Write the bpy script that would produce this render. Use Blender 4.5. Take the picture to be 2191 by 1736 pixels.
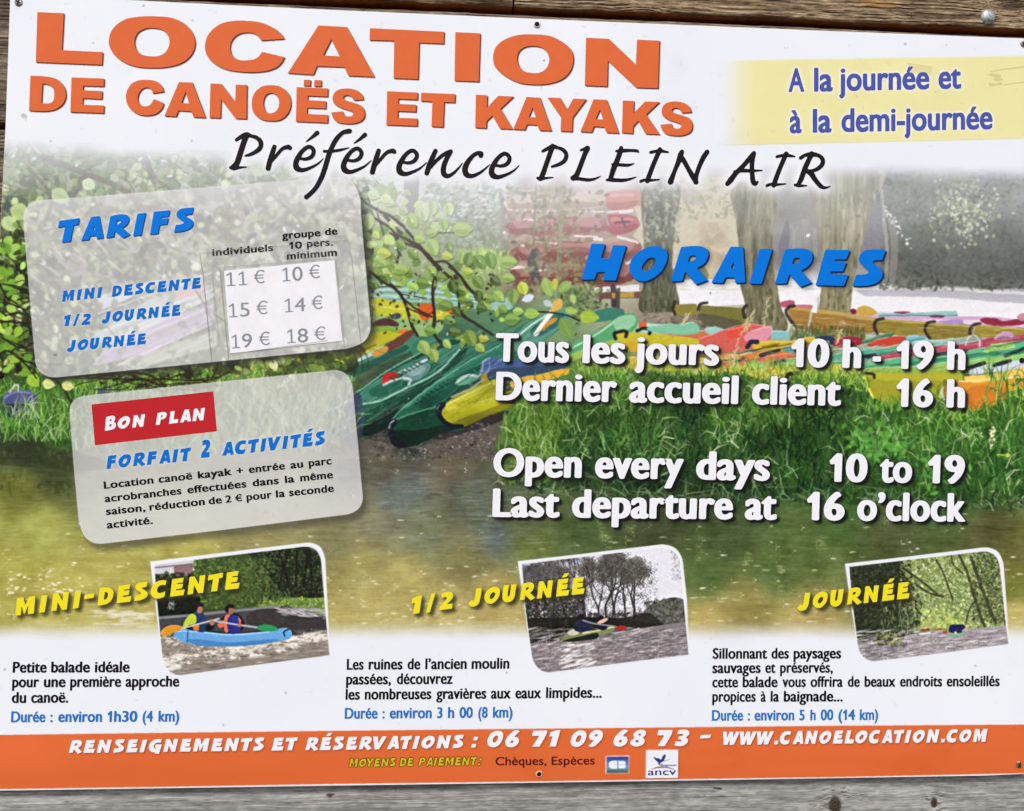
# A printed canoe-hire notice board screwed to a weathered plank wall, seen close up.
import bpy, bmesh, math, random
import numpy as np
from mathutils import Vector, Matrix
from mathutils.geometry import tessellate_polygon

for o in list(bpy.data.objects):
    bpy.data.objects.remove(o, do_unlink=True)
SC = bpy.context.scene
COL = SC.collection
rng = np.random.default_rng(7)
random.seed(7)

# ------------------------------------------------------------------ camera
# The board is 1.2 m wide and stands in the plane y = 0, its middle at the origin
# (x to the right, z up, the wall behind it at y > 0).
PA, PB, PC, PT = -0.032, -0.0719, 0.0185, np.array([0.0234, -0.0124, 1.0799])
FPX, CX, CY = 2000.0, 1095.5, 868.0
def _rot(a, b, c):
    ca, sa, cb, sb, cc, sc = math.cos(a), math.sin(a), math.cos(b), math.sin(b), math.cos(c), math.sin(c)
    rx = np.array([[1, 0, 0], [0, ca, -sa], [0, sa, ca]])
    ry = np.array([[cb, 0, sb], [0, 1, 0], [-sb, 0, cb]])
    rz = np.array([[cc, -sc, 0], [sc, cc, 0], [0, 0, 1]])
    return rz @ ry @ rx
ROT = _rot(PA, PB, PC)
EYE = -ROT.T @ PT                                   # x right, y down, z away
cam_data = bpy.data.cameras.new('camera')
cam = bpy.data.objects.new('camera', cam_data)
COL.objects.link(cam)
def _w(v):                                          # board frame -> world
    return Vector((v[0], v[2], -v[1]))
_r, _d, _f = _w(ROT[0]), _w(ROT[1]), _w(ROT[2])
_m = Matrix((( _r.x, -_d.x, -_f.x), (_r.y, -_d.y, -_f.y), (_r.z, -_d.z, -_f.z))).to_4x4()
_m.translation = _w(EYE)
cam.matrix_world = _m
cam_data.sensor_fit = 'HORIZONTAL'
cam_data.sensor_width = 36.0
cam_data.lens = 36.0 * FPX / 2191.0
cam_data.clip_start = 0.01
cam_data.clip_end = 200.0
SC.camera = cam

# ------------------------------------------------------------------ daylight: bright, soft, slightly overcast
SUN_EL, SUN_AZ = math.radians(52), math.radians(200)   # high, in front of the board, a little from the left
world = bpy.data.worlds.new('World')
SC.world = world
world.use_nodes = True
wn = world.node_tree.nodes
sky = wn.new('ShaderNodeTexSky')
sky.sky_type = 'NISHITA'
sky.sun_disc = False
sky.sun_elevation = SUN_EL
sky.sun_rotation = SUN_AZ
sky.air_density = 1.0
sky.dust_density = 4.0
bg = wn['Background']
world.node_tree.links.new(sky.outputs[0], bg.inputs[0])
bg.inputs[1].default_value = 0.15
sun_data = bpy.data.lights.new('sun', 'SUN')
sun_data.energy = 1.5
sun_data.angle = math.radians(12)
sun_data.color = (1.0, 0.955, 0.90)
sun = bpy.data.objects.new('sun', sun_data)
COL.objects.link(sun)
_sd = Vector((math.sin(SUN_AZ) * math.cos(SUN_EL), math.cos(SUN_AZ) * math.cos(SUN_EL), math.sin(SUN_EL)))
sun.rotation_euler = _sd.to_track_quat('Z', 'Y').to_euler()
sun.location = _sd * 5
SC.view_settings.view_transform = 'Standard'
SC.view_settings.look = 'None'
SC.view_settings.exposure = 0.20
SC.view_settings.gamma = 1.0
SC.view_settings.use_curve_mapping = False

# ------------------------------------------------------------------ helpers
def bpt(x, y, Y=0.0):
    """artwork coordinates (as measured on the photograph, corrected for its perspective) -> metres on the board"""
    x = np.asarray(x, float); y = np.asarray(y, float)
    ray = np.stack([(x - CX) / FPX, (y - CY) / FPX, np.ones_like(x)], -1) @ ROT
    s = (Y - EYE[2]) / ray[..., 2]                                  # Y: metres behind the board's face
    return EYE[0] + ray[..., 0] * s, -(EYE[1] + ray[..., 1] * s)      # x, z

def tag(o, label=None, cat=None, group=None, kind=None):
    if label: o['label'] = label
    if cat: o['category'] = cat
    if group: o['group'] = group
    if kind: o['kind'] = kind
    return o

def empty(name, loc=(0, 0, 0)):
    o = bpy.data.objects.new(name, None)
    o.empty_display_size = 0.05
    o.location = loc
    COL.objects.link(o)
    return o

def mesh_obj(name, verts, faces, mat, parent=None, smooth=False):
    me = bpy.data.meshes.new(name)
    me.from_pydata([tuple(v) for v in verts], [], [tuple(f) for f in faces])
    me.validate()
    me.update()
    if mat is not None: me.materials.append(mat)
    if smooth: me.polygons.foreach_set('use_smooth', [True] * len(me.polygons))
    o = bpy.data.objects.new(name, me)
    COL.objects.link(o)
    if parent is not None: o.parent = parent
    return o

def lin(c):
    c = np.asarray(c, float) / 255.0
    return np.where(c <= 0.04045, c / 12.92, ((c + 0.055) / 1.055) ** 2.4)

def ss(a, b, x):
    t = np.clip((x - a) / (b - a), 0, 1)
    return t * t * (3 - 2 * t)

def ink(name, rgb, rough=0.5, spec=0.08):
    """flat printing ink with a faint mottle"""
    m = bpy.data.materials.new(name)
    m.use_nodes = True
    n, l = m.node_tree.nodes, m.node_tree.links
    b = n['Principled BSDF']
    c = lin(rgb)
    tc = n.new('ShaderNodeTexCoord')
    nz = n.new('ShaderNodeTexNoise'); nz.inputs['Scale'].default_value = 60; nz.inputs['Detail'].default_value = 3
    l.new(tc.outputs['Object'], nz.inputs['Vector'])
    mx = n.new('ShaderNodeMix'); mx.data_type = 'RGBA'
    mx.inputs['A'].default_value = (*np.clip(c * 0.95, 0, 1), 1)
    mx.inputs['B'].default_value = (*np.clip(c * 1.05, 0, 1), 1)
    l.new(nz.outputs['Fac'], mx.inputs['Factor'])
    l.new(mx.outputs['Result'], b.inputs['Base Color'])
    b.inputs['Roughness'].default_value = rough
    b.inputs['Specular IOR Level'].default_value = spec
    return m

# tiles of the measured artwork: letters name the corner a list of points is counted from, 2.8467 units per artwork unit
TILE = dict(a=(0, 0), b=(720, 0), d=(1441, 0), e=(0, 570), c=(720, 570), f=(1441, 570), g=(0, 1136), h=(720, 1136), i=(1441, 1136))
def tr(t, pts):
    ox, oy = TILE[t]
    return [(ox + p[0] / 2.8467, oy + p[1] / 2.8467) for p in pts]
# ------------------------------------------------------------------ a small painter: coverage masks on numpy arrays
def cr(pts, closed=True, n=6):
    """points (x, y) stay corners, points (x, y, 1) are passed smoothly; returns a dense polyline"""
    P = [(p[0], p[1]) for p in pts]; S = [len(p) > 2 for p in pts]
    N = len(P); out = []
    for i in range(N if closed else N - 1):
        j = (i + 1) % N
        p1, p2 = np.array(P[i]), np.array(P[j])
        if not S[i] and not S[j]:
            out.append(tuple(p1)); continue
        L = np.linalg.norm(p2 - p1)
        if S[i]:
            p0 = np.array(P[(i - 1) % N]) if (closed or i > 0) else p1
            t1 = (p2 - p0); t1 = t1 / (np.linalg.norm(t1) + 1e-9) * L
        else: t1 = None
        if S[j]:
            p3 = np.array(P[(j + 1) % N]) if (closed or j < N - 1) else p2
            t2 = (p3 - p1); t2 = t2 / (np.linalg.norm(t2) + 1e-9) * L
        else: t2 = None
        if t1 is None: t1 = 2 * (p2 - p1) - t2 if False else (1.5 * (p2 - p1) - 0.5 * t2)
        if t2 is None: t2 = 1.5 * (p2 - p1) - 0.5 * t1
        for k in range(n):
            t = k / n
            h = (2*t**3 - 3*t*t + 1) * p1 + (t**3 - 2*t*t + t) * t1 + (-2*t**3 + 3*t*t) * p2 + (t**3 - t*t) * t2
            out.append(tuple(h))
    if not closed: out.append(P[-1])
    return out

def cover(loops, w, h, sub=3):
    """even-odd coverage of polygons on a w x h grid, anti-aliased; returns (mask, x0, y0) or None"""
    A = [np.asarray(l, float)[:, :2] for l in loops]
    allp = np.concatenate(A)
    x0 = max(0, int(math.floor(allp[:, 0].min())) - 1); x1 = min(w, int(math.ceil(allp[:, 0].max())) + 2)
    y0 = max(0, int(math.floor(allp[:, 1].min())) - 1); y1 = min(h, int(math.ceil(allp[:, 1].max())) + 2)
    if x1 <= x0 or y1 <= y0: return None
    W = x1 - x0
    a = np.concatenate(A); b = np.concatenate([np.roll(q, -1, 0) for q in A])
    acc = np.zeros((y1 - y0, W + 2))
    for r in range((y1 - y0) * sub):
        y = y0 + (r + 0.5) / sub
        m = (a[:, 1] <= y) != (b[:, 1] <= y)
        if not m.any(): continue
        p, q = a[m], b[m]
        xs = np.sort(p[:, 0] + (y - p[:, 1]) / (q[:, 1] - p[:, 1]) * (q[:, 0] - p[:, 0])) - x0
        xs = np.clip(xs, 0, W)
        xi = xs.astype(int); fr = xs - xi
        sg = np.where(np.arange(len(xs)) % 2 == 0, 1.0, -1.0)
        row = acc[r // sub]
        np.add.at(row, xi, sg * (1 - fr)); np.add.at(row, xi + 1, sg * fr)
    return np.clip(np.cumsum(acc, 1)[:, :W] / sub, 0, 1), x0, y0

def stroke_cover(pts, rad, w, h, soft=1.0):
    pts = np.asarray(pts, float); rad = np.broadcast_to(np.asarray(rad, float), (len(pts),))
    R = rad.max() + soft + 1
    x0 = max(0, int(pts[:, 0].min() - R)); x1 = min(w, int(pts[:, 0].max() + R) + 1)
    y0 = max(0, int(pts[:, 1].min() - R)); y1 = min(h, int(pts[:, 1].max() + R) + 1)
    if x1 <= x0 or y1 <= y0: return None
    X = np.arange(x0, x1)[None, :] + 0.5; Y = np.arange(y0, y1)[:, None] + 0.5
    m = None
    for i in range(len(pts) - 1):
        ax, ay = pts[i]; dx, dy = pts[i + 1] - pts[i]
        L = dx * dx + dy * dy + 1e-9
        t = np.clip(((X - ax) * dx + (Y - ay) * dy) / L, 0, 1)
        d = np.hypot(X - ax - t * dx, Y - ay - t * dy)
        c = np.clip(((rad[i] + (rad[i + 1] - rad[i]) * t) - d) / soft + 0.5, 0, 1)
        m = c if m is None else np.maximum(m, c)
    return m, x0, y0

def blur(a, r):
    """three box passes, close to a gaussian of radius r"""
    k = max(1, int(round(r)))
    for ax in (0, 1):
        for _ in range(3):
            pad = [(0, 0)] * a.ndim; pad[ax] = (k + 1, k)
            c = np.cumsum(np.pad(a, pad, mode='edge'), axis=ax)
            n = a.shape[ax]
            hi = np.take(c, np.arange(2 * k + 1, 2 * k + 1 + n), axis=ax); lo = np.take(c, np.arange(0, n), axis=ax)
            a = (hi - lo) / (2 * k + 1)
    return a

def noise(h, w, sx, sy, octv=4, seed=0, gain=0.55):
    """value noise, sx/sy the size of its largest blobs; zero mean, about unit spread"""
    g = np.random.default_rng(seed)
    out = np.zeros((h, w)); amp = 1.0; tot = 0
    for o in range(octv):
        nx, ny = max(2, int(w / sx) + 3), max(2, int(h / sy) + 3)
        r = g.standard_normal((ny, nx))
        xs = np.arange(w) / sx + g.random(); ys = np.arange(h) / sy + g.random()
        xs = np.clip(xs, 0, nx - 1.001); ys = np.clip(ys, 0, ny - 1.001)
        xi = xs.astype(int); yi = ys.astype(int); fx = xs - xi; fy = ys - yi
        fx = fx * fx * (3 - 2 * fx); fy = fy * fy * (3 - 2 * fy)
        t = r[:, xi] * (1 - fx) + r[:, xi + 1] * fx
        out += amp * (t[yi] * (1 - fy)[:, None] + t[yi + 1] * fy[:, None])
        tot += amp * amp; amp *= gain
        sx = max(sx / 2, 1.0); sy = max(sy / 2, 1.0)
    return out / math.sqrt(tot)

# the print, painted on a sheet that follows the board
S = 0.8
OX, OY = 90.0, 40.0
CW, CH = int((2191 + 130) * S), int((1736 + 30) * S)
YY, XX = np.mgrid[0:CH, 0:CW]
PX = (XX + 0.5) / S - OX; PY = (YY + 0.5) / S - OY         # artwork coordinates of every cell
def cv(pts):
    a = np.asarray([(p[0], p[1]) for p in pts], float)
    return (a + (OX, OY)) * S

class Sheet:
    def __init__(s, rgb=(255, 255, 255)):
        s.a = np.empty((CH, CW, 3)); s.a[:] = rgb
    def put(s, mk, rgb, al=1.0):
        if mk is None: return
        m, x0, y0 = mk
        v = s.a[y0:y0 + m.shape[0], x0:x0 + m.shape[1]]
        k = (m * al)[..., None]
        v += (np.asarray(rgb, float) - v) * k
    def poly(s, pts, rgb, al=1.0):
        s.put(cover([cv(pts)], CW, CH), rgb, al)
    def shape(s, t, pts, rgb, al=1.0):                      # traced outline on tile t, smooth all round
        s.poly(tr(t, [(p[0], p[1]) for p in cr([(q[0], q[1], 1) for q in pts], n=4)]), rgb, al)
    def hard(s, t, pts, rgb, al=1.0):
        s.poly(tr(t, pts), rgb, al)
    def line(s, pts, r, rgb, al=1.0, soft=1.0):
        s.put(stroke_cover(cv(pts), np.asarray(r) * S, CW, CH, soft), rgb, al)
    def tline(s, t, pts, r, rgb, al=1.0, smooth=True):
        p = cr([(q[0], q[1], 1) for q in pts], closed=False, n=5) if smooth and len(pts) > 2 else pts
        s.line(tr(t, p), r, rgb, al)
    def leaf(s, x, y, L, wd, ang, rgb, al=1.0):
        cx, cy, L, wd = (x + OX) * S, (y + OY) * S, L * S, wd * S
        R = L + 2
        x0, x1, y0, y1 = max(0, int(cx - R)), min(CW, int(cx + R) + 1), max(0, int(cy - R)), min(CH, int(cy + R) + 1)
        if x1 <= x0 or y1 <= y0: return
        X = np.arange(x0, x1)[None, :] + 0.5 - cx; Y = np.arange(y0, y1)[:, None] + 0.5 - cy
        c, n = math.cos(ang), math.sin(ang)
        u = (X * c + Y * n) / L; v = (-X * n + Y * c) / wd
        if L > 3.4 and wd > 1.6:                               # a pointed blade with one end fuller
            m = np.clip((np.clip(1 - np.abs(u) ** 2.4, 0, 1) * (1 - .25 * u) - np.abs(v)) * wd + 0.5, 0, 1) * (np.abs(u) < 1)
        else:
            m = np.clip((1 - u * u - v * v * (1 + 0.7 * u)) * 0.5 * min(L, wd) + 0.5, 0, 1)
        s.put((m, x0, y0), rgb, al)
    def blend(s, rgb, mask):
        s.a += (np.asarray(rgb, float) - s.a) * mask[..., None]

def mask_of(loops_px):
    full = np.zeros((CH, CW))
    mk = cover([cv(l) for l in loops_px], CW, CH)
    if mk is not None:
        m, x0, y0 = mk
        full[y0:y0 + m.shape[0], x0:x0 + m.shape[1]] = m
    return full

# ------------------------------------------------------------------ contours of a coverage grid -> clean outlines
def contours(a, lev=0.5):
    a = np.pad(a, 1)
    H, W = a.shape
    ins = a > lev
    code = ins[:-1, :-1] * 1 + ins[:-1, 1:] * 2 + ins[1:, 1:] * 4 + ins[1:, :-1] * 8
    tab = {1: [(3, 0)], 2: [(0, 1)], 3: [(3, 1)], 4: [(1, 2)], 5: [(3, 2), (1, 0)], 6: [(0, 2)], 7: [(3, 2)],
           8: [(2, 3)], 9: [(2, 0)], 10: [(0, 3), (2, 1)], 11: [(2, 1)], 12: [(1, 3)], 13: [(1, 0)], 14: [(0, 3)]}
    nxt = {}
    pos = {}
    def pt(y, x, e):
        if e == 0: k = ('h', y, x); p, q = (y, x), (y, x + 1)
        elif e == 2: k = ('h', y + 1, x); p, q = (y + 1, x), (y + 1, x + 1)
        elif e == 3: k = ('v', y, x); p, q = (y, x), (y + 1, x)
        else: k = ('v', y, x + 1); p, q = (y, x + 1), (y + 1, x + 1)
        if k not in pos:
            u, v = a[p], a[q]
            t = (lev - u) / (v - u) if v != u else 0.5
            pos[k] = (p[1] + (q[1] - p[1]) * t - 0.5, p[0] + (q[0] - p[0]) * t - 0.5)   # -1 pad, +0.5 cell centre
        return k
    ys, xs = np.nonzero((code > 0) & (code < 15))
    for y, x in zip(ys.tolist(), xs.tolist()):
        for e0, e1 in tab[int(code[y, x])]:
            nxt[pt(y, x, e0)] = pt(y, x, e1)
    loops = []
    while nxt:
        k0 = next(iter(nxt)); k = k0; lp = []
        while k in nxt:
            lp.append(pos[k]); k = nxt.pop(k)
        if len(lp) > 3: loops.append(np.array(lp))
    return loops

def simplify(P, tol):
    n = len(P)
    if n < 8: return P
    i1 = int(np.argmax(np.hypot(*(P - P[0]).T)))
    def dp(i, j):
        out = []; st = [(i, j)]
        keep = {i, j}
        while st:
            p, q = st.pop()
            if q - p < 2: continue
            A, B = Q[p], Q[q]; d = B - A
            L = math.hypot(*d) + 1e-9
            dist = np.abs(d[0] * (Q[p + 1:q, 1] - A[1]) - d[1] * (Q[p + 1:q, 0] - A[0])) / L
            k = int(np.argmax(dist))
            if dist[k] > tol:
                k += p + 1; keep.add(k); st += [(p, k), (k, q)]
        return keep
    Q = np.concatenate([P, P[:1]])
    ks = sorted(dp(0, i1) | dp(i1, n))
    return Q[ks[:-1]]

def tri_fill(loops):
    """triangles of an even-odd set of loops (holes go with the outline around them)"""
    def area(l): return 0.5 * np.sum(l[:, 0] * np.roll(l[:, 1], -1) - np.roll(l[:, 0], -1) * l[:, 1])
    def inside(p, l):
        x, y = p; a = l; b = np.roll(l, -1, 0)
        m = (a[:, 1] <= y) != (b[:, 1] <= y)
        if not m.any(): return False
        xs = a[m, 0] + (y - a[m, 1]) / (b[m, 1] - a[m, 1]) * (b[m, 0] - a[m, 0])
        return (np.sum(xs > x) % 2) == 1
    L = [l for l in loops if abs(area(l)) > 1e-9]
    dep = [sum(inside(l[0], o) for o in L if o is not l) for l in L]
    V, F = [], []
    for i, l in enumerate(L):
        if dep[i] % 2: continue
        grp = [l] + [h for k, h in enumerate(L) if dep[k] == dep[i] + 1 and inside(h[0], l)]
        base = len(V); pts = np.concatenate(grp)
        V += [tuple(p) for p in pts]
        for t in tessellate_polygon([[Vector((p[0], p[1], 0)) for p in g] for g in grp]):
            F.append(tuple(base + q for q in t))
    return np.array(V), F
# ------------------------------------------------------------------ lettering
# Slanted poster capitals: outlines drawn by hand, 100 units to the capital height.
POSTER = {
 'H': [[(0,0),(23,101),(60,101),(50,61),(73,60),(81,98),(117,98),(93,0),(58,0),(63,23),(40,22),(35,2)]],
 'O': [[(71,98,1),(91,92,1),(101,78,1),(100,58,1),(89,32,1),(69,12,1),(45,0,1),(27,1,1),(11,10,1),(2,24,1),(0,42,1),(5,60,1),(19,78,1),(39,91,1),(55,97,1)],
       [(61,66,1),(69,63,1),(70,52,1),(65,42,1),(57,34,1),(47,28,1),(38,28,1),(33,35,1),(35,44,1),(41,55,1),(49,63,1)]],
 'R': [[(0,1),(24,97),(45,100,1),(73,101,1),(93,94,1),(99,81,1),(97,67,1),(87,51,1),(69,40),(100,7),(69,-6),(38,30),(31,3)],
       [(44,56),(48,73),(57,75,1),(65,73,1),(64,65,1),(56,59,1)]],
 'A': [[(0,0),(48,101),(82,102),(92,3),(65,1),(63,16),(38,16.5),(32,0.5)], [(51,40),(58,67),(60,41)]],
 'I': [[(0,0),(24,97),(59,98),(33,0)]],
 'E': [[(0,0),(22,99),(89,100),(79,73),(49,73),(47,67),(81,66),(72,40),(39,39),(38,31.5),(87,31.5),(77,0)]],
 'S': [[(0,0),(9.5,32.5),(28,32.5,1),(43,39,1),(34,51,1),(19,65.5,1),(15,76,1),(18,89,1),(30,99.5,1),(49,103,1),(87,102),(78,74),(62,73,1),(52,70,1),(57,62,1),(72,51,1),(80,40,1),(79,25,1),(68,12,1),(51,4,1),(28,.5,1)]],
 'T': [[(16,0),(34,70),(4,67),(11,96),(94,101),(88,73),(68,72),(51,0)]],
 'F': [[(0,0),(22,99),(88,100),(80,72),(49,72),(47,65),(80,65),(73,39),(42,38),(33,0)]],
 'D': [[(0,0),(22,99),(50,100,1),(82,92,1),(97,72,1),(94,46,1),(80,20,1),(56,5,1),(30,0,1)], [(39,28),(48,72),(58,72,1),(65,64,1),(63,46,1),(54,33,1)]],
 'N': [[(0,0),(22,100),(50,100),(70,50),(80,100),(112,100),(89,0),(62,0),(42,50),(31,0)]],
 'M': [[(0,0),(20,100),(56,100),(63,54),(88,100),(124,100),(106,0),(71,0),(80,54),(55,6),(48,6),(42,54),(31,0)]],
 'C': [[(97,96),(87,69),(67,74,1),(48,66,1),(38,48,1),(42,33,1),(57,28,1),(84,36),(76,5),(50,-2,1),(22,2,1),(4,20,1),(2,46,1),(16,76,1),(42,96,1),(70,101,1)]],
 'L': [[(0,0),(22,100),(57,100),(41,31),(80,31),(73,0)]],
 'P': [[(0,0),(24,97),(45,100,1),(73,101,1),(93,93,1),(97,76,1),(89,57,1),(70,44,1),(44,40),(33,0)], [(46,62),(49,75),(57,76,1),(65,73,1),(64,67,1),(56,63,1)]],
 'B': [[(0,0),(24,98),(50,101,1),(78,100,1),(92,90,1),(90,72,1),(76,55),(90,43,1),(91,24,1),(76,7,1),(50,1,1),(30,0,1)], [(47,63),(50,77),(60,77,1),(65,70,1),(58,64,1)], [(39,24),(43,42),(54,42,1),(60,36,1),(52,26,1)]],
 'U': [[(19,100),(4,42,1),(7,12,1),(28,-2,1),(56,2,1),(77,20,1),(88,52,1),(101,100),(67,100),(55,52,1),(47,33,1),(38,33,1),(39,50,1),(53,100)]],
 'J': [[(52,100),(88,100),(70,30,1),(56,6,1),(32,-6,1),(6,-2,1),(-6,16),(16,36),(25,29,1),(34,34,1),(40,50,1)]],
 'V': [[(9,100),(45,100),(47,46),(77,100),(113,100),(53,0),(19,0)]],
 'W': [[(9,100),(42,100),(42,52),(66,100),(96,100),(94,52),(118,100),(152,100),(100,0),(67,0),(66,42),(47,0),(15,0)]],
 'Y': [[(8,100),(44,100),(52,68),(74,100),(112,100),(63,44),(53,0),(19,0),(29,44)]],
 'G': [[(97,96),(87,69),(67,74,1),(47,64,1),(37,46,1),(42,30,1),(56,27),(58,34),(45,34),(52,58),(98,58),(78,-14),(44,-12),(50,-2),(40,-3,1),(18,3,1),(3,20,1),(2,46,1),(16,76,1),(42,96,1),(70,101,1)]],
 '0': [[(66,102,1),(86,94,1),(93,76,1),(89,48,1),(75,20,1),(52,2,1),(28,-1,1),(8,9,1),(0,30,1),(5,58,1),(20,84,1),(42,99,1)], [(58,72,1),(63,62,1),(59,46,1),(48,31,1),(36,29,1),(31,40,1),(36,56,1),(46,69,1)]],
 '1': [[(8,0),(26,66),(6,62),(13,90),(46,103),(70,103),(44,0)]],
 '2': [[(0,0),(6,24),(40,54,1),(51,68,1),(43,75,1),(22,68),(22,96),(52,103,1),(81,95,1),(86,72,1),(68,48,1),(44,29),(79,30),(72,0)]],
 '3': [[(16,72),(22,98),(50,103,1),(78,97,1),(85,80,1),(78,64,1),(64,54),(76,42,1),(76,24,1),(62,7,1),(36,-2,1),(2,3),(8,31),(30,27,1),(42,33,1),(36,40,1),(22,41),(27,62),(42,62,1),(51,69,1),(42,76,1)]],
 '6': [[(88,98),(66,78,1),(52,60),(66,62,1),(79,54,1),(82,36,1),(70,12,1),(46,-1,1),(22,0,1),(5,11,1),(1,32,1),(10,58,1),(32,84,1),(58,104,1)], [(46,40,1),(50,33,1),(44,25,1),(36,24,1),(32,30,1),(37,38,1)]],
 '7': [[(13,0),(52,68),(10,68),(17,101),(98,101),(92,74),(54,0)]],
 '8': [[(62,103,1),(84,96,1),(90,80,1),(82,64,1),(70,54),(80,42,1),(80,22,1),(64,5,1),(38,-2,1),(12,3,1),(0,18,1),(4,36,1),(24,52),(17,66,1),(22,84,1),(40,98,1)],
       [(56,79,1),(61,72,1),(55,66,1),(48,67,1),(46,74,1),(50,80,1)], [(40,40,1),(48,33,1),(44,24,1),(35,22,1),(29,28,1),(32,37,1)]],
 '9': [[(0,4),(22,24,1),(36,42),(22,40,1),(9,48,1),(6,66,1),(18,90,1),(42,103,1),(66,102,1),(83,91,1),(87,70,1),(78,44,1),(56,18,1),(30,-2,1)], [(42,62,1),(38,69,1),(44,77,1),(52,78,1),(56,72,1),(51,64,1)]],
 '/': [[(0,-4),(44,106),(66,106),(22,-4)]],
 '-': [[(4,46),(11,72),(66,74),(60,48)]],
 '.': [[(2,0),(9,28),(40,28),(33,0)]],
 ':': [[(2,0),(9,28),(40,28),(33,0)], [(15,56),(22,84),(53,84),(46,56)]],
}
POSTER['É'] = POSTER['E'] + [[(47,109),(66,132),(98,132),(76,110)]]

GR = 110.0                                            # grid cells to the capital height
PADC = 40
def grid_glyph(loops, edges=None, ox=0, oy=0, soft=1, union=False):
    """outlines (capital height = 1, y up) -> grown, softened, re-traced outlines"""
    if edges is None:
        A = np.concatenate([np.asarray(l, float)[:, :2] for l in loops])
    else:
        A = edges.reshape(-1, 2)
    x0, y0 = A.min(0); x1, y1 = A.max(0)
    w = int((x1 - x0) * GR) + 2 * PADC; h = int((y1 - y0) * GR) + 2 * PADC
    f = lambda p: np.stack([(p[:, 0] - x0) * GR + PADC, (p[:, 1] - y0) * GR + PADC], 1)
    g = np.zeros((h, w))
    if edges is None:
        for grp in ([[l] for l in loops] if union else [loops]):
            m, mx, my = cover([f(np.asarray(l, float)[:, :2]) for l in grp], w, h)
            v = g[my:my + m.shape[0], mx:mx + m.shape[1]]; np.maximum(v, m, out=v)
    else:
        a, b = f(edges[:, 0]), f(edges[:, 1])
        for r in range(h * 2):
            y = (r + 0.5) / 2
            k = (a[:, 1] <= y) != (b[:, 1] <= y)
            if not k.any(): continue
            p, q = a[k], b[k]
            xs = np.sort(p[:, 0] + (y - p[:, 1]) / (q[:, 1] - p[:, 1]) * (q[:, 0] - p[:, 0]))
            for i in range(0, len(xs) - 1, 2):
                c0, c1 = xs[i], xs[i + 1]
                i0, i1 = int(c0), int(c1)
                if i0 == i1: g[r // 2, i0] += (c1 - c0) / 2
                else:
                    g[r // 2, i0] += (i0 + 1 - c0) / 2; g[r // 2, i1] += (c1 - i1) / 2
                    g[r // 2, i0 + 1:i1] += 0.5
        g = np.clip(g, 0, 1)
    neg = ox < 0 or oy < 0
    ax, ay = abs(ox) * GR, abs(oy) * GR
    if neg: g = 1 - g
    if ax > 0.3 or ay > 0.3:
        src = g; rx, ry = int(math.ceil(ax)), int(math.ceil(ay))
        for dy in range(-ry, ry + 1):
            for dx in range(-rx, rx + 1):
                if (dx / max(ax, .5)) ** 2 + (dy / max(ay, .5)) ** 2 <= 1.0 and (dx or dy):
                    g = np.maximum(g, np.roll(np.roll(src, dy, 0), dx, 1))
    if neg: g = 1 - g
    g = blur(g, soft) if soft else g
    out = []
    for lp in contours(g):
        lp = simplify(lp, 0.3)
        if len(lp) > 3:
            out.append(np.stack([(lp[:, 0] - PADC) / GR + x0, (lp[:, 1] - PADC) / GR + y0], 1))
    return out

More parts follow.
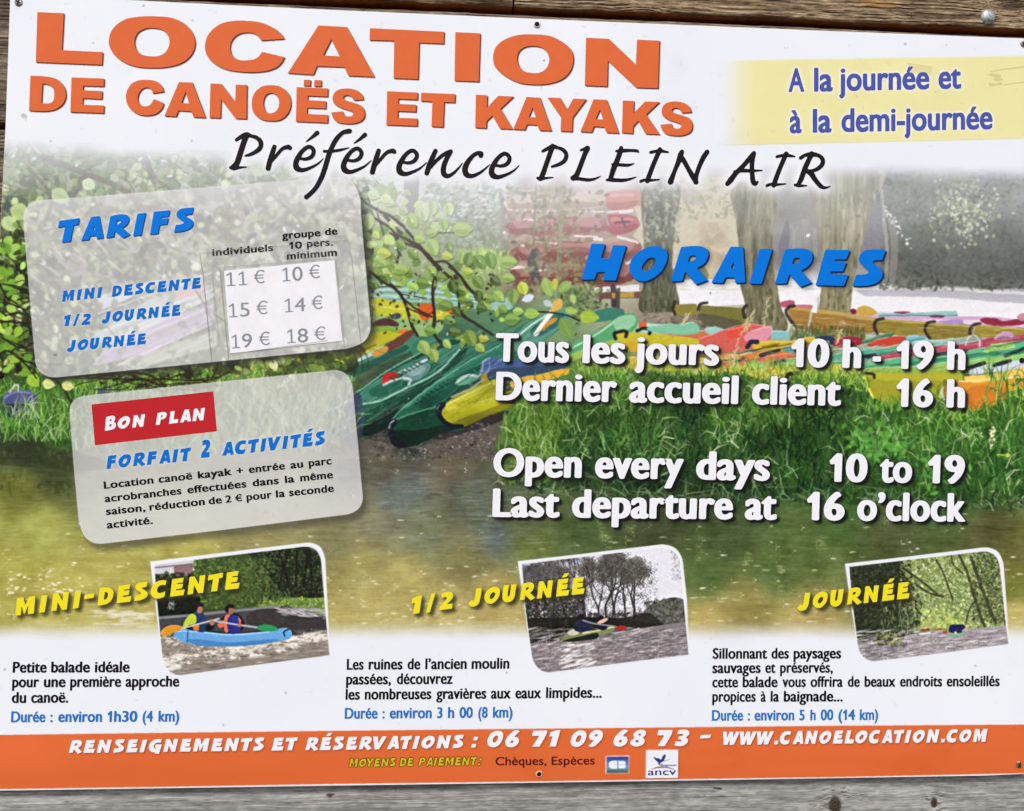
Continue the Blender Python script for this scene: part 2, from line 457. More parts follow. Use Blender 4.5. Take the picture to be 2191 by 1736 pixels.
class Face:
    """a lettering style: 'poster' outlines, or the built-in font grown by ox, oy"""
    def __init__(s, src, ox=0, oy=0, gap=0.0, space=0.45, xh=0.0):
        s.xh = xh; s.src, s.ox, s.oy, s.gap, s.space, s.g = src, ox, oy, gap, space, {}
    def get(s, ch):
        if ch in s.g: return s.g[ch]
        own = None
        if s.src == 'poster':
            own = POSTER.get(ch)
            loops = [np.array(cr(l, n=5)) / 100.0 for l in own]
            lo = grid_glyph(loops, None, s.ox, s.oy, 1)
            x0 = min(l[:, 0].min() for l in lo); x1 = max(l[:, 0].max() for l in lo)
            adv, lsb = x1 - x0 + 0.12, x0
            if ch in 'TVYW': adv -= 0.10
            if ch == 'É':                                  # the accent does not push its neighbours
                adv = s.get('E')[1]; lsb = s.get('E')[2]
            s.g[ch] = (lo, adv + s.gap, lsb)
        elif ch == '1' and s.src == 'sans':
            lo = grid_glyph([np.array([(0.30, 0), (0.30, 0.74), (0.13, 0.64), (0.10, 0.74), (0.33, 1.0), (0.42, 1.0), (0.42, 0)])], None, s.ox, s.oy, 1)
            s.g[ch] = (lo, 0.62 + s.gap, 0.0)
        elif ch == '1':
            lo = grid_glyph([np.array([(0.12, 0), (0.12, .08), (0.33, .08), (0.33, 0.87), (0.14, 0.74), (0.11, .82), (0.36, 1.0), (0.43, 1.0), (0.43, .08), (0.62, .08), (0.62, 0)])], None, s.ox, s.oy, 1)
            s.g[ch] = (lo, 0.72 + s.gap, 0.0)
        elif ch == '€':
            p = [(0.72 - 0.36 + 0.36 * math.cos(a) * 1.0, 0.5 + 0.5 * math.sin(a)) for a in np.linspace(0.85, 2 * math.pi - 0.85, 22)]
            q = [(0.36 + 0.27 * math.cos(a), 0.5 + 0.41 * math.sin(a)) for a in np.linspace(2 * math.pi - 0.8, 0.8, 22)]
            lo = grid_glyph([np.array(p + q)] + [np.array([(-0.08, yy), (-0.08, yy + .08), (0.54, yy + .08), (0.52, yy)]) for yy in (0.36, 0.56)], None, s.ox, s.oy, 1, True)
            s.g[ch] = (lo, 0.74 + s.gap, 0.0)
        else:
            e, adv = BUILTIN[ch]
            if ch.islower() and s.xh:                      # taller small letters
                e = e.copy(); y = e[..., 1]
                e[..., 1] = np.where(y < 0, y, np.where(y < XH, y * s.xh / XH, s.xh + (y - XH) * (1.04 - s.xh) / (1.04 - XH)))
            lo = grid_glyph(None, e, s.ox, s.oy, 1)
            s.g[ch] = (lo, adv + s.gap, 0.0)
        return s.g[ch]
    def line(s, text):
        """outlines of a word from x = 0, capital height 1"""
        x = 0; out = []
        for ch in text:
            if ch == ' ': x += s.space; continue
            lo, adv, lsb = s.get(ch)
            out += [l + (x - lsb, 0) for l in lo]
            x += adv
        return out

def load_builtin(chars):
    """outline edges and widths of Blender's built-in font, capital height = 1"""
    def make(t):
        c = bpy.data.curves.new('letter', 'FONT'); c.body = t; c.resolution_u = 6
        o = bpy.data.objects.new('letter', c); COL.objects.link(o)
        return o
    obs = [(ch, make(ch), make('H' + ch + 'H')) for ch in chars]
    hh = make('HH'); h1 = make('H')
    dg = bpy.context.evaluated_depsgraph_get()
    def ext(o):
        e = o.evaluated_get(dg); me = e.to_mesh()
        v = np.empty(len(me.vertices) * 3); me.vertices.foreach_get('co', v); v = v.reshape(-1, 3)[:, :2].copy()
        cnt = {}
        for p in me.polygons:
            vs = [tuple(np.round(v[i], 6)) for i in p.vertices]
            for i in range(len(vs)):
                a, b = vs[i], vs[(i + 1) % len(vs)]
                if a == b: continue
                k = (a, b) if a < b else (b, a)
                cnt[k] = cnt.get(k, 0) + 1
        e.to_mesh_clear()
        return v, np.array([k for k, n in cnt.items() if n % 2 == 1])
    v, _ = ext(h1); cap = v[:, 1].max(); hw = v[:, 0].max() - v[:, 0].min()
    v, _ = ext(hh); w2 = v[:, 0].max() - v[:, 0].min()
    res = {}
    for ch, o, o3 in obs:
        _, e = ext(o); v3, _ = ext(o3)
        res[ch] = (e / cap, ((v3[:, 0].max() - v3[:, 0].min()) - w2) / cap)
    for q in [x for t in obs for x in t[1:]] + [hh, h1]:
        c = q.data; bpy.data.objects.remove(q, do_unlink=True); bpy.data.curves.remove(c)
    return res
BUILTIN = load_builtin('ABCDEFGHILMOPRSTabcdefghijklmnopqrstuvwxyz0234568 9éèêàëC€,.:-+()’\''.replace(' ', '').replace('€', ''))

def place(face, text, x0, x1, ya, yb, h, lean=0.02, up=None):
    """one word of lettering: its ink runs from x0 to x1, its baseline from (x0, ya) to (x1, yb), capitals h high"""
    lo = face.line(text)
    # outlines that end in a slanted glyph are measured along the ink
    u0 = min(l[:, 0].min() for l in lo); u1 = max(l[:, 0].max() for l in lo)
    bx, by = x1 - x0, yb - ya
    if up is None:
        n = math.hypot(bx, by); up = (by / n + lean, -bx / n)
    out = []
    sl = up[0] * h
    for l in lo:
        t = (l[:, 0] - u0) / (u1 - u0)
        out.append(np.stack([x0 + t * bx + l[:, 1] * sl, ya + t * by + l[:, 1] * h * up[1]], 1))
    return out

XH = float(BUILTIN['x'][0][..., 1].max())            # height of the small letters
HOURS = Face('sans', 0.074, 0.028, 0.04, xh=0.71)
ROUND = Face('sans', 0.046, 0.036, xh=0.70)
BODY = Face('sans', 0.058, 0.022, 0.02, xh=0.71)
WIDE = Face('sans', 0.060, 0.024, 0.05, xh=0.72)
PLAIN = Face('sans', 0.026, 0.016, xh=0.70)
DIGIT = Face('serifed', 0.012, 0.006)
POST = Face('poster')
SLIM = Face('poster', -0.055, -0.040)
# ------------------------------------------------------------------ what is written where (artwork coordinates)
TXT = {}
def words(key, face, lst, h, **k):
    TXT.setdefault(key, [])
    for t, x0, x1, y0, y1 in lst:
        TXT[key] += place(face, t, x0, x1, y0, y1, h, **k)
def onl(p, q, ws):
    """words on a straight baseline from p to q"""
    f = lambda x: p[1] + (q[1] - p[1]) * (x - p[0]) / (q[0] - p[0])
    return [(t, a, b, f(a), f(b)) for t, a, b in ws]

# title, traced letter by letter
TXT['title_top'] = [tr(t, cr(l, n=6)) for t, l in [
 ('a', [(229,76),(390,83),(378,308),(627,320),(622,397),(219,380)]),
 ('a', [(930,101,1),(1060,115,1),(1150,170,1),(1188,250,1),(1175,320,1),(1120,378,1),(1030,408,1),(930,415,1),(820,405,1),(730,365,1),(677,305,1),(664,245,1),(690,175,1),(760,122,1),(850,104,1)]),
 ('a', [(930,172,1),(990,185,1),(1025,220,1),(1032,270,1),(1010,318,1),(970,342,1),(915,345,1),(865,335,1),(832,305,1),(820,255,1),(838,205,1),(880,178,1)]),
 ('a', [(1500,129,1),(1590,140,1),(1670,175,1),(1710,205,1),(1732,238),(1592,248),(1560,212,1),(1510,200,1),(1455,210,1),(1415,245,1),(1402,290,1),(1415,340,1),(1450,365,1),(1500,370,1),(1560,358,1),(1597,318),(1733,350),(1700,400,1),(1640,430,1),(1560,441,1),(1480,440,1),(1380,425,1),(1300,385,1),(1258,330,1),(1250,270,1),(1275,205,1),(1340,150,1),(1420,130,1)]),
 ('a', [(1940,157),(2112,167),(2281,470),(2122,463),(2098,410),(1930,405),(1908,457),(1753,447)]), ('a', [(2018,240),(2070,345),(1968,340)]),
 ('b', [(204,174),(655,196),(652,268),(503,262),(497,484),(348,478),(352,250),(202,246)]),
 ('b', [(724,198),(875,205),(866,499),(719,493)]),
 ('b', [(1200,212,1),(1300,222,1),(1385,265,1),(1430,310,1),(1442,365,1),(1425,430,1),(1380,480,1),(1300,510,1),(1210,517,1),(1110,505,1),(1020,460,1),(965,405,1),(954,345,1),(970,290,1),(1020,245,1),(1110,215,1)]),
 ('b', [(1200,282,1),(1255,295,1),(1288,330,1),(1295,375,1),(1275,420,1),(1235,445,1),(1190,446,1),(1140,435,1),(1110,400,1),(1100,360,1),(1110,318,1),(1145,290,1)]),
 ('b', [(1520,232),(1658,239),(1823,396),(1830,244),(1966,250),(1957,539),(1824,535),(1652,372),(1648,528),(1512,522)])]]
_S = [(165,608),(105,612),(90,590,1),(65,582,1),(45,588,1),(42,602,1),(60,615,1),(110,630,1),(155,650,1),(172,690,1),(160,730,1),(115,752,1),(60,755,1),(0,742,1),(-28,700),(-30,687),(38,680),(50,705,1),(78,712,1),(100,702,1),(98,685,1),(70,672,1),(20,655,1),(-15,630,1),(-22,590,1),(0,555,1),(55,541,1),(110,548,1),(150,572,1)]
TXT['title_low'] = [tr(t, cr(l, n=6)) for t, l in [
 ('a', [(187,463),(270,467),(340,482,1),(385,520,1),(402,575,1),(390,625,1),(350,662,1),(290,678,1),(178,675)]), ('a', [(260,512),(295,517,1),(325,540,1),(332,580,1),(322,620,1),(295,632,1),(253,630)]),
 ('a', [(437,474),(635,481),(633,528),(508,524),(506,552),(623,557),(621,605),(506,600),(504,640),(634,645),(632,691),(430,684)]),
 ('a', [(890,488,1),(950,497,1),(985,525,1),(998,560),(932,570),(920,545,1),(895,535,1),(865,545,1),(845,575,1),(840,610,1),(855,640,1),(885,650,1),(915,640,1),(937,605),(997,630),(985,665,1),(950,695,1),(905,705,1),(850,700,1),(800,670,1),(772,620,1),(770,570,1),(795,520,1),(835,495,1)]),
 ('a', [(1090,502),(1172,505),(1253,718),(1180,715),(1166,680),(1088,675),(1072,711),(1003,708)]), ('a', [(1132,558),(1152,632),(1105,630)]),
 ('a', [(1283,510),(1350,514),(1433,624),(1437,518),(1504,520),(1502,726),(1436,723),(1347,605),(1343,720),(1277,718)]),
 ('a', [(1655,521,1),(1710,532,1),(1755,570,1),(1772,630,1),(1755,690,1),(1710,730,1),(1650,738,1),(1590,727,1),(1548,690,1),(1534,630,1),(1550,570,1),(1595,530,1)]), ('a', [(1652,568,1),(1680,580,1),(1698,605,1),(1700,640,1),(1685,675,1),(1655,692,1),(1625,685,1),(1608,655,1),(1605,620,1),(1620,582,1)]),
 ('a', [(1808,533),(1997,541),(1995,590),(1874,585),(1873,612),(1985,618),(1984,663),(1872,658),(1870,697),(1997,702),(1995,750),(1803,741)]), ('a', [(1852,488),(1892,489),(1890,525),(1850,524)]), ('a', [(1916,490),(1958,491),(1956,528),(1914,527)]),
 ('b', _S),
 ('b', [(309,558),(494,566),(492,609),(377,604),(375,635),(485,640),(483,683),(374,678),(372,720),(492,724),(491,769),(304,762)]),
 ('b', [(516,567),(722,575),(720,626),(655,624),(649,775),(579,772),(584,621),(514,617)]),
 ('b', [(849,579),(918,583),(915,660),(985,586),(1078,590),(998,665),(1073,788),(996,785),(950,705),(914,740),(912,782),(845,779)]),
 ('b', [(1157,592),(1239,597),(1309,798),(1237,796),(1222,763),(1160,760),(1146,792),(1077,789)]), ('b', [(1195,655),(1215,717),(1170,715)]),
 ('b', [(1286,596),(1362,599),(1404,670),(1442,603),(1521,606),(1438,718),(1434,803),(1365,800),(1368,716)]),
 ('b', [(1566,606),(1645,611),(1718,812),(1645,809),(1630,775),(1568,772),(1553,807),(1486,803)]), ('b', [(1604,668),(1624,730),(1577,728)]),
 ('b', [(1744,614),(1811,617),(1808,692),(1880,620),(1966,623),(1885,700),(1967,820),(1883,817),(1838,737),(1806,772),(1804,814),(1738,810)]),
 ('b', [((p[0] + 30) * 0.955 + 1974, (p[1] - 541) * 0.97 + 620) + tuple(p[2:]) for p in _S])]]

_xs = [np.mean([p[0] for p in l]) for l in TXT['title_low']]
for k, (a, b) in dict(tw1=(0, 240), tw2=(240, 800), tw3=(800, 990), tw4=(990, 1600)).items():
    TXT[k] = [l for l, x in zip(TXT['title_low'], _xs) if a <= x < b]

# hand-lettered slogan: pen strokes (points x, y, pen radius), joined into one outline
def pen(ox, oy, sc, strokes, off=(0, 0)):
    return [[(ox + (p[0] + off[0]) / sc, oy + (p[1] + off[1]) / sc, p[2] / sc) for p in s] for s in strokes]
_e = [[(1030,440,16),(1100,450,20),(1180,420,25),(1215,350,26),(1185,295,24),(1135,285,25),(1060,340,26),(1000,430,32),(970,510,34),(985,570,38),(1050,600,26),(1150,575,20),(1260,520,13),(1345,445,5)]]
_acc = [[(1260,95,28),(1190,155,18),(1115,210,7)]]
_r = [[(680,285,28),(650,380,32),(620,480,34),(595,575,32)], [(620,500,20),(700,410,20),(790,310,22),(870,285,28),(893,300,26)]]
SLOGAN = []
SLOGAN += pen(480, 270, 6.341, [
  [(165,190,20),(225,150,26),(305,118,32),(360,135,20),(440,160,24),(495,220,30),(485,300,30),(410,360,24),(340,392,20),(285,405,11)],
  [(305,125,36),(270,210,34),(215,380,36),(170,510,36),(130,560,40)], [(85,565,18),(130,575,26),(200,565,16),(300,557,6)],
  [(1700,70,30),(1610,90,26),(1520,180,30),(1460,290,30),(1410,420,32),(1370,560,32),(1320,700,32),(1250,830,30),(1180,910,28),(1115,965,30)],
  [(1355,343,17),(1450,345,18),(1580,325,17),(1690,297,5)]] + _r + _e + _acc)
SLOGAN += pen(480, 270, 6.341, _e, (648, 24)) + pen(480, 270, 6.341, _acc, (648, 26))
SLOGAN += pen(800, 270, 6.341, [[(x - 615, y + 52, r) for x, y, r in s] for s in _r])
SLOGAN += pen(800, 270, 6.341, _e, (-630, 52)) + pen(800, 270, 6.341, _e, (625, 94))
SLOGAN += pen(800, 270, 6.341, [
  [(835,340,28),(795,430,32),(750,540,34),(718,640,30)], [(770,560,20),(860,460,22),(960,380,24),(1040,348,28)],
  [(1040,350,28),(985,450,30),(945,560,32),(950,650,34),(1000,680,26),(1080,640,18),(1150,570,12),(1200,505,5)],
  [(1450,405,28),(1455,375,28),(1390,375,24),(1310,440,28),(1240,560,36),(1250,650,36),(1320,680,26),(1430,640,18),(1510,580,12),(1570,525,5)]])
_I = [[(1725,232,18),(1800,215,18),(1860,212,22),(1965,230,9)], [(1850,195,30),(1820,260,28),(1760,400,28),(1700,560,30),(1680,620,28)], [(1590,625,18),(1640,605,16),(1690,612,20),(1845,600,6)]]
SLOGAN += pen(1120, 290, 6.341, [
  [(262,215,18),(330,180,22),(400,155,30),(470,170,18),(540,200,24),(580,260,26),(560,340,26),(480,395,22),(385,425,14)],
  [(395,150,32),(370,220,30),(310,390,30),(260,530,32),(230,590,28)], [(190,580,16),(240,590,22),(300,580,14),(400,572,6)],
  [(775,202,12),(830,185,20),(865,180,34)], [(865,180,36),(830,260,30),(770,420,30),(720,540,32),(680,580,34)], [(665,580,28),(760,590,20),(880,605,20),(970,590,14),(1045,555,5)],
  [(1325,170,24),(1310,230,32),(1270,340,32),(1220,460,34),(1180,590,28)], [(1260,215,14),(1330,210,26),(1440,205,17),(1540,212,18),(1565,232,6)],
  [(1205,395,14),(1300,400,20),(1420,405,18),(1500,383,5)], [(1130,605,14),(1200,605,24),(1340,610,22),(1440,595,14),(1525,567,5)]] + _I)
_N = [[(2150,220,24),(2130,270,34),(2090,380,26),(2040,510,26),(1995,630,36)], ]
SLOGAN += pen(1120, 290, 6.341, _N)
SLOGAN += pen(1440, 290, 5.989, [
  [(110,220,28),(95,265,34),(140,330,28),(200,440,26),(260,540,32),(295,600,28)], [(435,215,28),(390,280,30),(335,400,26),(295,520,26),(290,600,28)], [(95,290,30),(40,410,24),(0,510,24)],
  [(1035,230,26),(985,290,28),(900,390,26),(800,490,28),(740,570,34),(695,622,26)], [(1030,240,28),(1010,360,27),(1012,480,27),(1025,590,30),(1050,620,26),(1085,595,10)], [(790,470,20),(880,452,22),(1000,455,18),(1140,450,6)],
  [(1635,290,22),(1690,255,18),(1775,245,30),(1860,258,20),(1915,310,26),(1905,380,26),(1830,440,22),(1740,460,14)],
  [(1775,240,32),(1745,300,28),(1690,420,30),(1640,560,30),(1600,635,22)], [(1560,635,14),(1610,645,20),(1715,645,5)],
  [(1700,455,22),(1760,480,34),(1820,570,28),(1890,650,26),(1940,672,16),(2015,655,4)]])
SLOGAN += pen(1440, 290, 5.989, [[(x * 0.945 - 300, y * 0.945 + 55, r * 0.95) for x, y, r in s] for s in _I])
def pen_loops(strokes, k=3.0):
    A = np.concatenate([np.array(s)[:, :2] for s in strokes]); x0, y0 = A.min(0) - 12; x1, y1 = A.max(0) + 12
    w, h = int((x1 - x0) * k), int((y1 - y0) * k)
    g = np.zeros((h, w))
    for s in strokes:
        d = cr([(p[0], p[1], 1) for p in s], closed=False, n=5)
        r = np.interp(np.arange(len(d)) / 5.0, np.arange(len(s)), [p[2] for p in s])
        m = stroke_cover((np.array(d) - (x0, y0)) * k, (r * 1.06 + .25) * k, w, h)
        if m is None: continue
        m, mx, my = m
        v = g[my:my + m.shape[0], mx:mx + m.shape[1]]; np.maximum(v, m, out=v)
    return [simplify(l, 0.3) / k + (x0, y0) for l in contours(blur(g, 1)) if len(l) > 6]
TXT['slogan'] = pen_loops(SLOGAN)

words('banner', ROUND, onl((1704, 196), (2038, 189), [('A', 1686.9, 1720.3), ('la', 1741.3, 1781.7), ('journée', 1795, 1988), ('et', 2007.3, 2056.4)]), 48)
words('banner', ROUND, onl((1702.7, 284), (2112, 275.8), [('à', 1689.4, 1715), ('la', 1738.5, 1779), ('demi-journée', 1800, 2123.2)]), 48)

words('hours_title', POST, [('HORAIRES', 1244.5, 1891, 599, 614)], 77)
words('hours_a', HOURS, onl((1071, 772.7), (2055.7, 790.6), [('Tous', 1059, 1217), ('les', 1245.9, 1337.2), ('jours', 1357.6, 1537.6)]), 58)
words('hours_a2', HOURS, onl((1071, 772.7), (2055.7, 790.6), [('10', 1691, 1773), ('h', 1801, 1841.5), ('-', 1866, 1884), ('19', 1916, 1996), ('h', 2024.8, 2064.5)]), 58)
words('hours_b', HOURS, onl((1062, 855.2), (2055, 871.4), [('Dernier', 1060, 1319), ('accueil', 1345.3, 1578.7), ('client', 1607.9, 1798.6)]), 58)
words('hours_b2', HOURS, onl((1062, 855.2), (2055, 871.4), [('16', 1916, 1995.3), ('h', 2024, 2063.5)]), 58)
words('hours_c', HOURS, onl((1240, 1021.4), (2003, 1033), [('Open', 1054.4, 1244), ('every', 1272.2, 1461.4), ('days', 1488.4, 1646.5)]), 58)
words('hours_c2', HOURS, onl((1240, 1021.4), (2003, 1033), [('10', 1773, 1854.8), ('to', 1880.8, 1950.4), ('19', 1983.7, 2062.8)]), 58)
words('hours_d', HOURS, onl((1071, 1105), (2055.7, 1115.2), [('Last', 1053, 1197), ('departure', 1223, 1567.5), ('at', 1592.8, 1661.6)]), 58)
words('hours_d2', HOURS, onl((1071, 1105), (2055.7, 1115.2), [('16', 1724.8, 1806.3), ('o’clock', 1832.7, 2064.5)]), 58)

words('price_title', POST, [('TARIFS', 127, 417.5, 519.5, 493.5)], 48)
words('price_rows', POST, [('MINI', 133.5, 221.3, 645.9, 636.7), ('DESCENTE', 239.6, 431.4, 635.6, 616.6)], 23)
words('price_row2', POST, [('1/2', 138, 195.7, 698.3, 694.5), ('JOURNÉE', 217.8, 387.5, 691.5, 675)], 23)
words('price_row3', POST, [('JOURNÉE', 143.3, 313.7, 752.3, 736)], 23)
words('price_heads', WIDE, [('individuels', 454.7, 585, 548.2, 537.2)], 14.6)
words('price_head2', WIDE, [('groupe', 604, 686.2, 512, 505.4), ('de', 695.6, 722.5, 504, 501.9), ('pers.', 656.8, 712.9, 529.3, 525.7), ('10', 619, 646.8, 533.2, 531.6), ('minimum', 614, 721.5, 556, 547.6)], 14.6)
for t, x0, x1, ya, yb in [('11', 485.6, 529.8, 613.3, 610.3), ('€', 543.7, 566.8, 607.7, 607), ('10', 605, 648.4, 603, 600.3), ('€', 661.7, 685, 597, 596), ('15', 491, 535, 680, 677), ('€', 549.3, 572.8, 673.6, 673),
    ('14', 610, 654.4, 669, 666.4), ('€', 667, 690.6, 662.6, 662), ('19', 496.5, 540.3, 746.2, 743.2), ('€', 554.9, 577.7, 739.7, 739), ('18', 615.4, 659.8, 735, 732.3), ('€', 673, 696.6, 728.7, 728)]:
    words('digits', DIGIT, [(t, x0, x1, ya, yb)], 29.5)

words('offer_label', POST, [('B', 224.8, 250, 922.3, 918.5)], 29.5)
words('offer_label', POST, [('ON', 253, 312.6, 918.3, 912.5), ('PLAN', 333.7, 440.9, 910, 898.8)], 26)
words('offer_title', POST, [('FORFAIT', 228.3, 411, 1003.8, 985.6), ('ACTIVITÉS', 476, 697.3, 975.7, 951)], 28)
words('offer_title', POST, [('2', 430.3, 452, 980, 978)], 37)
words('offer_text', WIDE, onl((223, 1046), (710, 993.3), [('Location', 223, 329.2), ('canoë', 340, 412), ('kayak', 424, 496.4), ('+', 507, 520.6), ('entrée', 532.9, 610.5), ('au', 621.8, 649.2), ('parc', 661, 710.3)]), 15)
words('offer_text', WIDE, onl((225, 1074.8), (713, 1023), [('acrobranches', 224.8, 389.2), ('effectuées', 401.5, 528), ('dans', 541, 597.2), ('la', 610.2, 630.6), ('même', 642.8, 713)]), 15)
words('offer_text', WIDE, onl((228, 1102.2), (715, 1052), [('saison,', 227.3, 312), ('réduction', 320.4, 439), ('de', 447, 475.3), ('2', 483, 496), ('€', 504, 518.8), ('pour', 528, 582.4), ('la', 590.9, 610.5), ('seconde', 619, 715)]), 15)
words('offer_text', WIDE, [('activité.', 229.4, 327.8, 1131, 1120.5)], 15)

words('cap_a', POST, [('MINI-DESCENTE', 33.4, 514.6, 1317.6, 1258.5)], 37)
words('cap_b', POST, [('1/2', 883.3, 972.9, 1314, 1301.5), ('JOURNÉE', 1002.8, 1252.2, 1297, 1270)], 36)
words('cap_c', POST, [('JOURNÉE', 1706.2, 1946.9, 1306, 1280)], 35)

words('desc_a', BODY, onl((27, 1439), (277, 1438), [('Petite', 27.4, 100), ('balade', 109.6, 192.5), ('idéale', 203, 277.5)]) +
  onl((26, 1470.4), (383, 1468.7), [('pour', 26.3, 83.6), ('une', 94, 140.5), ('première', 150.3, 259.2), ('approche', 268.7, 383.6)]) +
  onl((25, 1503.8), (146, 1503), [('du', 25.3, 56.2), ('canoë.', 66.7, 146.5)]), 22.5, lean=0.04)
words('time_a', BODY, onl((24, 1545), (383, 1543.5), [('Durée', 23.9, 97.3), (':', 108, 113), ('environ', 124.7, 218.5), ('1h30', 230, 294), ('(4', 305, 327.4), ('km)', 339, 383.6)]), 22.5, lean=0.04)
words('desc_b', BODY, onl((742, 1432.8), (1090, 1430.4), [('Les', 741.8, 778), ('ruines', 788.5, 861.2), ('de', 871.8, 899.2), ('l’ancien', 909.7, 998.6), ('moulin', 1008.8, 1089.6)]) +
  onl((740, 1464.4), (968, 1463), [('passées,', 740.4, 836.6), ('découvrez', 848.9, 968.4)]) +
  onl((739, 1497), (1287, 1492.6), [('les', 739.3, 769.9), ('nombreuses', 780.4, 923), ('gravières', 933.2, 1040.4), ('aux', 1050.2, 1092.4), ('eaux', 1102.2, 1157.3), ('limpides...', 1167.9, 1287.3)]), 22.5, lean=0.03)
words('time_b', BODY, onl((738, 1537.5), (1097, 1535), [('Durée', 737.6, 807.8), (':', 818.4, 823), ('environ', 833.5, 923.7), ('3', 935, 946.6), ('h', 958.2, 971.9), ('00', 982.8, 1011.6), ('(8', 1023, 1043.2), ('km)', 1054.4, 1096.6)]), 22.5, lean=0.03)
words('desc_c', BODY, onl((1524, 1409.3), (1799, 1408.6), [('Sillonnant', 1524.3, 1641.2), ('des', 1650, 1687.6), ('paysages', 1697.4, 1799.3)]) +
  onl((1523, 1440), (1781, 1439), [('sauvages', 1523.6, 1627.2), ('et', 1637, 1658.8), ('préservés,', 1668.6, 1781.7)]) +
  onl((1523, 1470.5), (2138, 1468), [('cette', 1523.6, 1578.7), ('balade', 1588.5, 1663.4), ('vous', 1673.5, 1723.8), ('offrira', 1733.6, 1802.8), ('de', 1813.4, 1839), ('beaux', 1849.2, 1915.2), ('endroits', 1925, 2015.4), ('ensoleillés', 2024.8, 2138.3)]) +
  onl((1523, 1501.3), (1803, 1500.5), [('propices', 1523.6, 1616.6), ('à', 1627.2, 1638.4), ('la', 1648.3, 1666.5), ('baignade...', 1676.4, 1802.8)]), 22)
words('time_c', BODY, onl((1523, 1541.7), (1878, 1540), [('Durée', 1522.9, 1589.6), (':', 1599.8, 1604.4), ('environ', 1613.8, 1699.2), ('5', 1709.7, 1721.3), ('h', 1733.3, 1744.9), ('00', 1755.4, 1782.5), ('(14', 1793.3, 1829.2), ('km)', 1839, 1878.4)]), 22)

words('foot', POST, [('RENSEIGNEMENTS', 147.5, 565.6, 1611.3, 1606), ('ET', 581.4, 637.6, 1606, 1605), ('RÉSERVATIONS', 653.4, 992.2, 1605.5, 1600.4), (':', 1008, 1022.8, 1599.5, 1599.3)], 27.5)
words('foot', POST, [('06', 1042.5, 1111.7, 1598.5, 1598), ('71', 1138, 1198.5, 1597.7, 1597.2), ('09', 1220.6, 1289.8, 1597.8, 1597), ('68', 1312, 1382, 1597, 1596.3), ('73', 1405.7, 1474.4, 1596.5, 1595.8)], 34)
words('foot', POST, [('-', 1497, 1521, 1593, 1592.5), ('WWW.CANOELOCATION.COM', 1546.4, 2112, 1593.9, 1587.4)], 28)
words('pay_head', SLIM, onl((747, 1641.5), (1031, 1637.5), [('MOYENS', 747.4, 846.5), ('DE', 855, 884), ('PAIEMENT', 895.6, 1020.3), (':', 1023, 1031)]), 18.5)
words('pay', PLAIN, onl((1060, 1637.5), (1272, 1635.5), [('Chèques,', 1060, 1169), ('Espèces', 1180, 1272.2)]), 17.5)
words('voucher', PLAIN, [('ancv', 1385.7, 1446.4, 1658.6, 1658)], 13.5)
# ------------------------------------------------------------------ the printed picture: a river bank with hire canoes
def field(ctrl, p=3.0):
    """smooth colour field through control points (x, y, r, g, b)"""
    C = np.array(ctrl, float)
    st = 8
    gx, gy = PX[::st, ::st], PY[::st, ::st]
    num = np.zeros(gx.shape + (3,)); den = np.zeros(gx.shape)
    for x, y, r, g, b in C:
        w = 1.0 / (((gx - x) ** 2 + (gy - y) ** 2 + 900.0) ** (p / 2))
        num += w[..., None] * (r, g, b); den += w
    f = num / den[..., None]
    yi = np.clip((np.arange(CH) - st / 2 + .5) / st, 0, f.shape[0] - 1.001); xi = np.clip((np.arange(CW) - st / 2 + .5) / st, 0, f.shape[1] - 1.001)
    y0, x0 = yi.astype(int), xi.astype(int); fy, fx = (yi - y0)[:, None, None], (xi - x0)[None, :, None]
    a = f[y0] * (1 - fy) + f[y0 + 1] * fy
    return a[:, x0] * (1 - fx) + a[:, x0 + 1] * fx

R_ = lambda a, b: a + (b - a) * rng.random()
def mix(a, b, t): return tuple(np.asarray(a, float) + (np.asarray(b, float) - np.asarray(a, float)) * t)
def jit(c, s):
    k = rng.normal(0, s)
    return tuple(np.clip(np.asarray(c, float) * (1 + k) + rng.normal(0, 4, 3), 0, 255))

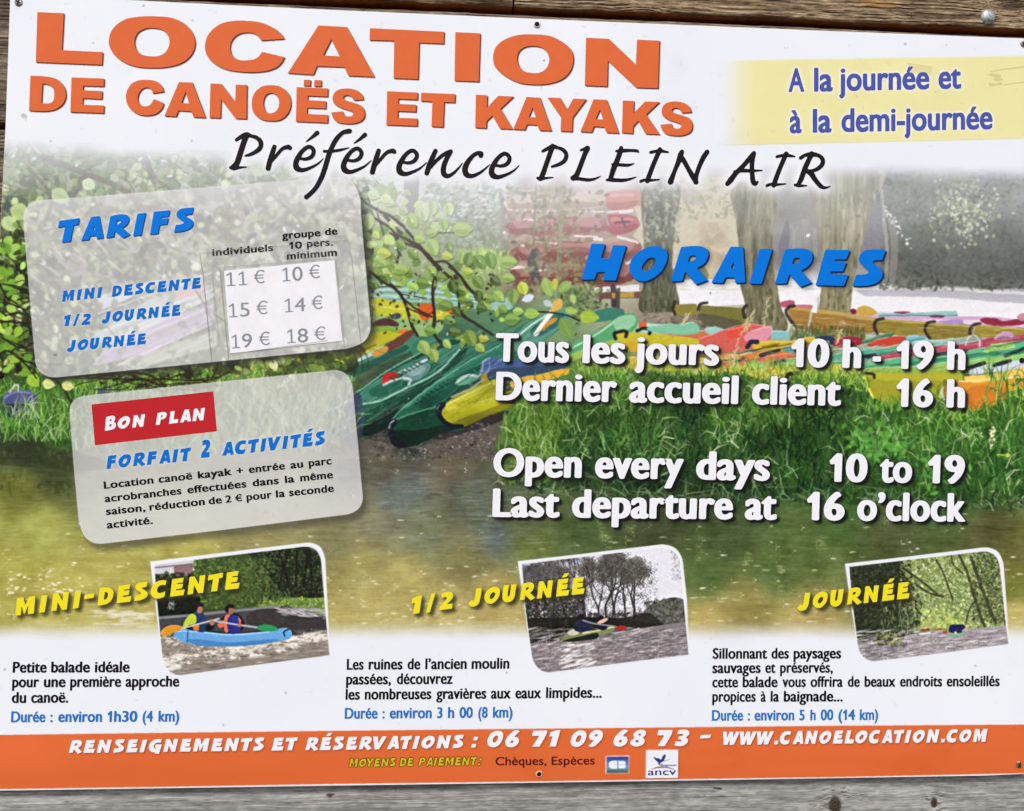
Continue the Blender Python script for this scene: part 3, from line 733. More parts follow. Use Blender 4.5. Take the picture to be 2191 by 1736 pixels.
pic = Sheet()
pic.a[:] = field([
 # far left foliage
 (-60,320,120,128,112),(60,400,125,138,100),(200,360,140,146,122),(330,340,128,132,112),(450,360,150,158,128),(-40,520,80,105,50),(20,620,75,100,48),(20,760,62,88,42),(150,520,120,125,110),
 (300,560,130,135,122),(450,500,135,140,125),(600,420,150,155,130),(650,560,120,135,95),(760,620,110,145,85),(740,480,150,165,110),(100,820,70,105,50),(250,820,80,118,52),(420,800,110,140,60),(600,800,130,140,60),
 (10,900,60,78,60),(120,900,58,88,40),(300,900,90,120,70),(450,880,110,135,80),(600,880,120,140,90),
 # middle distance
 (820,400,205,210,195),(880,360,205,206,205),(960,400,195,203,185),(1050,390,214,220,215),(1000,480,135,150,125),(900,520,150,170,120),(1030,560,150,190,100),(1080,520,130,130,105),(1120,590,150,130,110),
 (1150,430,160,150,135),(1300,400,190,180,170),(1250,520,150,95,85),(1420,380,150,155,140),(1500,420,180,172,145),(1500,520,200,188,150),(1540,570,165,155,135),(1620,420,140,138,120),(1700,440,120,120,112),(1700,540,108,104,108),
 (1800,420,130,128,110),(1880,470,118,116,112),(1950,430,122,126,114),(2050,440,130,138,115),(2150,430,128,130,126),(1950,540,98,98,96),(2080,560,86,86,88),(2180,560,96,94,100),(2160,500,108,108,110),
 # sunlit gravel and the boat park
 (1480,630,232,232,236),(1710,625,236,235,236),(1950,620,190,188,192),(2100,615,180,178,186),(1950,650,236,236,240),(2150,650,238,236,242),(1320,640,165,165,140),(1400,690,150,140,120),
 (1200,640,120,160,110),(1080,700,80,130,95),(1000,760,50,95,75),(900,850,30,70,58),(860,930,40,48,48),
 # grass bank
 (1150,880,80,125,50),(1300,830,80,130,45),(1500,830,85,140,48),(1700,830,90,150,52),(1900,900,62,100,40),(2100,900,70,110,45),(1250,960,48,78,38),(1500,930,58,95,42),(1700,950,62,105,45),(1900,980,80,140,52),(2100,1000,72,122,48),
 (1400,1030,42,62,38),(1600,1030,48,72,40),(1800,1050,70,115,48),(2050,1060,62,100,45),
 # water
 (-60,950,50,58,40),(50,960,52,60,42),(120,1000,62,70,38),(30,1040,110,116,52),(-50,1100,160,164,80),(80,1130,166,170,88),(200,1000,110,118,80),(300,1080,140,142,92),(500,1000,120,120,90),(600,1100,150,148,100),(400,1180,170,165,86),
 (820,990,98,94,76),(950,1000,106,98,80),(850,1050,100,110,104),(1000,1060,94,102,82),(780,1110,130,128,94),(900,1130,118,126,90),(1060,1150,92,104,98),(1000,1190,128,124,74),(1120,1110,84,96,60),(1120,1160,108,124,58),(1250,1150,78,98,52),(1400,1120,68,78,46),(1560,1140,74,92,50),(1700,1150,86,108,52),(1900,1130,82,92,50),(2100,1120,90,92,52),(2190,1180,104,104,50),
 (1500,1230,86,110,56),(1650,1220,88,112,56),(1600,1290,150,138,72),(1500,1320,178,158,86),(1700,1330,180,160,92),(2160,1250,120,128,50),(2170,1320,196,178,104),
 (0,1220,168,164,80),(120,1260,178,168,86),(260,1320,186,178,104),(250,1230,172,164,84),(760,1200,160,152,86),(860,1240,176,162,90),(780,1300,186,172,100),(950,1310,188,174,100),(1060,1260,170,154,86),(1080,1320,184,168,98),(560,1160,150,144,92),(720,1160,128,126,86)], 4.0)
pic.a += noise(CH, CW, 30, 24, 5, 3)[..., None] * (5, 6, 5)

# --- water: long flat ripples, dark to light, and drifting specks
wy = 945 + 55 * ss(780, 1200, PX) + 60 * ss(1000, 1700, PX) * 1.0
wm = ss(wy, wy + 30, PY)
rip = noise(CH, CW, 90, 5, 4, 11) * 2.8 + noise(CH, CW, 18, 2.2, 2, 12) * 4.5
pic.a += (wm * rip)[..., None] * (1.0, 1.0, 0.9)
# wavering reflections hang straight down
col = noise(CH, CW, 30, 260, 3, 13)
pic.a += (wm * ss(1330, 1000, PY) * ss(700, 1000, PX) * col * 4.5)[..., None] * (0.8, 1.0, 0.6)
lm = pic.a.mean(2, keepdims=True)
pic.a += wm[..., None] * ((lm - pic.a) * .10 + (6, 6, 6))
for _ in range(420):
    x, y = R_(-60, 2190), 1335 - abs(rng.normal(0, 110))
    pic.leaf(x, y, R_(2, 8), R_(.8, 1.8), R_(-.1, .1), (240, 236, 215), R_(.3, .9))
for _ in range(45):
    x, y = R_(20, 180), rng.normal(1250, 22)
    pic.leaf(x, y, R_(3, 6), R_(1.2, 2.2), 0, (246, 242, 220), R_(.5, 1))
for _ in range(60):
    x, y = R_(200, 330), rng.normal(1320, 10)
    pic.leaf(x, y, R_(5, 22), R_(1, 2.5), -.02, (226, 222, 205), R_(.3, .8))
for _ in range(240):
    x, y = R_(790, 1150), R_(1000, 1180)
    pic.leaf(x, y, R_(6, 26), R_(.7, 1.6), R_(-.05, .05), jit((150, 160, 165), .1), R_(.12, .4))
for x, y0, y1 in [(1290, 1120, 1165), (1300, 1140, 1180), (1500, 1150, 1200), (1672, 1190, 1265), (1600, 1180, 1210), (1350, 1125, 1160), (1760, 1150, 1180)]:
    for _ in range(10):
        pic.leaf(x + R_(-7, 7), R_(y0, y1), R_(2, 7), R_(.6, 1.3), 0, (176, 186, 120), R_(.3, .7))
# mud at the waterline
mud = [(770, 950), (800, 935), (860, 940), (900, 955), (960, 925), (1010, 905), (1050, 890), (1075, 905), (1060, 950), (1062, 985), (1020, 980), (940, 968), (860, 958), (790, 962)]
pic.poly(cr([(p[0], p[1], 1) for p in mud]), (98, 90, 84), .9)
pic.shape('c', [(560,1010),(760,960),(1000,880),(1060,900),(960,960),(800,1010),(620,1060)], (52, 46, 50), .85)
for _ in range(420):
    x = R_(790, 1060); y = R_(905, 985)
    pic.leaf(x, y, R_(1, 5), R_(.8, 2.2), R_(-.4, .4), jit([(150, 142, 138), (58, 52, 52), (120, 110, 104)][rng.integers(3)], .1), R_(.3, .8))
for _ in range(36):
    pic.leaf(R_(770, 1060), R_(850, 1010), R_(.8, 2.2), R_(.8, 1.6), 0, (225, 222, 215), R_(.5, 1))

# --- middle distance: hazy trees, hut wall, rack of red kayaks
for _ in range(900):
    x, y = rng.normal(1010, 55), rng.normal(470, 55)
    pic.leaf(x, y, R_(4, 11), R_(2, 5), R_(0, 3.1), jit([(150, 160, 140), (118, 132, 108), (172, 184, 160), (128, 142, 122)][rng.integers(4)], .06), R_(.3, .7))
for _ in range(500):
    x, y = R_(800, 1060), R_(340, 470)
    pic.leaf(x, y, R_(4, 12), R_(1.5, 4), R_(-.9, .3), jit([(170, 176, 158), (150, 156, 138), (216, 222, 212), (226, 230, 228)][rng.integers(4)], .05), R_(.3, .7))
pic.poly([(862, 330), (900, 330), (893, 458), (868, 455)], (132, 128, 128), .85)
for _ in range(200):
    pic.leaf(R_(985, 1100), R_(535, 575), R_(3, 10), R_(1, 3), R_(-1.8, -1.2), jit((165, 200, 105), .1), .7)
pic.poly([(1440, 380), (1575, 380), (1580, 592), (1446, 598)], (198, 188, 152))
for _ in range(40):
    pic.leaf(R_(1495, 1560), R_(480, 560), R_(6, 20), R_(5, 14), R_(0, 3), jit((172, 150, 118), .06), .25)
pic.poly([(1455, 400), (1500, 410), (1512, 440), (1460, 436)], (168, 160, 150), .8)
pic.poly([(1549, 446), (1558, 446), (1558, 460), (1549, 460)], (140, 134, 120), .8)
pic.shape('d', [(0,1640),(160,1600),(200,1700),(0,1700)], (120, 132, 88), .8)
for _ in range(140):
    x, y = R_(1440, 1580), R_(380, 470)
    pic.leaf(x, y, R_(3, 9), R_(2, 4), R_(0, 3), jit((138, 148, 104), .1), .5)
TILE['k'] = (1060, 380); K2 = 2.8467 / 2.933
def kk(pts): return [(x * K2, y * K2) for x, y in pts]
def hull(pts, c, al=.9):
    pic.shape('k', kk(pts), c, al)
    ys = [p[1] for p in pts]; xs = [p[0] for p in pts]; my = (min(ys) + max(ys)) / 2; x0, x1 = min(xs), max(xs); h = max(ys) - min(ys)
    pic.shape('k', kk([(x0 + 10, my + h * .12), ((x0 + x1) / 2, my + h * .10), (x1 - 25, my), (x1 - 45, my + h * .25), ((x0 + x1) / 2, my + h * .42), (x0 + 20, my + h * .42)]), mix(c, (60, 36, 30), .35), .6)
    pic.shape('k', kk([(x0 + 30, my - h * .24), ((x0 + x1) / 2, my - h * .32), (x1 - 45, my - h * .26), ((x0 + x1) / 2, my - h * .20)]), mix(c, (236, 214, 204), .5), .55)
pic.hard('k', kk([(70,120),(900,90),(915,700),(560,690),(90,640)]), (160, 140, 122), .7)
hull([(75,160),(100,120),(400,112),(640,92),(700,105),(737,142),(700,175),(560,202),(80,205)], (198, 172, 150)); hull([(690,110),(760,82),(915,90),(922,165),(860,205),(740,210)], (206, 112, 94), .85)
hull([(80,240),(400,218),(690,225),(692,262),(100,272)], (172, 136, 120), .8); hull([(690,245),(760,232),(850,236),(915,276),(890,320),(800,358),(720,350)], (178, 66, 74))
hull([(75,290),(200,274),(560,250),(680,258),(732,296),(700,330),(560,360),(80,352)], (164, 84, 84)); hull([(500,378),(620,376),(604,408),(150,422),(90,402)], (150, 112, 98), .8)
hull([(100,455),(300,408),(560,404),(620,430),(820,392),(917,422),(900,480),(800,528),(130,530)], (148, 76, 68)); hull([(90,600),(300,562),(550,556),(820,532),(900,560),(870,636),(700,688),(540,676),(300,640)], (134, 64, 56))
for p, rr in [([(510,210),(700,216),(862,204)], 1.6), ([(80,205),(400,214)], 1.2), ([(180,262),(230,266),(330,268)], 1.8), ([(500,368),(640,372)], 1.8), ([(622,386),(668,388)], 3.4), ([(260,404),(390,414)], 2), ([(140,430),(180,430)], 1.6), ([(770,372),(890,410)], 2.6), ([(100,570),(220,560)], 3), ([(190,590),(340,580)], 2), ([(780,220),(860,214)], 2.4), ([(820,540),(900,520)], 2.6), ([(60,160),(75,205)], 1.6)]:
    pic.tline('k', kk(p), rr, (238, 236, 232), .85)
pic.hard('k', kk([(575,695),(900,672),(905,715),(600,720)]), (232, 230, 236), .85); pic.tline('k', kk([(660,690),(660,780)]), 3, (90, 84, 90), .9); pic.tline('k', kk([(740,690),(742,800)]), 6, (62, 58, 62), .9)
pic.hard('b', [(1810,1260),(1870,1250),(1875,1500),(1805,1440),(1850,1370)], (206, 196, 158), .8)
pic.tline('b', [(1630,1270),(1655,1370)], 2.5, (150, 145, 150), .9)
pic.tline('b', [(1700,1360),(1790,1350)], 2, (70, 40, 50), .8); pic.tline('b', [(1740,1330),(1760,1385)], 2, (70, 40, 50), .8)
for p, r, c in [([(1000,1180),(1015,1300),(1005,1480)], 4, (150, 140, 132)), ([(1215,1120),(1205,1400),(1195,1540)], 2.5, (128, 118, 108)), ([(1380,1180),(1360,1450),(1350,1707)], 5, (150, 138, 112)), ([(1370,1280),(1440,1150)], 2.5, (150, 140, 118)), ([(1210,1540),(1190,1600),(1215,1707)], 10, (72, 72, 74))]:
    pic.tline('b', p, r, c, .85)
for _ in range(1100):
    x, y = R_(1070, 1330), R_(400, 640)
    k = np.exp(-((x - 1180) / 70) ** 2)
    if rng.random() < k: pic.leaf(x, y, R_(3, 11), R_(2, 5), R_(0, 3), jit([(126, 128, 84), (146, 150, 104), (104, 98, 72)][rng.integers(3)], .08), R_(.3, .75))
pic.hard('c', [(1570,160),(1860,155),(1850,195),(1580,200)], (112, 70, 68), .9); pic.hard('c', [(1675,165),(1815,155),(1815,190),(1680,195)], (196, 160, 60), .9)
pic.hard('c', [(1700,140),(1730,130),(1725,260),(1690,250)], (66, 60, 62), .8)
for _ in range(260):
    x, y = rng.normal(1245, 26), rng.normal(645, 24)
    pic.leaf(x, y, R_(3, 9), R_(1.5, 4), R_(0, 3), jit([(110, 132, 76), (150, 168, 104), (84, 100, 66)][rng.integers(3)], .1), R_(.4, .8))

# --- gravel, trunks, dark wood on the right
pic.poly([(1440, 600), (1600, 596), (1900, 606), (2240, 628), (2240, 700), (1900, 668), (1600, 652), (1440, 660)], (234, 233, 237), .95)
pic.poly([(1830, 622), (1960, 618), (2240, 634), (2240, 654), (2000, 636), (1850, 634)], (180, 180, 190), .8)
for _ in range(160):
    pic.leaf(R_(1440, 2190), R_(598, 622), R_(3, 14), R_(1, 2), 0, jit((206, 204, 176), .06), .5)
pic.shape('d', [(1270,1080),(2135,1060),(2300,1200),(2300,1780),(2135,1760),(1900,1760),(1700,1740),(1300,1720),(1280,1400)], (84, 88, 78), .6)
for _ in range(2600):
    x, y = R_(1880, 2240), R_(370, 620)
    d = (y - 370) / 250
    c = [(116, 124, 100), (84, 92, 74), (62, 68, 58), (44, 48, 44), (100, 112, 82)][rng.integers(5)]
    pic.leaf(x, y, R_(3, 10), R_(1.5, 4), R_(0, 3), mix(jit(c, .1), (80, 84, 78), .3), R_(.3, .65))
dk = blur(mask_of([[(1886, 500), (1960, 500), (2010, 520), (2080, 510), (2140, 470), (2260, 460), (2260, 620), (2100, 612), (1900, 606)]]), 14)
pic.blend((66, 69, 62), dk * .5)
dk = blur(mask_of([[(1890, 380), (1990, 380), (1985, 500), (2030, 530), (1890, 520)]]), 12); pic.blend((100, 106, 88), dk * .3)
for _ in range(230):
    x, y = rng.normal(2062, 36), rng.normal(452, 30)
    pic.leaf(x, y, R_(2, 7), R_(1.5, 4), R_(0, 3), jit([(180, 192, 140), (214, 222, 192), (160, 176, 112), (140, 156, 104)][rng.integers(4)], .06), R_(.4, .85))
for _ in range(34):
    t = rng.random(); x, y = 1890 + 62 * t + rng.normal(0, 5), 448 + 80 * t + rng.normal(0, 6)
    pic.leaf(x, y, R_(1.5, 4.5), R_(1.5, 3), R_(0, 3), (236, 238, 232), R_(.5, .95))
pic.tline('d', [(1265,1160),(1280,1330),(1300,1560),(1290,1707)], [4]*16, (158, 156, 146), .7)
pic.tline('d', [(1330,1340),(1345,1500),(1330,1700)], 8, (134, 132, 118), .6)
pic.hard('d', [(600,1180),(880,1180),(900,1500),(1180,1500),(1180,1600),(600,1600)], (126, 126, 112), .5)
pic.hard('d', [(640,1480),(690,1330),(720,1400),(700,1560),(640,1590)], (96, 92, 108), .7)
pic.hard('d', [(1160,1480),(1210,1300),(1270,1200),(1280,1500),(1180,1620)], (108, 106, 116), .7)
for k in range(14):
    x = 712 + k * 12
    pic.tline('d', [(x, 1370 + R_(-30, 30)), (x + R_(-4, 4), 1560)], 1.4, jit((158, 158, 146), .06), .6)
pic.leaf(1729, 504, 6, 3, -.6, (240, 240, 240), .95)
def trunk(poly, base, light, dark, k, seed):
    m = mask_of([cr([(p[0], p[1], 1) for p in poly])])
    n = noise(CH, CW, 9, 90, 4, seed)
    pic.blend(base, m)
    pic.a += (m * n)[..., None] * np.asarray(k)
    xs = [p[0] for p in poly]; ys = [p[1] for p in poly]
    for _ in range(260):
        x, y = R_(min(xs), max(xs)), R_(min(ys), max(ys))
        ci, ri = int((y + OY) * S), int((x + OX) * S)
        if 0 <= ci < CH and 0 <= ri < CW and m[ci, ri] > .6:
            pic.leaf(x, y, R_(3, 16), R_(1, 3.5), R_(1.3, 1.8), jit(light if rng.random() < .5 else dark, .08), R_(.2, .5))
trunk([(1380,395),(1450,392),(1444,480),(1438,560),(1446,610),(1450,664),(1408,672),(1368,664),(1376,610),(1378,520)], (94, 96, 74), (132, 132, 106), (60, 62, 46), (20, 19, 16), 21)
for _ in range(130):
    pic.leaf(R_(1378, 1452), R_(395, 520), R_(3, 9), R_(2, 4), R_(0, 3), jit([(128, 134, 108), (82, 92, 74), (170, 176, 150)][rng.integers(3)], .08), .6)
trunk([(1568,400),(1655,400),(1654,500),(1655,570),(1664,620),(1672,660),(1684,705),(1640,712),(1590,706),(1596,660),(1584,612),(1582,540),(1574,470)], (118, 114, 84), (158, 154, 122), (72, 72, 50), (22, 21, 17), 22)
trunk([(1740,366),(1890,366),(1872,430),(1848,510),(1832,570),(1824,620),(1820,670),(1824,720),(1790,726),(1746,722),(1752,660),(1758,610),(1757,540),(1748,470)], (130, 126, 94), (172, 166, 134), (80, 78, 56), (22, 21, 17), 23)
pic.leaf(1772, 484, 7, 5, .4, (96, 90, 70), .7); pic.leaf(1838, 463, 6, 4, .4, (100, 94, 76), .6)
pic.shape('c', [(1850,300),(2000,280),(2135,290),(2300,330),(2300,370),(2000,360),(1850,340)], (150, 140, 124), .9)
pic.shape('f', [(0,280),(200,280),(330,330),(420,370),(300,400),(0,350)], (128, 120, 104), .9)
for _ in range(160):
    pic.leaf(R_(1380, 1590), R_(668, 706), R_(2, 8), R_(1, 2.5), R_(-.3, .3), jit([(170, 160, 146), (92, 84, 72)][rng.integers(2)], .1), .5)

# --- boats behind
Y = pic
Y.hard('f', [(0,232),(140,228),(150,262),(150,300),(0,300)], (146, 134, 62)); Y.hard('f', [(150,236),(420,255),(440,290),(440,372),(300,350),(190,320),(155,285)], (126, 122, 62))
Y.shape('f', [(150,290),(300,310),(420,360),(300,380),(180,350)], (92, 92, 70), .8)
Y.hard('f', [(690,240),(900,258),(1090,290),(1245,318),(1240,400),(1090,420),(900,405),(760,380),(710,330)], (168, 128, 62)); Y.hard('f', [(700,245),(900,262),(1090,292),(1240,320),(1240,335),(1000,300),(720,262)], (196, 168, 92), .9)
for q, c in [([(1245,318),(1560,340),(1530,440),(1480,440),(1250,405),(1225,360)], (152,136,56)), ([(1560,345),(1835,360),(1810,445),(1560,450),(1535,400)], (146,130,54)), ([(1840,352),(2300,385),(2300,420),(1990,430),(1820,440)], (162,146,58))]:
    Y.hard('f', q, c); Y.hard('f', [q[0], q[1], (q[1][0], q[1][1] + 14), (q[0][0], q[0][1] + 14)], mix(c, (220, 205, 120), .5))
Y.hard('f', [(1085,292),(1240,300),(1950,308),(2300,350),(2300,388),(1600,342),(1260,318)], (208, 168, 202)); Y.hard('f', [(1500,322),(1950,330),(2200,352),(2200,372),(1600,342)], (226, 206, 226), .9)
Y.hard('f', [(1240,285),(1400,288),(1720,270),(1735,302),(1260,304)], (150, 202, 196)); Y.tline('f', [(1250,300),(1730,300)], 1.5, (90, 140, 150), .8)
for q, c in [([(1870,322),(1960,318),(2010,335),(2090,322),(2140,322),(2140,352),(1980,365),(1890,352)], (150,46,70)), ([(1080,262),(1110,265),(1115,285),(1085,288)], (130,40,60)), ([(1560,302),(1650,298),(1640,312),(1570,312)], (130,60,100)), ([(655,218),(735,213),(730,238),(660,246)], (186,86,112)), ([(735,236),(860,240),(870,258),(735,246)], (200,110,130)),
             ([(1118,290),(1130,248),(1195,245),(1235,290)], (206,166,70)), ([(2095,300),(2140,288),(2140,330),(2100,325)], (200,140,150)), ([(1340,284),(1400,274),(1440,284)], (150,60,90)), ([(1640,330),(1760,326),(1760,352),(1600,342)], (170,140,200))]:
    Y.shape('f', q, c, .95)
for q in [[(205,222),(165,228),(150,262)], [(735,242),(700,248),(684,280),(710,330),(740,360)], [(1275,318),(1235,328),(1222,365),(1240,412)], [(1588,338),(1545,350),(1532,390),(1560,440)], [(1866,352),(1820,362),(1803,395),(1815,425)], [(445,240),(425,262),(430,310)], [(5,215),(0,260),(10,290)]]:
    Y.tline('f', q, 3.4, (58, 50, 44), .9)
Y.tline('f', [(805,438),(840,282)], 2.4, (198, 194, 172)); Y.hard('f', [(840,280),(862,178),(888,184),(872,286)], (228, 230, 234)); Y.tline('f', [(880,190),(880,255)], 1.2, (120, 116, 122), .6)
for _ in range(300):
    Y.leaf(R_(1690, 1850), R_(700, 730), R_(4, 11), R_(.8, 2), R_(-1.9, -1.2), jit((92, 104, 56), .12), .6)

# --- crowded boats between the trunks and the grass: layered low hulls
hul = [
 ([(-340,360),(0,355),(120,345),(125,382),(0,412),(-200,410)], (160,212,196)), ([(-100,420),(180,395),(300,420),(100,470),(-100,470)], (205,120,80)), ([(190,385),(260,372),(310,395),(230,420)], (150,200,190)),
 ([(590,396),(690,398),(706,428),(640,446),(590,432)], (130,192,190)), ([(60,470),(200,430),(330,380),(450,352),(590,370),(602,402),(560,470),(380,520),(200,545),(100,505)], (216,98,86)), ([(470,395),(590,372),(600,410),(540,470),(480,470),(430,440)], (224,146,164)), ([(330,392),(450,360),(420,420),(340,440)], (226,80,60)),
 ([(490,462),(700,456),(850,432),(862,470),(700,512),(500,512)], (216,184,44)), ([(180,560),(420,530),(700,512),(705,530),(500,562),(290,602),(170,592)], (232,124,54)), ([(200,600),(480,560),(720,530),(830,508),(832,560),(600,592),(400,612)], (226,104,76)),
 ([(660,500),(740,485),(860,505),(830,530),(680,522)], (96,170,168)), ([(560,610),(830,562),(1200,500),(1350,478),(1402,500),(1300,545),(1000,600),(800,612)], (84,178,144)), ([(960,470),(1040,428),(1150,440),(1152,470),(1060,492)], (160,50,62)), ([(1150,455),(1330,402),(1340,420),(1250,460),(1160,470)], (70,130,90)),
 ([(1180,470),(1300,434),(1420,430),(1422,466),(1200,492)], (208,76,56)), ([(1420,430),(1530,424),(1522,460),(1430,466)], (122,192,202)), ([(1250,545),(1500,500),(1800,468),(1900,440),(2300,405),(2300,450),(1800,512),(1300,572)], (192,74,98)), ([(1420,470),(1700,440),(1900,432),(1800,465),(1500,490)], (150,200,192)),
 ([(1000,640),(1170,590),(1500,545),(1800,515),(2000,468),(2300,452),(2300,560),(1900,585),(1600,622),(1200,655)], (92,188,132)), ([(1300,600),(1600,560),(1900,520),(2300,490),(2300,512),(1900,548),(1600,585),(1350,612)], (64,152,104)), ([(1150,640),(1450,612),(1900,560),(2300,520),(2300,545),(1900,600),(1500,640)], (150,208,104)),
 ([(1890,520),(1940,476),(2060,464),(2080,490),(1960,514)], (164,214,104)), ([(1950,440),(2010,400),(2060,405),(2070,430),(2000,446)], (200,150,190)),
 ([(1780,640),(1900,600),(2300,560),(2300,600),(1900,650)], (206,214,226)), ([(1180,622),(1500,612),(1800,598),(1795,652),(1180,656)], (156,196,84)),
 ([(-340,560),(0,548),(180,560),(300,612),(480,600),(800,590),(1150,612),(1155,642),(760,662),(700,682),(560,692),(400,652),(200,640),(-340,620)], (236,192,54)), ([(430,595),(560,585),(720,592),(800,600),(600,612)], (130,196,96)), ([(540,592),(600,584),(640,596),(590,606)], (222,84,56)), ([(740,650),(1160,642),(1165,690),(760,700)], (192,212,54)),
]
for q, c in hul:
    Y.shape('f', q, c)
    top = sorted(q, key=lambda p: p[0]); hi = [p for p in q[:len(q) // 2]]
    Y.tline('f', hi, 1.2, mix(c, (255, 255, 255), .55), .55)
for k in range(20):                                       # paddles, straps and rims across the hulls
    x = R_(0, 2000); y = 610 - x * .06 + R_(-70, 30); L = R_(80, 320)
    c = [(240, 240, 236), (60, 60, 70), (90, 40, 50), (60, 140, 110), (230, 120, 60), (40, 80, 90)][rng.integers(6)]
    Y.tline('f', [(x, y), (x + L, y - L * R_(.14, .22))], R_(.7, 1.6), c, R_(.4, .75))
for p, r, c in [([(1600,540),(1780,515)], 4, (40,60,66)), ([(1790,625),(1890,590)], 4.5, (40,50,56)), ([(1950,605),(2050,575)], 4, (44,56,60)), ([(2020,545),(2135,500)], 4, (36,70,70)), ([(380,580),(420,560)], 4, (40,40,50)), ([(530,545),(640,512)], 4, (50,50,60)), ([(1140,555),(1230,540)], 3.5, (50,40,60)), ([(880,445),(960,440),(962,462)], 5, (44,60,100)), ([(450,490),(470,462),(512,460)], 5, (40,44,66)), ([(620,590),(680,572)], 4, (36,40,44))]:
    Y.tline('f', p, r, c, .95)
Y.tline('f', [(1780,480),(1800,430),(1830,420),(1860,450),(1862,490)], 1.6, (224, 232, 228), .9)

# --- the near green canoes
Y.shape('c', [(215,95),(560,90),(900,185),(1100,230),(860,260),(560,220),(215,200)], (150, 192, 172)); 
for k in range(6):
    Y.tline('c', [(215, 110 + 18 * k), (560, 108 + 19 * k), (870, 190 + 8 * k)], 1.3, [(190, 222, 208), (96, 148, 130)][k % 2], .8)
Y.shape('c', [(215,205),(330,207),(560,262),(700,296),(600,330),(400,320),(215,290)], (196, 198, 52)); Y.tline('c', [(215,235),(400,262),(640,300)], 1.8, (222, 224, 96), .9)
Y.shape('c', [(215,300),(480,330),(640,340),(600,420),(400,410),(215,350)], (146, 186, 112)); Y.shape('c', [(215,365),(400,392),(420,420),(215,415)], (128, 172, 56)); Y.shape('c', [(200,415),(400,418),(330,470),(250,520),(130,540)], (190, 184, 40))
Y.shape('c', [(20,530),(120,500),(200,520),(80,580),(0,600)], (204, 204, 60)); Y.tline('c', [(0,560),(130,520),(240,480)], 2, (120, 116, 40), .8)
Y.shape('c', [(222,350),(268,322),(330,322),(378,348),(376,366),(300,366),(222,362)], (92, 62, 54)); Y.shape('c', [(325,305),(360,286),(390,292),(386,315),(340,322)], (70, 78, 84))
for q, c in [([(380,392),(440,388),(436,412),(384,414)], (226,122,50)), ([(500,245),(590,235),(592,280),(560,330),(520,325)], (220,98,42)), ([(680,262),(745,256),(742,290),(690,290)], (226,110,48)), ([(785,232),(830,228),(826,250),(790,255)], (228,150,60))]:
    Y.shape('c', q, c)
Y.shape('c', [(50,605),(240,505),(330,455),(480,410),(500,480),(340,560),(140,660),(60,700)], (70, 136, 110)); Y.shape('c', [(70,640),(250,560),(420,480),(440,500),(300,575),(110,670)], (44, 96, 78)); Y.tline('c', [(50,608),(240,510),(340,462)], 1.8, (168, 206, 186))
Y.tline('c', [(55,612),(200,545),(340,480)], 2.5, (198, 206, 200)); Y.tline('c', [(240,530),(330,490),(455,405)], [4, 5, 6, 7, 9, 9, 9, 9, 8, 8, 6], (110, 68, 56)); Y.tline('c', [(235,535),(300,505)], 7, (206, 150, 60))
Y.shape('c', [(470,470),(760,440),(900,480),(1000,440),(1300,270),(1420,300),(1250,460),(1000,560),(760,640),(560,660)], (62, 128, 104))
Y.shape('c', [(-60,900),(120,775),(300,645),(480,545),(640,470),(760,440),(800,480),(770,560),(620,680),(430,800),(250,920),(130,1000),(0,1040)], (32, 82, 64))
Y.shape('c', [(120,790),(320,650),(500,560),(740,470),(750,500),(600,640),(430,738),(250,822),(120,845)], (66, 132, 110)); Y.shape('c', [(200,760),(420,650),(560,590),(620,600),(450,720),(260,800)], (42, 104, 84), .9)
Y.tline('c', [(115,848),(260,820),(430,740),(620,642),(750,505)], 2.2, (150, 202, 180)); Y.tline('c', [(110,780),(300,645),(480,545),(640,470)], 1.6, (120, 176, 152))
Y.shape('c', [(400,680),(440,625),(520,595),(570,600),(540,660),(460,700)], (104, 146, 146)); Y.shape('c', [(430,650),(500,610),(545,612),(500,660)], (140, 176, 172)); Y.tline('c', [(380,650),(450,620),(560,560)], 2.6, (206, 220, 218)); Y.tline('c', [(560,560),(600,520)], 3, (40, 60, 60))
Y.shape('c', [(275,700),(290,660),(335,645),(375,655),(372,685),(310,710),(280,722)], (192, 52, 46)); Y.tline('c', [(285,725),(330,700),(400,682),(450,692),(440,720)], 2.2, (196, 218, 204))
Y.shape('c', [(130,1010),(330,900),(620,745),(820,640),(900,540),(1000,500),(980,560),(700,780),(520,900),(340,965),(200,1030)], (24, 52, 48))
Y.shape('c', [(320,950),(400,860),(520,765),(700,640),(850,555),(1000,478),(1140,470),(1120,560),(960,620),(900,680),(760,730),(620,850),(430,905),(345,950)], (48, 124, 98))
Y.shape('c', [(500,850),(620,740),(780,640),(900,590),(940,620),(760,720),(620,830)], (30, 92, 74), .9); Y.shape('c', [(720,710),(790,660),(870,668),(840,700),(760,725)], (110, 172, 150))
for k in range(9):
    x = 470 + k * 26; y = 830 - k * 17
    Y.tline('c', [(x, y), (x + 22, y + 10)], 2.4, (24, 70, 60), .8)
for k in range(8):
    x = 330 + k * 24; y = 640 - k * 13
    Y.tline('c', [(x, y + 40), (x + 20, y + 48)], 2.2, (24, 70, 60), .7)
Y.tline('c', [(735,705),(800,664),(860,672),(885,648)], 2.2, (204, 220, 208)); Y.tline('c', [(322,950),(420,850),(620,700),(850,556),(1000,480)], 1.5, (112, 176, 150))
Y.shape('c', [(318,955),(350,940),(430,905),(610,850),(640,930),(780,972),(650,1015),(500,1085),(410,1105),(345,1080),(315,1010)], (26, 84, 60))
Y.shape('c', [(330,1010),(480,1000),(700,960),(760,972),(640,1018),(500,1085),(410,1105),(350,1082)], (18, 48, 40), .85); Y.tline('c', [(345,945),(430,906),(610,855)], 1.8, (110, 180, 140))
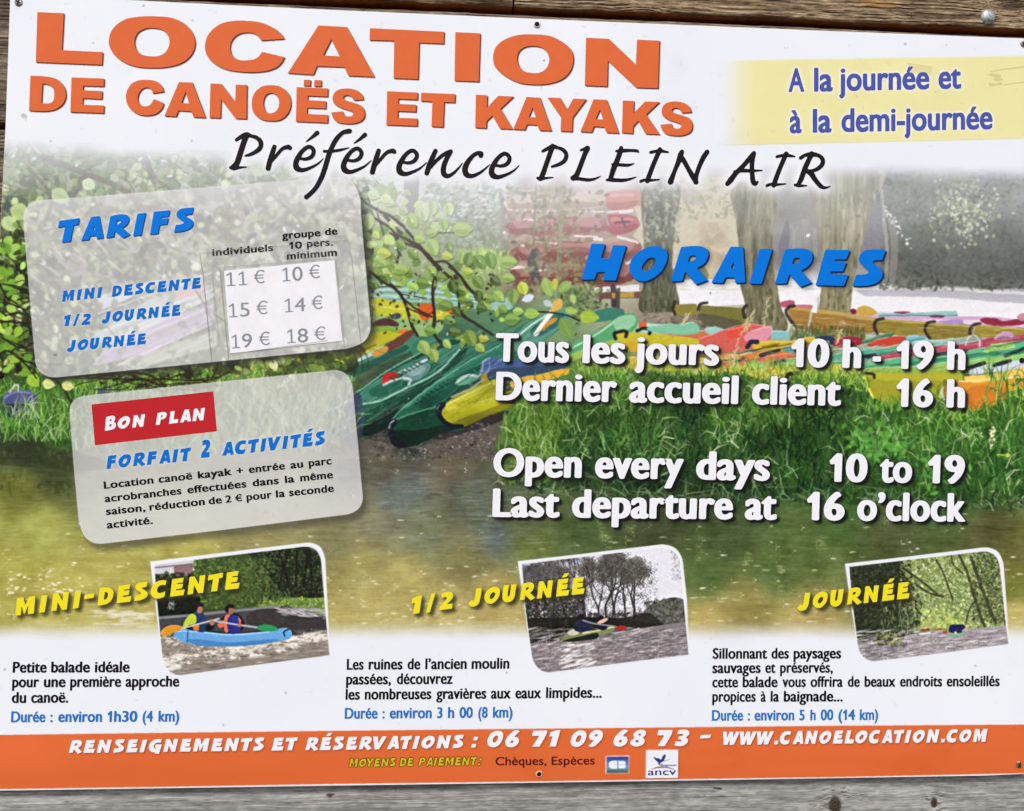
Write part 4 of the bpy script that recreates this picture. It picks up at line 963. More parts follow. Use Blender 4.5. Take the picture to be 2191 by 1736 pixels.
Y.shape('c', [(312,975),(325,940),(352,928),(372,945),(350,985),(362,1040),(425,1098),(385,1108),(335,1078),(314,1020)], (34, 38, 52)); Y.tline('c', [(320,985),(330,955),(350,940)], 1.6, (210, 222, 232), .9)
Y.shape('c', [(1090,430),(1180,335),(1320,268),(1430,290),(1400,340),(1250,455),(1100,520)], (92, 156, 134)); Y.shape('c', [(1180,400),(1300,310),(1390,300),(1260,420)], (58, 112, 104)); Y.tline('c', [(1100,430),(1200,350),(1320,272)], 2, (196, 222, 208))
Y.tline('c', [(1210,415),(1260,350),(1310,280)], 5, (236, 234, 222)); Y.shape('c', [(1250,380),(1310,320),(1345,322),(1300,360),(1260,395)], (200, 150, 60))
Y.shape('c', [(1420,490),(1520,430),(1640,360),(1700,305),(1790,288),(1832,320),(1822,380),(1740,440),(1600,500),(1430,570)], (92, 172, 112)); Y.shape('c', [(1580,272),(1740,258),(1752,300),(1660,330),(1560,330)], (64, 132, 112)); Y.shape('c', [(1690,330),(1780,296),(1822,318),(1800,372),(1720,400)], (156, 210, 172), .8)
Y.tline('c', [(1430,500),(1560,430),(1690,340)], 2, (170, 218, 180)); Y.shape('c', [(1420,540),(1560,490),(1720,440),(1700,480),(1560,520),(1430,580)], (160, 196, 90))
Y.shape('c', [(1700,425),(1780,402),(2000,420),(2200,445),(2200,485),(1900,480),(1750,470)], (202, 190, 48)); Y.tline('c', [(1700,440),(1690,415),(1720,400),(1765,402),(1760,430)], 3.6, (50, 46, 44)); Y.shape('c', [(1840,350),(1882,342),(1884,372),(1848,380)], (226, 100, 50)); Y.tline('c', [(1830,395),(1870,378),(1912,392),(1905,412)], 3.6, (44, 44, 50))
Y.shape('c', [(1750,470),(1800,460),(1850,480),(1830,520),(1770,510)], (212, 172, 40)); Y.shape('c', [(1890,375),(2135,350),(2200,360),(2200,410),(1940,408)], (128, 196, 160))
Y.shape('c', [(875,640),(895,580),(935,556),(1000,563),(1200,572),(1350,580),(1405,620),(1250,655),(1110,690),(980,735),(935,700)], (76, 100, 156)); Y.shape('c', [(900,650),(1000,620),(1200,612),(1400,622),(1250,655),(1110,690),(980,735),(935,700)], (54, 76, 100), .85); Y.tline('c', [(882,640),(905,650),(925,630),(930,590)], 2.2, (120, 140, 180)); Y.tline('c', [(885,635),(895,580),(935,560)], 1.8, (160, 176, 206), .8)
Y.shape('c', [(1060,700),(1250,655),(1412,622),(1412,655),(1250,710),(1100,760)], (228, 178, 58)); Y.shape('c', [(880,690),(905,650),(925,690),(960,720),(900,740)], (220, 176, 50))
Y.shape('c', [(630,880),(655,845),(720,800),(820,745),(920,705),(975,690),(990,740),(1120,790),(1060,850),(900,920),(765,980),(690,965),(645,930)], (186, 186, 38)); Y.shape('c', [(660,860),(760,790),(900,720),(960,715),(900,760),(760,830),(680,880)], (214, 212, 66), .8)
Y.shape('c', [(700,960),(900,880),(1080,810),(1080,850),(900,925),(765,980)], (126, 124, 34), .7); Y.tline('c', [(660,850),(780,790),(940,712)], 1.5, (240, 238, 140), .9); Y.tline('c', [(700,800),(840,730),(900,690)], 2, (200, 208, 180), .9)
Y.shape('c', [(603,865),(622,836),(662,836),(660,858),(640,885),(655,925),(700,958),(768,962),(772,982),(700,988),(635,945),(608,900)], (32, 32, 48)); Y.tline('c', [(610,872),(625,845)], 1.5, (140, 150, 180), .8)
Y.shape('c', [(1030,740),(1040,715),(1058,720),(1056,750),(1040,765)], (50, 56, 66)); Y.shape('c', [(1000,790),(1120,770),(1120,830),(1010,830)], (44, 50, 30), .8)
for q, c in [([(1580,590),(1800,540),(1935,520),(1900,560),(1760,620),(1600,660),(1500,670)], (204,196,44)), ([(1200,650),(1400,600),(1600,585),(1590,660),(1400,690),(1200,720)], (118,160,64)), ([(1120,640),(1180,630),(1190,660),(1130,690)], (196,226,226))]:
    Y.hard('e', q, c, .95)
Y.tline('e', [(1440,665),(1620,580)], 2.4, (216, 190, 90)); Y.tline('e', [(1700,740),(1820,630),(1930,525)], 3.4, (226, 232, 236)); Y.tline('e', [(1800,650),(1850,600)], 4, (50, 52, 56)); Y.hard('e', [(1370,590),(1430,580),(1425,640),(1380,650)], (96, 52, 60))
Y.shape('e', [(10,800),(70,760),(200,765),(230,820),(210,900),(100,900),(20,870)], (92, 92, 150)); Y.shape('e', [(40,830),(200,830),(190,900),(60,920)], (62, 62, 110), .8); Y.tline('e', [(60,760),(100,725),(110,760)], 1.6, (200, 206, 226)); Y.shape('e', [(600,760),(650,735),(710,745),(690,780),(620,790)], (92, 94, 150))
Y.shape('e', [(2030,870),(2135,800),(2200,780),(2200,1050),(2090,1060),(2040,960)], (60, 80, 110), .9); Y.tline('e', [(2030,870),(2135,810)], 2.4, (170, 190, 220))

# scuffs, rims, reflections and straps running along the hulls
for _ in range(520):
    x = R_(0, 2100); y = 640 - x * .07 + rng.normal(0, 55); L = R_(18, 110); sl = R_(.06, .2)
    if y < 350: continue
    c = [(244, 246, 244), (30, 44, 44), (250, 232, 180), (120, 40, 50), (40, 120, 90), (200, 226, 214)][rng.integers(6)]
    Y.tline('f', [(x, y), (x + L, y - L * sl)], R_(.4, 1.2), c, R_(.12, .45))
for _ in range(160):
    x = R_(700, 2150); y = 300 + (x - 700) * .045 + R_(0, 100); L = R_(20, 90)
    Y.tline('f', [(x, y), (x + L, y + L * .05)], R_(.4, 1.1), [(226, 214, 160), (84, 70, 34), (236, 226, 240), (110, 90, 40)][rng.integers(4)], R_(.12, .4))
for _ in range(420):
    t = rng.random(); x = R_(120, 1250); y = 1020 - x * .58 + rng.normal(0, 120); L = R_(20, 130)
    if y < 420 or y > 1080: continue
    Y.tline('c', [(x, y), (x + L, y - L * R_(.5, .66))], R_(.4, 1.3), [(196, 224, 212), (14, 40, 34), (110, 170, 146), (20, 60, 50)][rng.integers(4)], R_(.1, .34))
for _ in range(130):
    x = R_(660, 1050); y = 880 - (x - 660) * .42 + R_(-20, 70); L = R_(14, 70)
    Y.tline('c', [(x, y), (x + L, y - L * .42)], R_(.4, 1.1), [(240, 238, 150), (110, 108, 30), (226, 222, 90)][rng.integers(3)], R_(.12, .4))
for _ in range(80):
    x, y = 720 + R_(120, 1100) / 2.8467, 570 + R_(450, 1080) / 2.8467
    Y.leaf(x, y, R_(.6, 1.8), R_(.5, 1), R_(0, 3), [(214, 222, 214), (30, 40, 36)][rng.integers(2)], R_(.2, .6))
# the hulls are darker towards the ground
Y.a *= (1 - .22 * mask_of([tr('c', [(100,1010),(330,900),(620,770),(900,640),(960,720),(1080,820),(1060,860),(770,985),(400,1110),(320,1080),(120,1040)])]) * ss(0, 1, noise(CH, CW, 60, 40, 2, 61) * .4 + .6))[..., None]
# --- grass: blades in rows from the far edge of the bank to the near one
def blades(n, xr, yf, L, cols, wd=(1.0, 2.2), lean=.5, al=(.6, 1)):
    xs = rng.uniform(*xr, n); ys = np.array([yf(x, rng.random()) for x in xs])
    for i in np.argsort(ys):
        x, y = xs[i], ys[i]
        if yf is yb and x < 1150 and rng.random() > ss(1062, 1150, x + (y - 900) * .25 + 14 * rng.normal()): continue
        l = R_(*L) * (np.clip((y - 790) / 55, .35, 1) if yf is yb else 1); a = rng.normal(0, lean)
        b = rng.normal(0, .5) + a
        x1, y1 = x + l * .55 * math.sin(a), y - l * .55 * math.cos(a)
        x2, y2 = x1 + l * .45 * math.sin(a + b), y1 - l * .45 * math.cos(min(abs(a + b), 2.2))
        r = R_(*wd)
        c = cols(x, y)
        Y.line([(x, y), (x1, y1), (x2, y2)], [r, r * .8, .25], c, R_(*al))
CL = noise(CH, CW, 70, 46, 3, 51)
def clump(x, y): return float(CL[int(np.clip((y + OY) * S, 0, CH - 1)), int(np.clip((x + OX) * S, 0, CW - 1))])
def bank_cols(x, y):
    t = np.clip((y - 800) / 230, 0, 1)
    base = [((120, 168, 60), (60, 104, 46)), ((92, 146, 52), (46, 84, 42)), ((150, 190, 96), (88, 134, 70)), ((62, 108, 40), (26, 48, 28)), ((178, 206, 132), (120, 160, 104))]
    k = rng.choice(5, p=[.28, .27, .14, .23, .08])
    c = mix(base[k][0], base[k][1], t)
    c = mix(c, (16, 34, 20), np.clip(.34 - .34 * clump(x, y), 0, .78))
    if x > 1830 and y > 900: c = mix(c, (96, 168, 62), .24)
    if x < 1200: c = mix(c, (176, 206, 70), .32)
    return jit(c, .12)
def yb(x, u):
    top = (808 if x > 1600 else 796) if x > 1250 else 800 + (1250 - x) * .42
    bot = 1040 + (x - 1060) * .035
    return top + (bot - top) * u
for _ in range(1600):
    x = 1062 + 1180 * rng.random() ** .97; y = yb(x, rng.random())
    if x < 1140 and rng.random() > ss(1070, 1140, x + 12 * rng.normal()): continue
    t = (y - 800) / 240
    Y.leaf(x, y, R_(6, 18), R_(3, 9), R_(0, 3), mix(jit((58, 98, 38), .2), (24, 42, 26), np.clip(t, 0, 1) * .8), R_(.2, .5))
blades(4600, (1065, 2240), yb, (22, 62), bank_cols, (.8, 2.4), .45)
blades(420, (1065, 2240), yb, (20, 52), lambda x, y: jit([(196, 214, 160), (214, 222, 190), (170, 200, 110)][rng.integers(3)], .06) if clump(x, y) > -.2 else (70, 104, 60), (.7, 1.6), .8, (.5, .9))
blades(400, (1120, 2240), lambda x, u: 1045 + (x - 1060) * .035 + u * 10, (20, 60), lambda x, y: jit([(120, 150, 110), (60, 90, 50), (36, 56, 36)][rng.integers(3)], .1), (.8, 1.8), .9)
blades(460, (1225, 1830), lambda x, u: 782 + 22 * u, (16, 42), lambda x, y: jit([(150, 186, 70), (110, 156, 54), (188, 210, 110)][rng.integers(3)], .1), (.7, 1.5), .4)
# near yellow and orange bows on the bank
Y.shape('f', [(1165,660),(1235,648),(1500,652),(1750,650),(1755,720),(1650,800),(1500,830),(1330,842),(1245,815),(1200,770)], (166, 164, 46))
Y.shape('f', [(1175,655),(1400,652),(1750,650),(1750,690),(1500,700),(1230,690)], (186, 186, 50), .9); Y.tline('f', [(1168,662),(1185,740),(1215,800)], 2.4, (230, 228, 90)); Y.tline('f', [(1160,655),(1215,660),(1222,680)], 3, (60, 56, 40))
Y.shape('f', [(1640,745),(1760,698),(2000,672),(2300,640),(2300,700),(2060,760),(1985,780),(1960,850),(1880,875),(1800,887),(1730,880),(1690,830)], (228, 152, 52))
Y.shape('f', [(1800,740),(2000,740),(2040,770),(1970,840),(1850,870),(1760,860)], (214, 122, 44), .7); Y.shape('f', [(1770,690),(1950,655),(2300,590),(2300,650),(2000,690)], (246, 206, 96)); Y.tline('f', [(1740,700),(1950,690),(2200,665)], 1.6, (252, 224, 150))
Y.tline('f', [(1690,868),(1740,880),(1800,886)], 4, (50, 36, 40)); Y.tline('f', [(1640,740),(1632,770),(1650,810)], 3, (200, 205, 200))
for q in [[(745,652),(700,660),(685,690),(695,720)]]:
    Y.tline('f', q, 4.5, (48, 46, 36))

def over(xr, yr, n, L=(14, 34)):
    blades(n, xr, lambda x, u: yr[0] + (yr[1] - yr[0]) * u, L, lambda x, y: jit([(120, 168, 60), (84, 136, 48), (160, 194, 90), (60, 104, 42)][rng.integers(4)], .12), (.8, 1.8), .45)
over((1850, 1960), (866, 884), 90); over((1960, 2130), (876, 900), 130); over((2110, 2240), (800, 900), 160, (20, 46)); over((1700, 1860), (806, 840), 130); over((1950, 2010), (845, 872), 60)
Y.hard('f', [(1640,690),(1720,690),(1740,880),(1690,880),(1650,840)], (60, 58, 40), .35)
for cx, cy, n in [(1900, 945, 60), (1850, 975, 30), (1990, 1010, 50), (1860, 938, 40)]:
    for _ in range(n): Y.leaf(cx + rng.normal(0, 28), cy + rng.normal(0, 20), R_(4, 11), R_(2, 5), R_(0, 3), jit((96, 160, 70), .12), .8)
for _ in range(20): Y.leaf(rng.normal(2122, 8), rng.normal(930, 10), R_(1.5, 3), R_(1.5, 3), R_(0, 3), (236, 238, 190), .9)
Y.leaf(2156, 974, 5, 4, 0, (226, 226, 60)); Y.tline('f', [(1970,1150),(2040,1150)], 1.6, (170, 200, 80))
for x0, y0, L in [(1633, 700, 62), (1600, 706, 40), (1588, 716, 38), (1790, 735, 30), (1460, 690, 20), (1568, 780, 56)]:
    for k in range(16):
        t = k / 15; Y.leaf(x0 + 12 * t + rng.normal(0, 2.2), y0 - L * t, R_(2, 5), 1.2, -1.2 + rng.normal(0, .4), (214, 204, 150), .85)
for _ in range(24):                                       # fallen stems along the water
    x, y = R_(1150, 1850), R_(1000, 1075); Y.line([(x, y), (x + R_(20, 90), y + R_(-18, 26))], [1.2, .5], jit((150, 150, 120), .12), .6)
def lb(x, u): return 835 + 110 * u + (30 if x > 100 else 0)
blades(900, (-60, 165), lb, (20, 52), lambda x, y: jit(mix([(110, 160, 60), (70, 116, 44), (44, 76, 34), (140, 184, 90)][rng.integers(4)], (40, 66, 34), np.clip((y - 840) / 130, 0, 1) * .6), .12), (.8, 2), .4)
Y.shape('e', [(8,830),(30,780),(90,760),(190,765),(225,800),(215,880),(150,920),(60,915),(20,880)], (84, 86, 142), .92); Y.shape('e', [(30,850),(120,840),(210,860),(150,920),(60,915)], (48, 50, 84), .85); Y.tline('e', [(60,765),(100,722),(112,762)], 1.6, (206, 210, 226)); Y.tline('e', [(30,800),(80,770),(180,772)], 2, (140, 146, 190), .8)
blades(260, (-40, 160), lambda x, u: 880 + 66 * u, (26, 60), lambda x, y: jit([(92, 140, 56), (52, 90, 40), (136, 180, 92), (180, 204, 150)][rng.integers(4)], .1), (.8, 1.9), .35)
blades(1500, (160, 760), lambda x, u: 800 + 170 * u, (20, 55), lambda x, y: jit([(130, 168, 90), (90, 128, 66), (160, 186, 120), (70, 100, 56)][rng.integers(4)], .1), (.8, 2), .4)
blades(260, (150, 480), lambda x, u: 800 + 40 * u, (18, 45), lambda x, y: jit([(110, 160, 56), (70, 116, 40), (150, 190, 80)][rng.integers(3)], .1), (.8, 1.8), .5)
Y.poly([(-90, 952), (60, 948), (170, 968), (280, 1000), (160, 1010), (-90, 985)], (56, 64, 44), .45)
for _ in range(140):
    Y.leaf(R_(-60, 165), R_(955, 1060), R_(1, 3), R_(5, 20), R_(-.1, .1), jit([(70, 84, 48), (112, 122, 70), (44, 52, 36)][rng.integers(3)], .1), R_(.15, .4))

# --- foliage hanging in from the left
FL = noise(CH, CW, 40, 34, 3, 52)
def fl(x, y): return float(FL[int(np.clip((y + OY) * S, 0, CH - 1)), int(np.clip((x + OX) * S, 0, CW - 1))])
for n, szr, pals in ((900, (9, 22), [(64, 78, 46), (44, 54, 36), (88, 104, 62)]), (1700, (5, 15), [(96, 120, 58), (120, 146, 72), (70, 92, 46), (84, 104, 60)]), (1100, (4, 13), [(152, 184, 88), (176, 200, 112), (196, 212, 150), (134, 168, 76)])):
    for _ in range(n):
        x, y = R_(-90, 790), R_(290, 800)
        if x > 760 and y > 700: continue
        if pals[0][0] > 140 and fl(x, y) < .1 and rng.random() < .8: continue
        if pals[0][0] < 70 and fl(x, y) > .5: continue
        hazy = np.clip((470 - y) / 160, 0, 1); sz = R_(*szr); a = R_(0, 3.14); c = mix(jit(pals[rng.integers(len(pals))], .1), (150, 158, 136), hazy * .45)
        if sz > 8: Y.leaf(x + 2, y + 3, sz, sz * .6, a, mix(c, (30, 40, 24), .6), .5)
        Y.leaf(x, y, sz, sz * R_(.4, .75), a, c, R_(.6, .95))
for _ in range(260):
    x, y = R_(-90, 780), R_(340, 800); l = R_(20, 90); a = R_(-.6, 1.2)
    Y.line(cr([(x, y, 1), (x + l * .5 * math.cos(a), y + l * .5 * math.sin(a) + R_(-6, 6), 1), (x + l * math.cos(a + .2), y + l * math.sin(a + .2), 1)], closed=False), R_(.5, 1.8), (66, 60, 48), R_(.4, .8))
for _ in range(120):
    x, y = R_(-90, 780), R_(300, 780)
    Y.leaf(x, y, R_(2, 8), R_(1.5, 4), R_(0, 3.14), [(228, 232, 236), (214, 226, 244), (236, 240, 220)][rng.integers(3)], R_(.5, .95))
for _ in range(60):
    x, y = R_(-90, 700), R_(310, 700); a = R_(.5, 1.1)
    Y.leaf(x, y, R_(12, 30), R_(2, 4), a, (206, 214, 196), R_(.3, .6))
"""left: boats seen through the branches and under the price panel"""
for q, c in [([(560,1000),(900,780),(1240,620),(1240,720),(1300,760),(700,1060)], (165,205,190)), ([(620,1100),(1000,900),(1300,800),(1300,900),(900,1110),(560,1180)], (172,140,206)), ([(700,1180),(1100,1030),(1320,960),(1320,1060),(900,1180)], (168,192,130)), ([(1050,740),(1240,660),(1260,720),(1100,790)], (222,130,110)), ([(590,760),(800,690),(1000,650),(900,720),(620,840)], (190,220,226)), ([(680,1000),(1000,860),(1250,760),(1250,790),(1000,900),(700,1040)], (206,226,214))]:
    Y.hard('a', [(p[0], p[1] + 1050) for p in q], c, .9)
for k in range(16):
    y = 1850 + k * 26
    Y.tline('a', [(600 + 10 * k, y + 60), (1290, y - 190)], R_(.8, 2), [(236, 240, 240), (120, 110, 130), (140, 170, 150), (200, 190, 220)][k % 4], .7)
for _ in range(110):
    x, y = R_(190, 480), R_(600, 800); sz = R_(5, 13)
    Y.leaf(x, y, sz, sz * .6, R_(0, 3.1), jit([(120, 140, 84), (84, 98, 64), (170, 186, 130)][rng.integers(3)], .1), R_(.4, .8))
for p, r in [([(90,335),(190,375),(250,400),(300,440),(330,520)], 6), ([(190,372),(160,420),(150,440)], 3), ([(300,440),(420,460),(520,520)], 3.5), ([(60,360),(110,420),(100,470)], 4), ([(330,390),(310,330)], 6), ([(560,400),(640,470),(700,560),(760,600)], 3), ([(-20,520),(30,560),(60,600)], 3), ([(-30,690),(30,700),(80,760)], 5), ([(-40,660),(40,680),(90,690)], 3), ([(-40,740),(30,755),(75,765)], 4), ([(180,640),(230,700),(270,750)], 1.5), ([(380,560),(430,640),(470,720)], 2)]:
    Y.line(cr([(a, b, 1) for a, b in p], closed=False), r, (74, 66, 54), .75)
Y.tline('e', [(0,440),(100,520),(220,560)], 5, (46, 38, 32), .9); Y.tline('e', [(0,370),(90,410),(200,410)], 3.4, (44, 38, 34), .9); Y.tline('e', [(120,560),(230,610),(330,680),(445,830)], 2.4, (52, 44, 34), .9)
Y.tline('e', [(300,690),(360,680),(700,655),(900,660),(1010,730)], 2.4, (60, 48, 38), .9); Y.tline('e', [(560,680),(800,690),(1000,690),(1300,690),(1400,640)], 2, (60, 48, 38), .9); Y.tline('e', [(760,650),(900,700),(1000,735)], 1.8, (60, 48, 38), .9); Y.tline('e', [(1000,690),(1100,660),(1180,640)], 1.6, (60, 48, 38), .9); Y.tline('e', [(1290,690),(1330,590)], 1.8, (60, 48, 38), .9)
for _ in range(50):
    x, y = R_(200, 470), R_(800, 830); Y.leaf(x, y, R_(2, 6), R_(1.5, 3), R_(0, 3), (56, 46, 36), .8)
for x, y, L, a, c in [(72, 815, 17, .9, (160, 200, 70)), (20, 740, 22, 1.2, (120, 170, 54)), (5, 690, 26, .3, (150, 196, 64)), (30, 640, 20, .8, (110, 160, 54)), (12, 590, 24, 1.4, (130, 180, 60)), (36, 540, 22, .2, (164, 200, 96)), (20, 480, 20, .9, (190, 210, 140)), (44, 455, 24, .4, (170, 196, 110)), (130, 420, 22, .6, (168, 190, 120)), (190, 395, 16, .5, (196, 222, 150)), (105, 822, 14, .2, (226, 226, 150)), (145, 826, 14, .2, (226, 226, 150))]:
    Y.leaf(x, y, L, L * .75, a, c, .95); Y.leaf(x + 3, y + 3, L * .9, L * .2, a, mix(c, (60, 90, 40), .4), .3)

# --- the leafy twig crossing the middle
tw = [([(160,1210),(280,1300),(370,1400),(450,1470),(560,1560),(640,1660),(760,1707)], 4, 'b'), ([(170,1290),(300,1380),(380,1500),(370,1600)], 2.6, 'b'), ([(330,1420),(420,1480),(520,1520)], 3, 'b'),
      ([(210,40),(330,110),(400,190),(440,290),(470,380),(490,420)], 3, 'c'), ([(400,190),(470,250),(580,310)], 2.4, 'c'), ([(590,0),(610,60),(590,170),(600,330),(590,400),(640,480)], 3, 'c'), ([(690,0),(760,70),(830,160),(920,220)], 3.2, 'c'), ([(700,100),(745,190),(760,290),(850,350),(950,420)], 2.8, 'c'), ([(1150,280),(1280,280),(1400,300),(1480,330)], 2, 'c')]
for p, r, t in tw: Y.tline(t, p, r, (62, 50, 42), .9)
def spray(t, cx, cy, sx, sy, n, cols, L=(9, 17)):
    ox, oy = TILE[t]
    for _ in range(n):
        x, y = ox + (cx + rng.normal(0, sx)) / 2.8467, oy + (cy + rng.normal(0, sy)) / 2.8467
        l = R_(*L); a = R_(0, 3.14); c = jit(cols[rng.integers(len(cols))], .07); w = l * R_(.6, .85)
        Y.leaf(x + 1.5, y + 2, l, w, a, mix(c, (60, 80, 40), .55), .5)
        Y.leaf(x, y, l, w, a, c, .96)
        Y.line([(x - l * .8 * math.cos(a), y - l * .8 * math.sin(a)), (x + l * .8 * math.cos(a), y + l * .8 * math.sin(a))], .7, mix(c, (220, 236, 170), .5), .5)
GB = [(150, 184, 88), (170, 200, 104), (128, 164, 74), (188, 212, 118), (104, 138, 62)]
GD = [(116, 150, 64), (96, 130, 58), (140, 172, 80), (84, 112, 52), (152, 186, 74)]
GH = [(186, 204, 140), (200, 214, 160), (164, 186, 118), (176, 198, 124)]
spray('b', 260, 1180, 90, 60, 26, GH, (7, 13)); spray('b', 620, 1300, 60, 60, 10, GH, (8, 13)); spray('b', 430, 1350, 70, 60, 12, GH, (8, 13)); spray('b', 300, 1500, 80, 70, 18, GB, (8, 14)); spray('b', 300, 1640, 90, 40, 14, GB, (8, 14)); spray('c', 420, 60, 120, 50, 18, GD, (7, 13)); spray('c', 760, 90, 100, 60, 16, GD, (7, 13)); spray('c', 900, 250, 90, 50, 10, GD, (7, 13)); spray('c', 780, 440, 70, 50, 9, GD, (7, 13))
def ju(p): return [(740 + x / 2.44, 380 + y / 2.44) for x, y in p]
for p, r in [([(80,110),(160,170),(240,205),(330,290),(420,400),(470,450),(540,520)], 3.2), ([(100,190),(200,240),(270,300),(370,350),(450,440),(520,440),(600,520),(640,580),(740,650)], 2.6), ([(120,490),(200,550),(290,610),(320,700),(350,790),(375,830)], 2.4), ([(320,680),(430,730)], 1.8), ([(475,480),(450,580),(460,700),(460,810),(500,860)], 2), ([(550,520),(590,620),(600,700),(700,780)], 2.2), ([(270,300),(270,380),(290,410)], 1.8), ([(160,170),(190,270),(200,300)], 1.5), ([(440,300),(490,290),(640,290)], 1), ([(290,610),(420,630)], 1.2), ([(170,570),(290,570)], 1)]:
    Y.line(cr([q + (1,) for q in ju(p)], closed=False), r, (58, 48, 42), .92)
LV = [(145,90,14,.3,2),(215,115,14,.9,2),(120,230,18,1.4,0),(160,300,10,.9,3),(345,225,18,.9,0),(410,200,14,1.4,2),(455,160,16,1.6,2),(540,165,15,1.3,2),(610,270,22,0,0),(515,245,13,1.4,0),(450,290,12,0,0),(455,365,20,1.2,0),(385,320,13,.3,0),(290,350,13,.6,1),(200,395,16,.2,3),(180,440,16,.5,0),(290,480,16,.2,0),(350,400,14,.8,1),(540,365,11,1.2,1),(530,410,12,.4,3),(605,420,14,1.7,0),(640,430,17,1.9,1),(700,440,18,.9,1),(755,430,18,1.3,1),(850,440,20,0,0),(640,490,10,.2,3),(690,545,16,.9,1),(780,540,14,.5,4),(850,525,14,.2,0),(925,580,16,1.2,3),(875,625,18,1.7,1),(800,620,15,.8,0),(745,630,14,.3,1),(560,570,16,1.2,4),(400,550,16,.1,1),(350,570,14,.5,0),(450,490,14,.9,0),
  (520,670,15,.3,1),(580,700,12,.9,4),(710,680,12,.2,4),(545,745,14,.4,1),(570,805,15,.2,4),(650,840,20,1.2,1),(410,890,18,1,0),(460,930,16,1.2,0),(440,800,14,.3,1),(530,870,12,.9,0),(720,840,12,.3,3),(870,740,18,0,1),(970,710,16,0,0),(700,890,13,.8,0),(360,740,12,.4,0),(610,640,11,.2,1),(690,620,13,1.5,4),(500,520,12,.2,1),(820,690,12,.5,1),(900,700,12,.1,0),(130,570,12,.3,4),(230,130,12,.3,2),(300,170,13,.5,2)]
for x, y, L, a, k in LV:
    px, py = 740 + x / 2.44, 380 + y / 2.44
    c = jit([(156, 190, 92), (112, 148, 66), (192, 210, 146), (190, 206, 76), (72, 100, 50)][k], .05); w = L * .72
    Y.leaf(px + 1.5, py + 2.5, L, w, a, (44, 62, 34), .45); Y.leaf(px, py, L, w, a, c, .97)
    n_ = (math.sin(a) * w * .35, -math.cos(a) * w * .35)
    Y.leaf(px + n_[0], py + n_[1], L * .85, w * .42, a, mix(c, (214, 230, 150), .38), .6)
    Y.leaf(px - n_[0], py - n_[1], L * .8, w * .40, a, mix(c, (60, 90, 44), .38), .45)
    Y.line([(px - L * .9 * math.cos(a), py - L * .9 * math.sin(a)), (px + L * .9 * math.cos(a), py + L * .9 * math.sin(a))], .6, mix(c, (224, 236, 180), .5), .6)
for x, y, L, a, c in [(1285, 130, 22, 1.2, (150, 186, 84)), (1330, 110, 13, 1.6, (190, 190, 60)), (1390, 125, 18, 2.5, (140, 178, 80)), (1190, 290, 18, 0, (156, 196, 84)), (1540, 310, 22, .1, (166, 196, 60)), (1400, 380, 26, 1.1, (120, 160, 76)), (1440, 200, 12, 1.3, (170, 200, 100)), (1430, 270, 14, .2, (160, 196, 90)), (1340, 240, 18, 2.3, (222, 180, 80)), (1290, 230, 12, .5, (180, 200, 206)), (1165, 195, 14, 2.8, (206, 220, 236))]:
    px, py = 720 + x / 2.8467, 570 + y / 2.8467
    Y.leaf(px, py, L, L * .55, a, c, .97); Y.line([(px - L * .8 * math.cos(a), py - L * .8 * math.sin(a)), (px + L * .8 * math.cos(a), py + L * .8 * math.sin(a))], .7, mix(c, (235, 240, 200), .5), .6)
for _ in range(60):
    Y.leaf(720 + R_(210, 960) / 2.8467, 570 + R_(40, 420) / 2.8467, R_(2, 4.5), R_(1.5, 3), R_(0, 3), (58, 46, 38), .85)
for _ in range(50):                                     # light glinting between leaves
    Y.leaf(R_(780, 1090), R_(440, 720), R_(1.5, 5), R_(1, 2.5), R_(0, 3), (232, 240, 224), R_(.4, .9))

# twigs and deep gaps at the far left
for _ in range(150):
    x, y = R_(-80, 60), R_(500, 800); Y.leaf(x, y, R_(5, 15), R_(3, 8), R_(0, 3), jit([(34, 40, 26), (52, 66, 34), (44, 40, 34)][rng.integers(3)], .1), R_(.4, .85))
for _ in range(90):
    x, y = R_(-80, 62), R_(450, 800); sz = R_(7, 15); c = jit([(140, 180, 66), (108, 152, 56), (170, 204, 100), (92, 130, 50)][rng.integers(4)], .1)
    Y.leaf(x, y, sz, sz * .7, R_(0, 3), c, .9)
for _ in range(26):
    x, y = R_(-60, 50), R_(560, 790); Y.line(cr([(x, y, 1), (x + R_(20, 45), y + R_(-14, 22), 1), (x + R_(50, 90), y + R_(0, 50), 1)], closed=False), R_(.7, 2), (40, 34, 30), .85)
for _ in range(26):
    x, y = R_(160, 470), R_(806, 838); Y.line([(x, y), (x + R_(15, 50), y + R_(-14, 10)), (x + R_(40, 80), y + R_(-16, 16))], [R_(1, 2), 1, .5], (48, 40, 32), .85)
# a little unevenness in every edge, crisp detail, grain of the enlargement
wx = noise(CH, CW, 14, 14, 3, 41) * .5; wyy = noise(CH, CW, 14, 14, 3, 42) * .5
iy = np.clip(YY + wyy, 0, CH - 1.001); ix = np.clip(XX + wx, 0, CW - 1.001)
i0, j0 = iy.astype(int), ix.astype(int); fy, fx = (iy - i0)[..., None], (ix - j0)[..., None]
A = Y.a
Y.a = (A[i0, j0] * (1 - fx) + A[i0, j0 + 1] * fx) * (1 - fy) + (A[i0 + 1, j0] * (1 - fx) + A[i0 + 1, j0 + 1] * fx) * fy
soft = blur(Y.a, 1)
Y.a = Y.a * .75 + soft * .25
Y.a += (Y.a - blur(Y.a, 5)) * .16
Y.a = (Y.a - 122) * 1.10 + 120
lm = Y.a.mean(2, keepdims=True); Y.a = lm + (Y.a - lm) * (.88 + .06 * ss(790, 860, PY)[..., None] + .10 * ss(760, 700, PX)[..., None])
Y.a += (noise(CH, CW, 5, 4, 2, 43) * 3.0 + rng.normal(0, 2.0, (CH, CW)))[..., None]
Y.a = np.clip(Y.a, 6, 252)
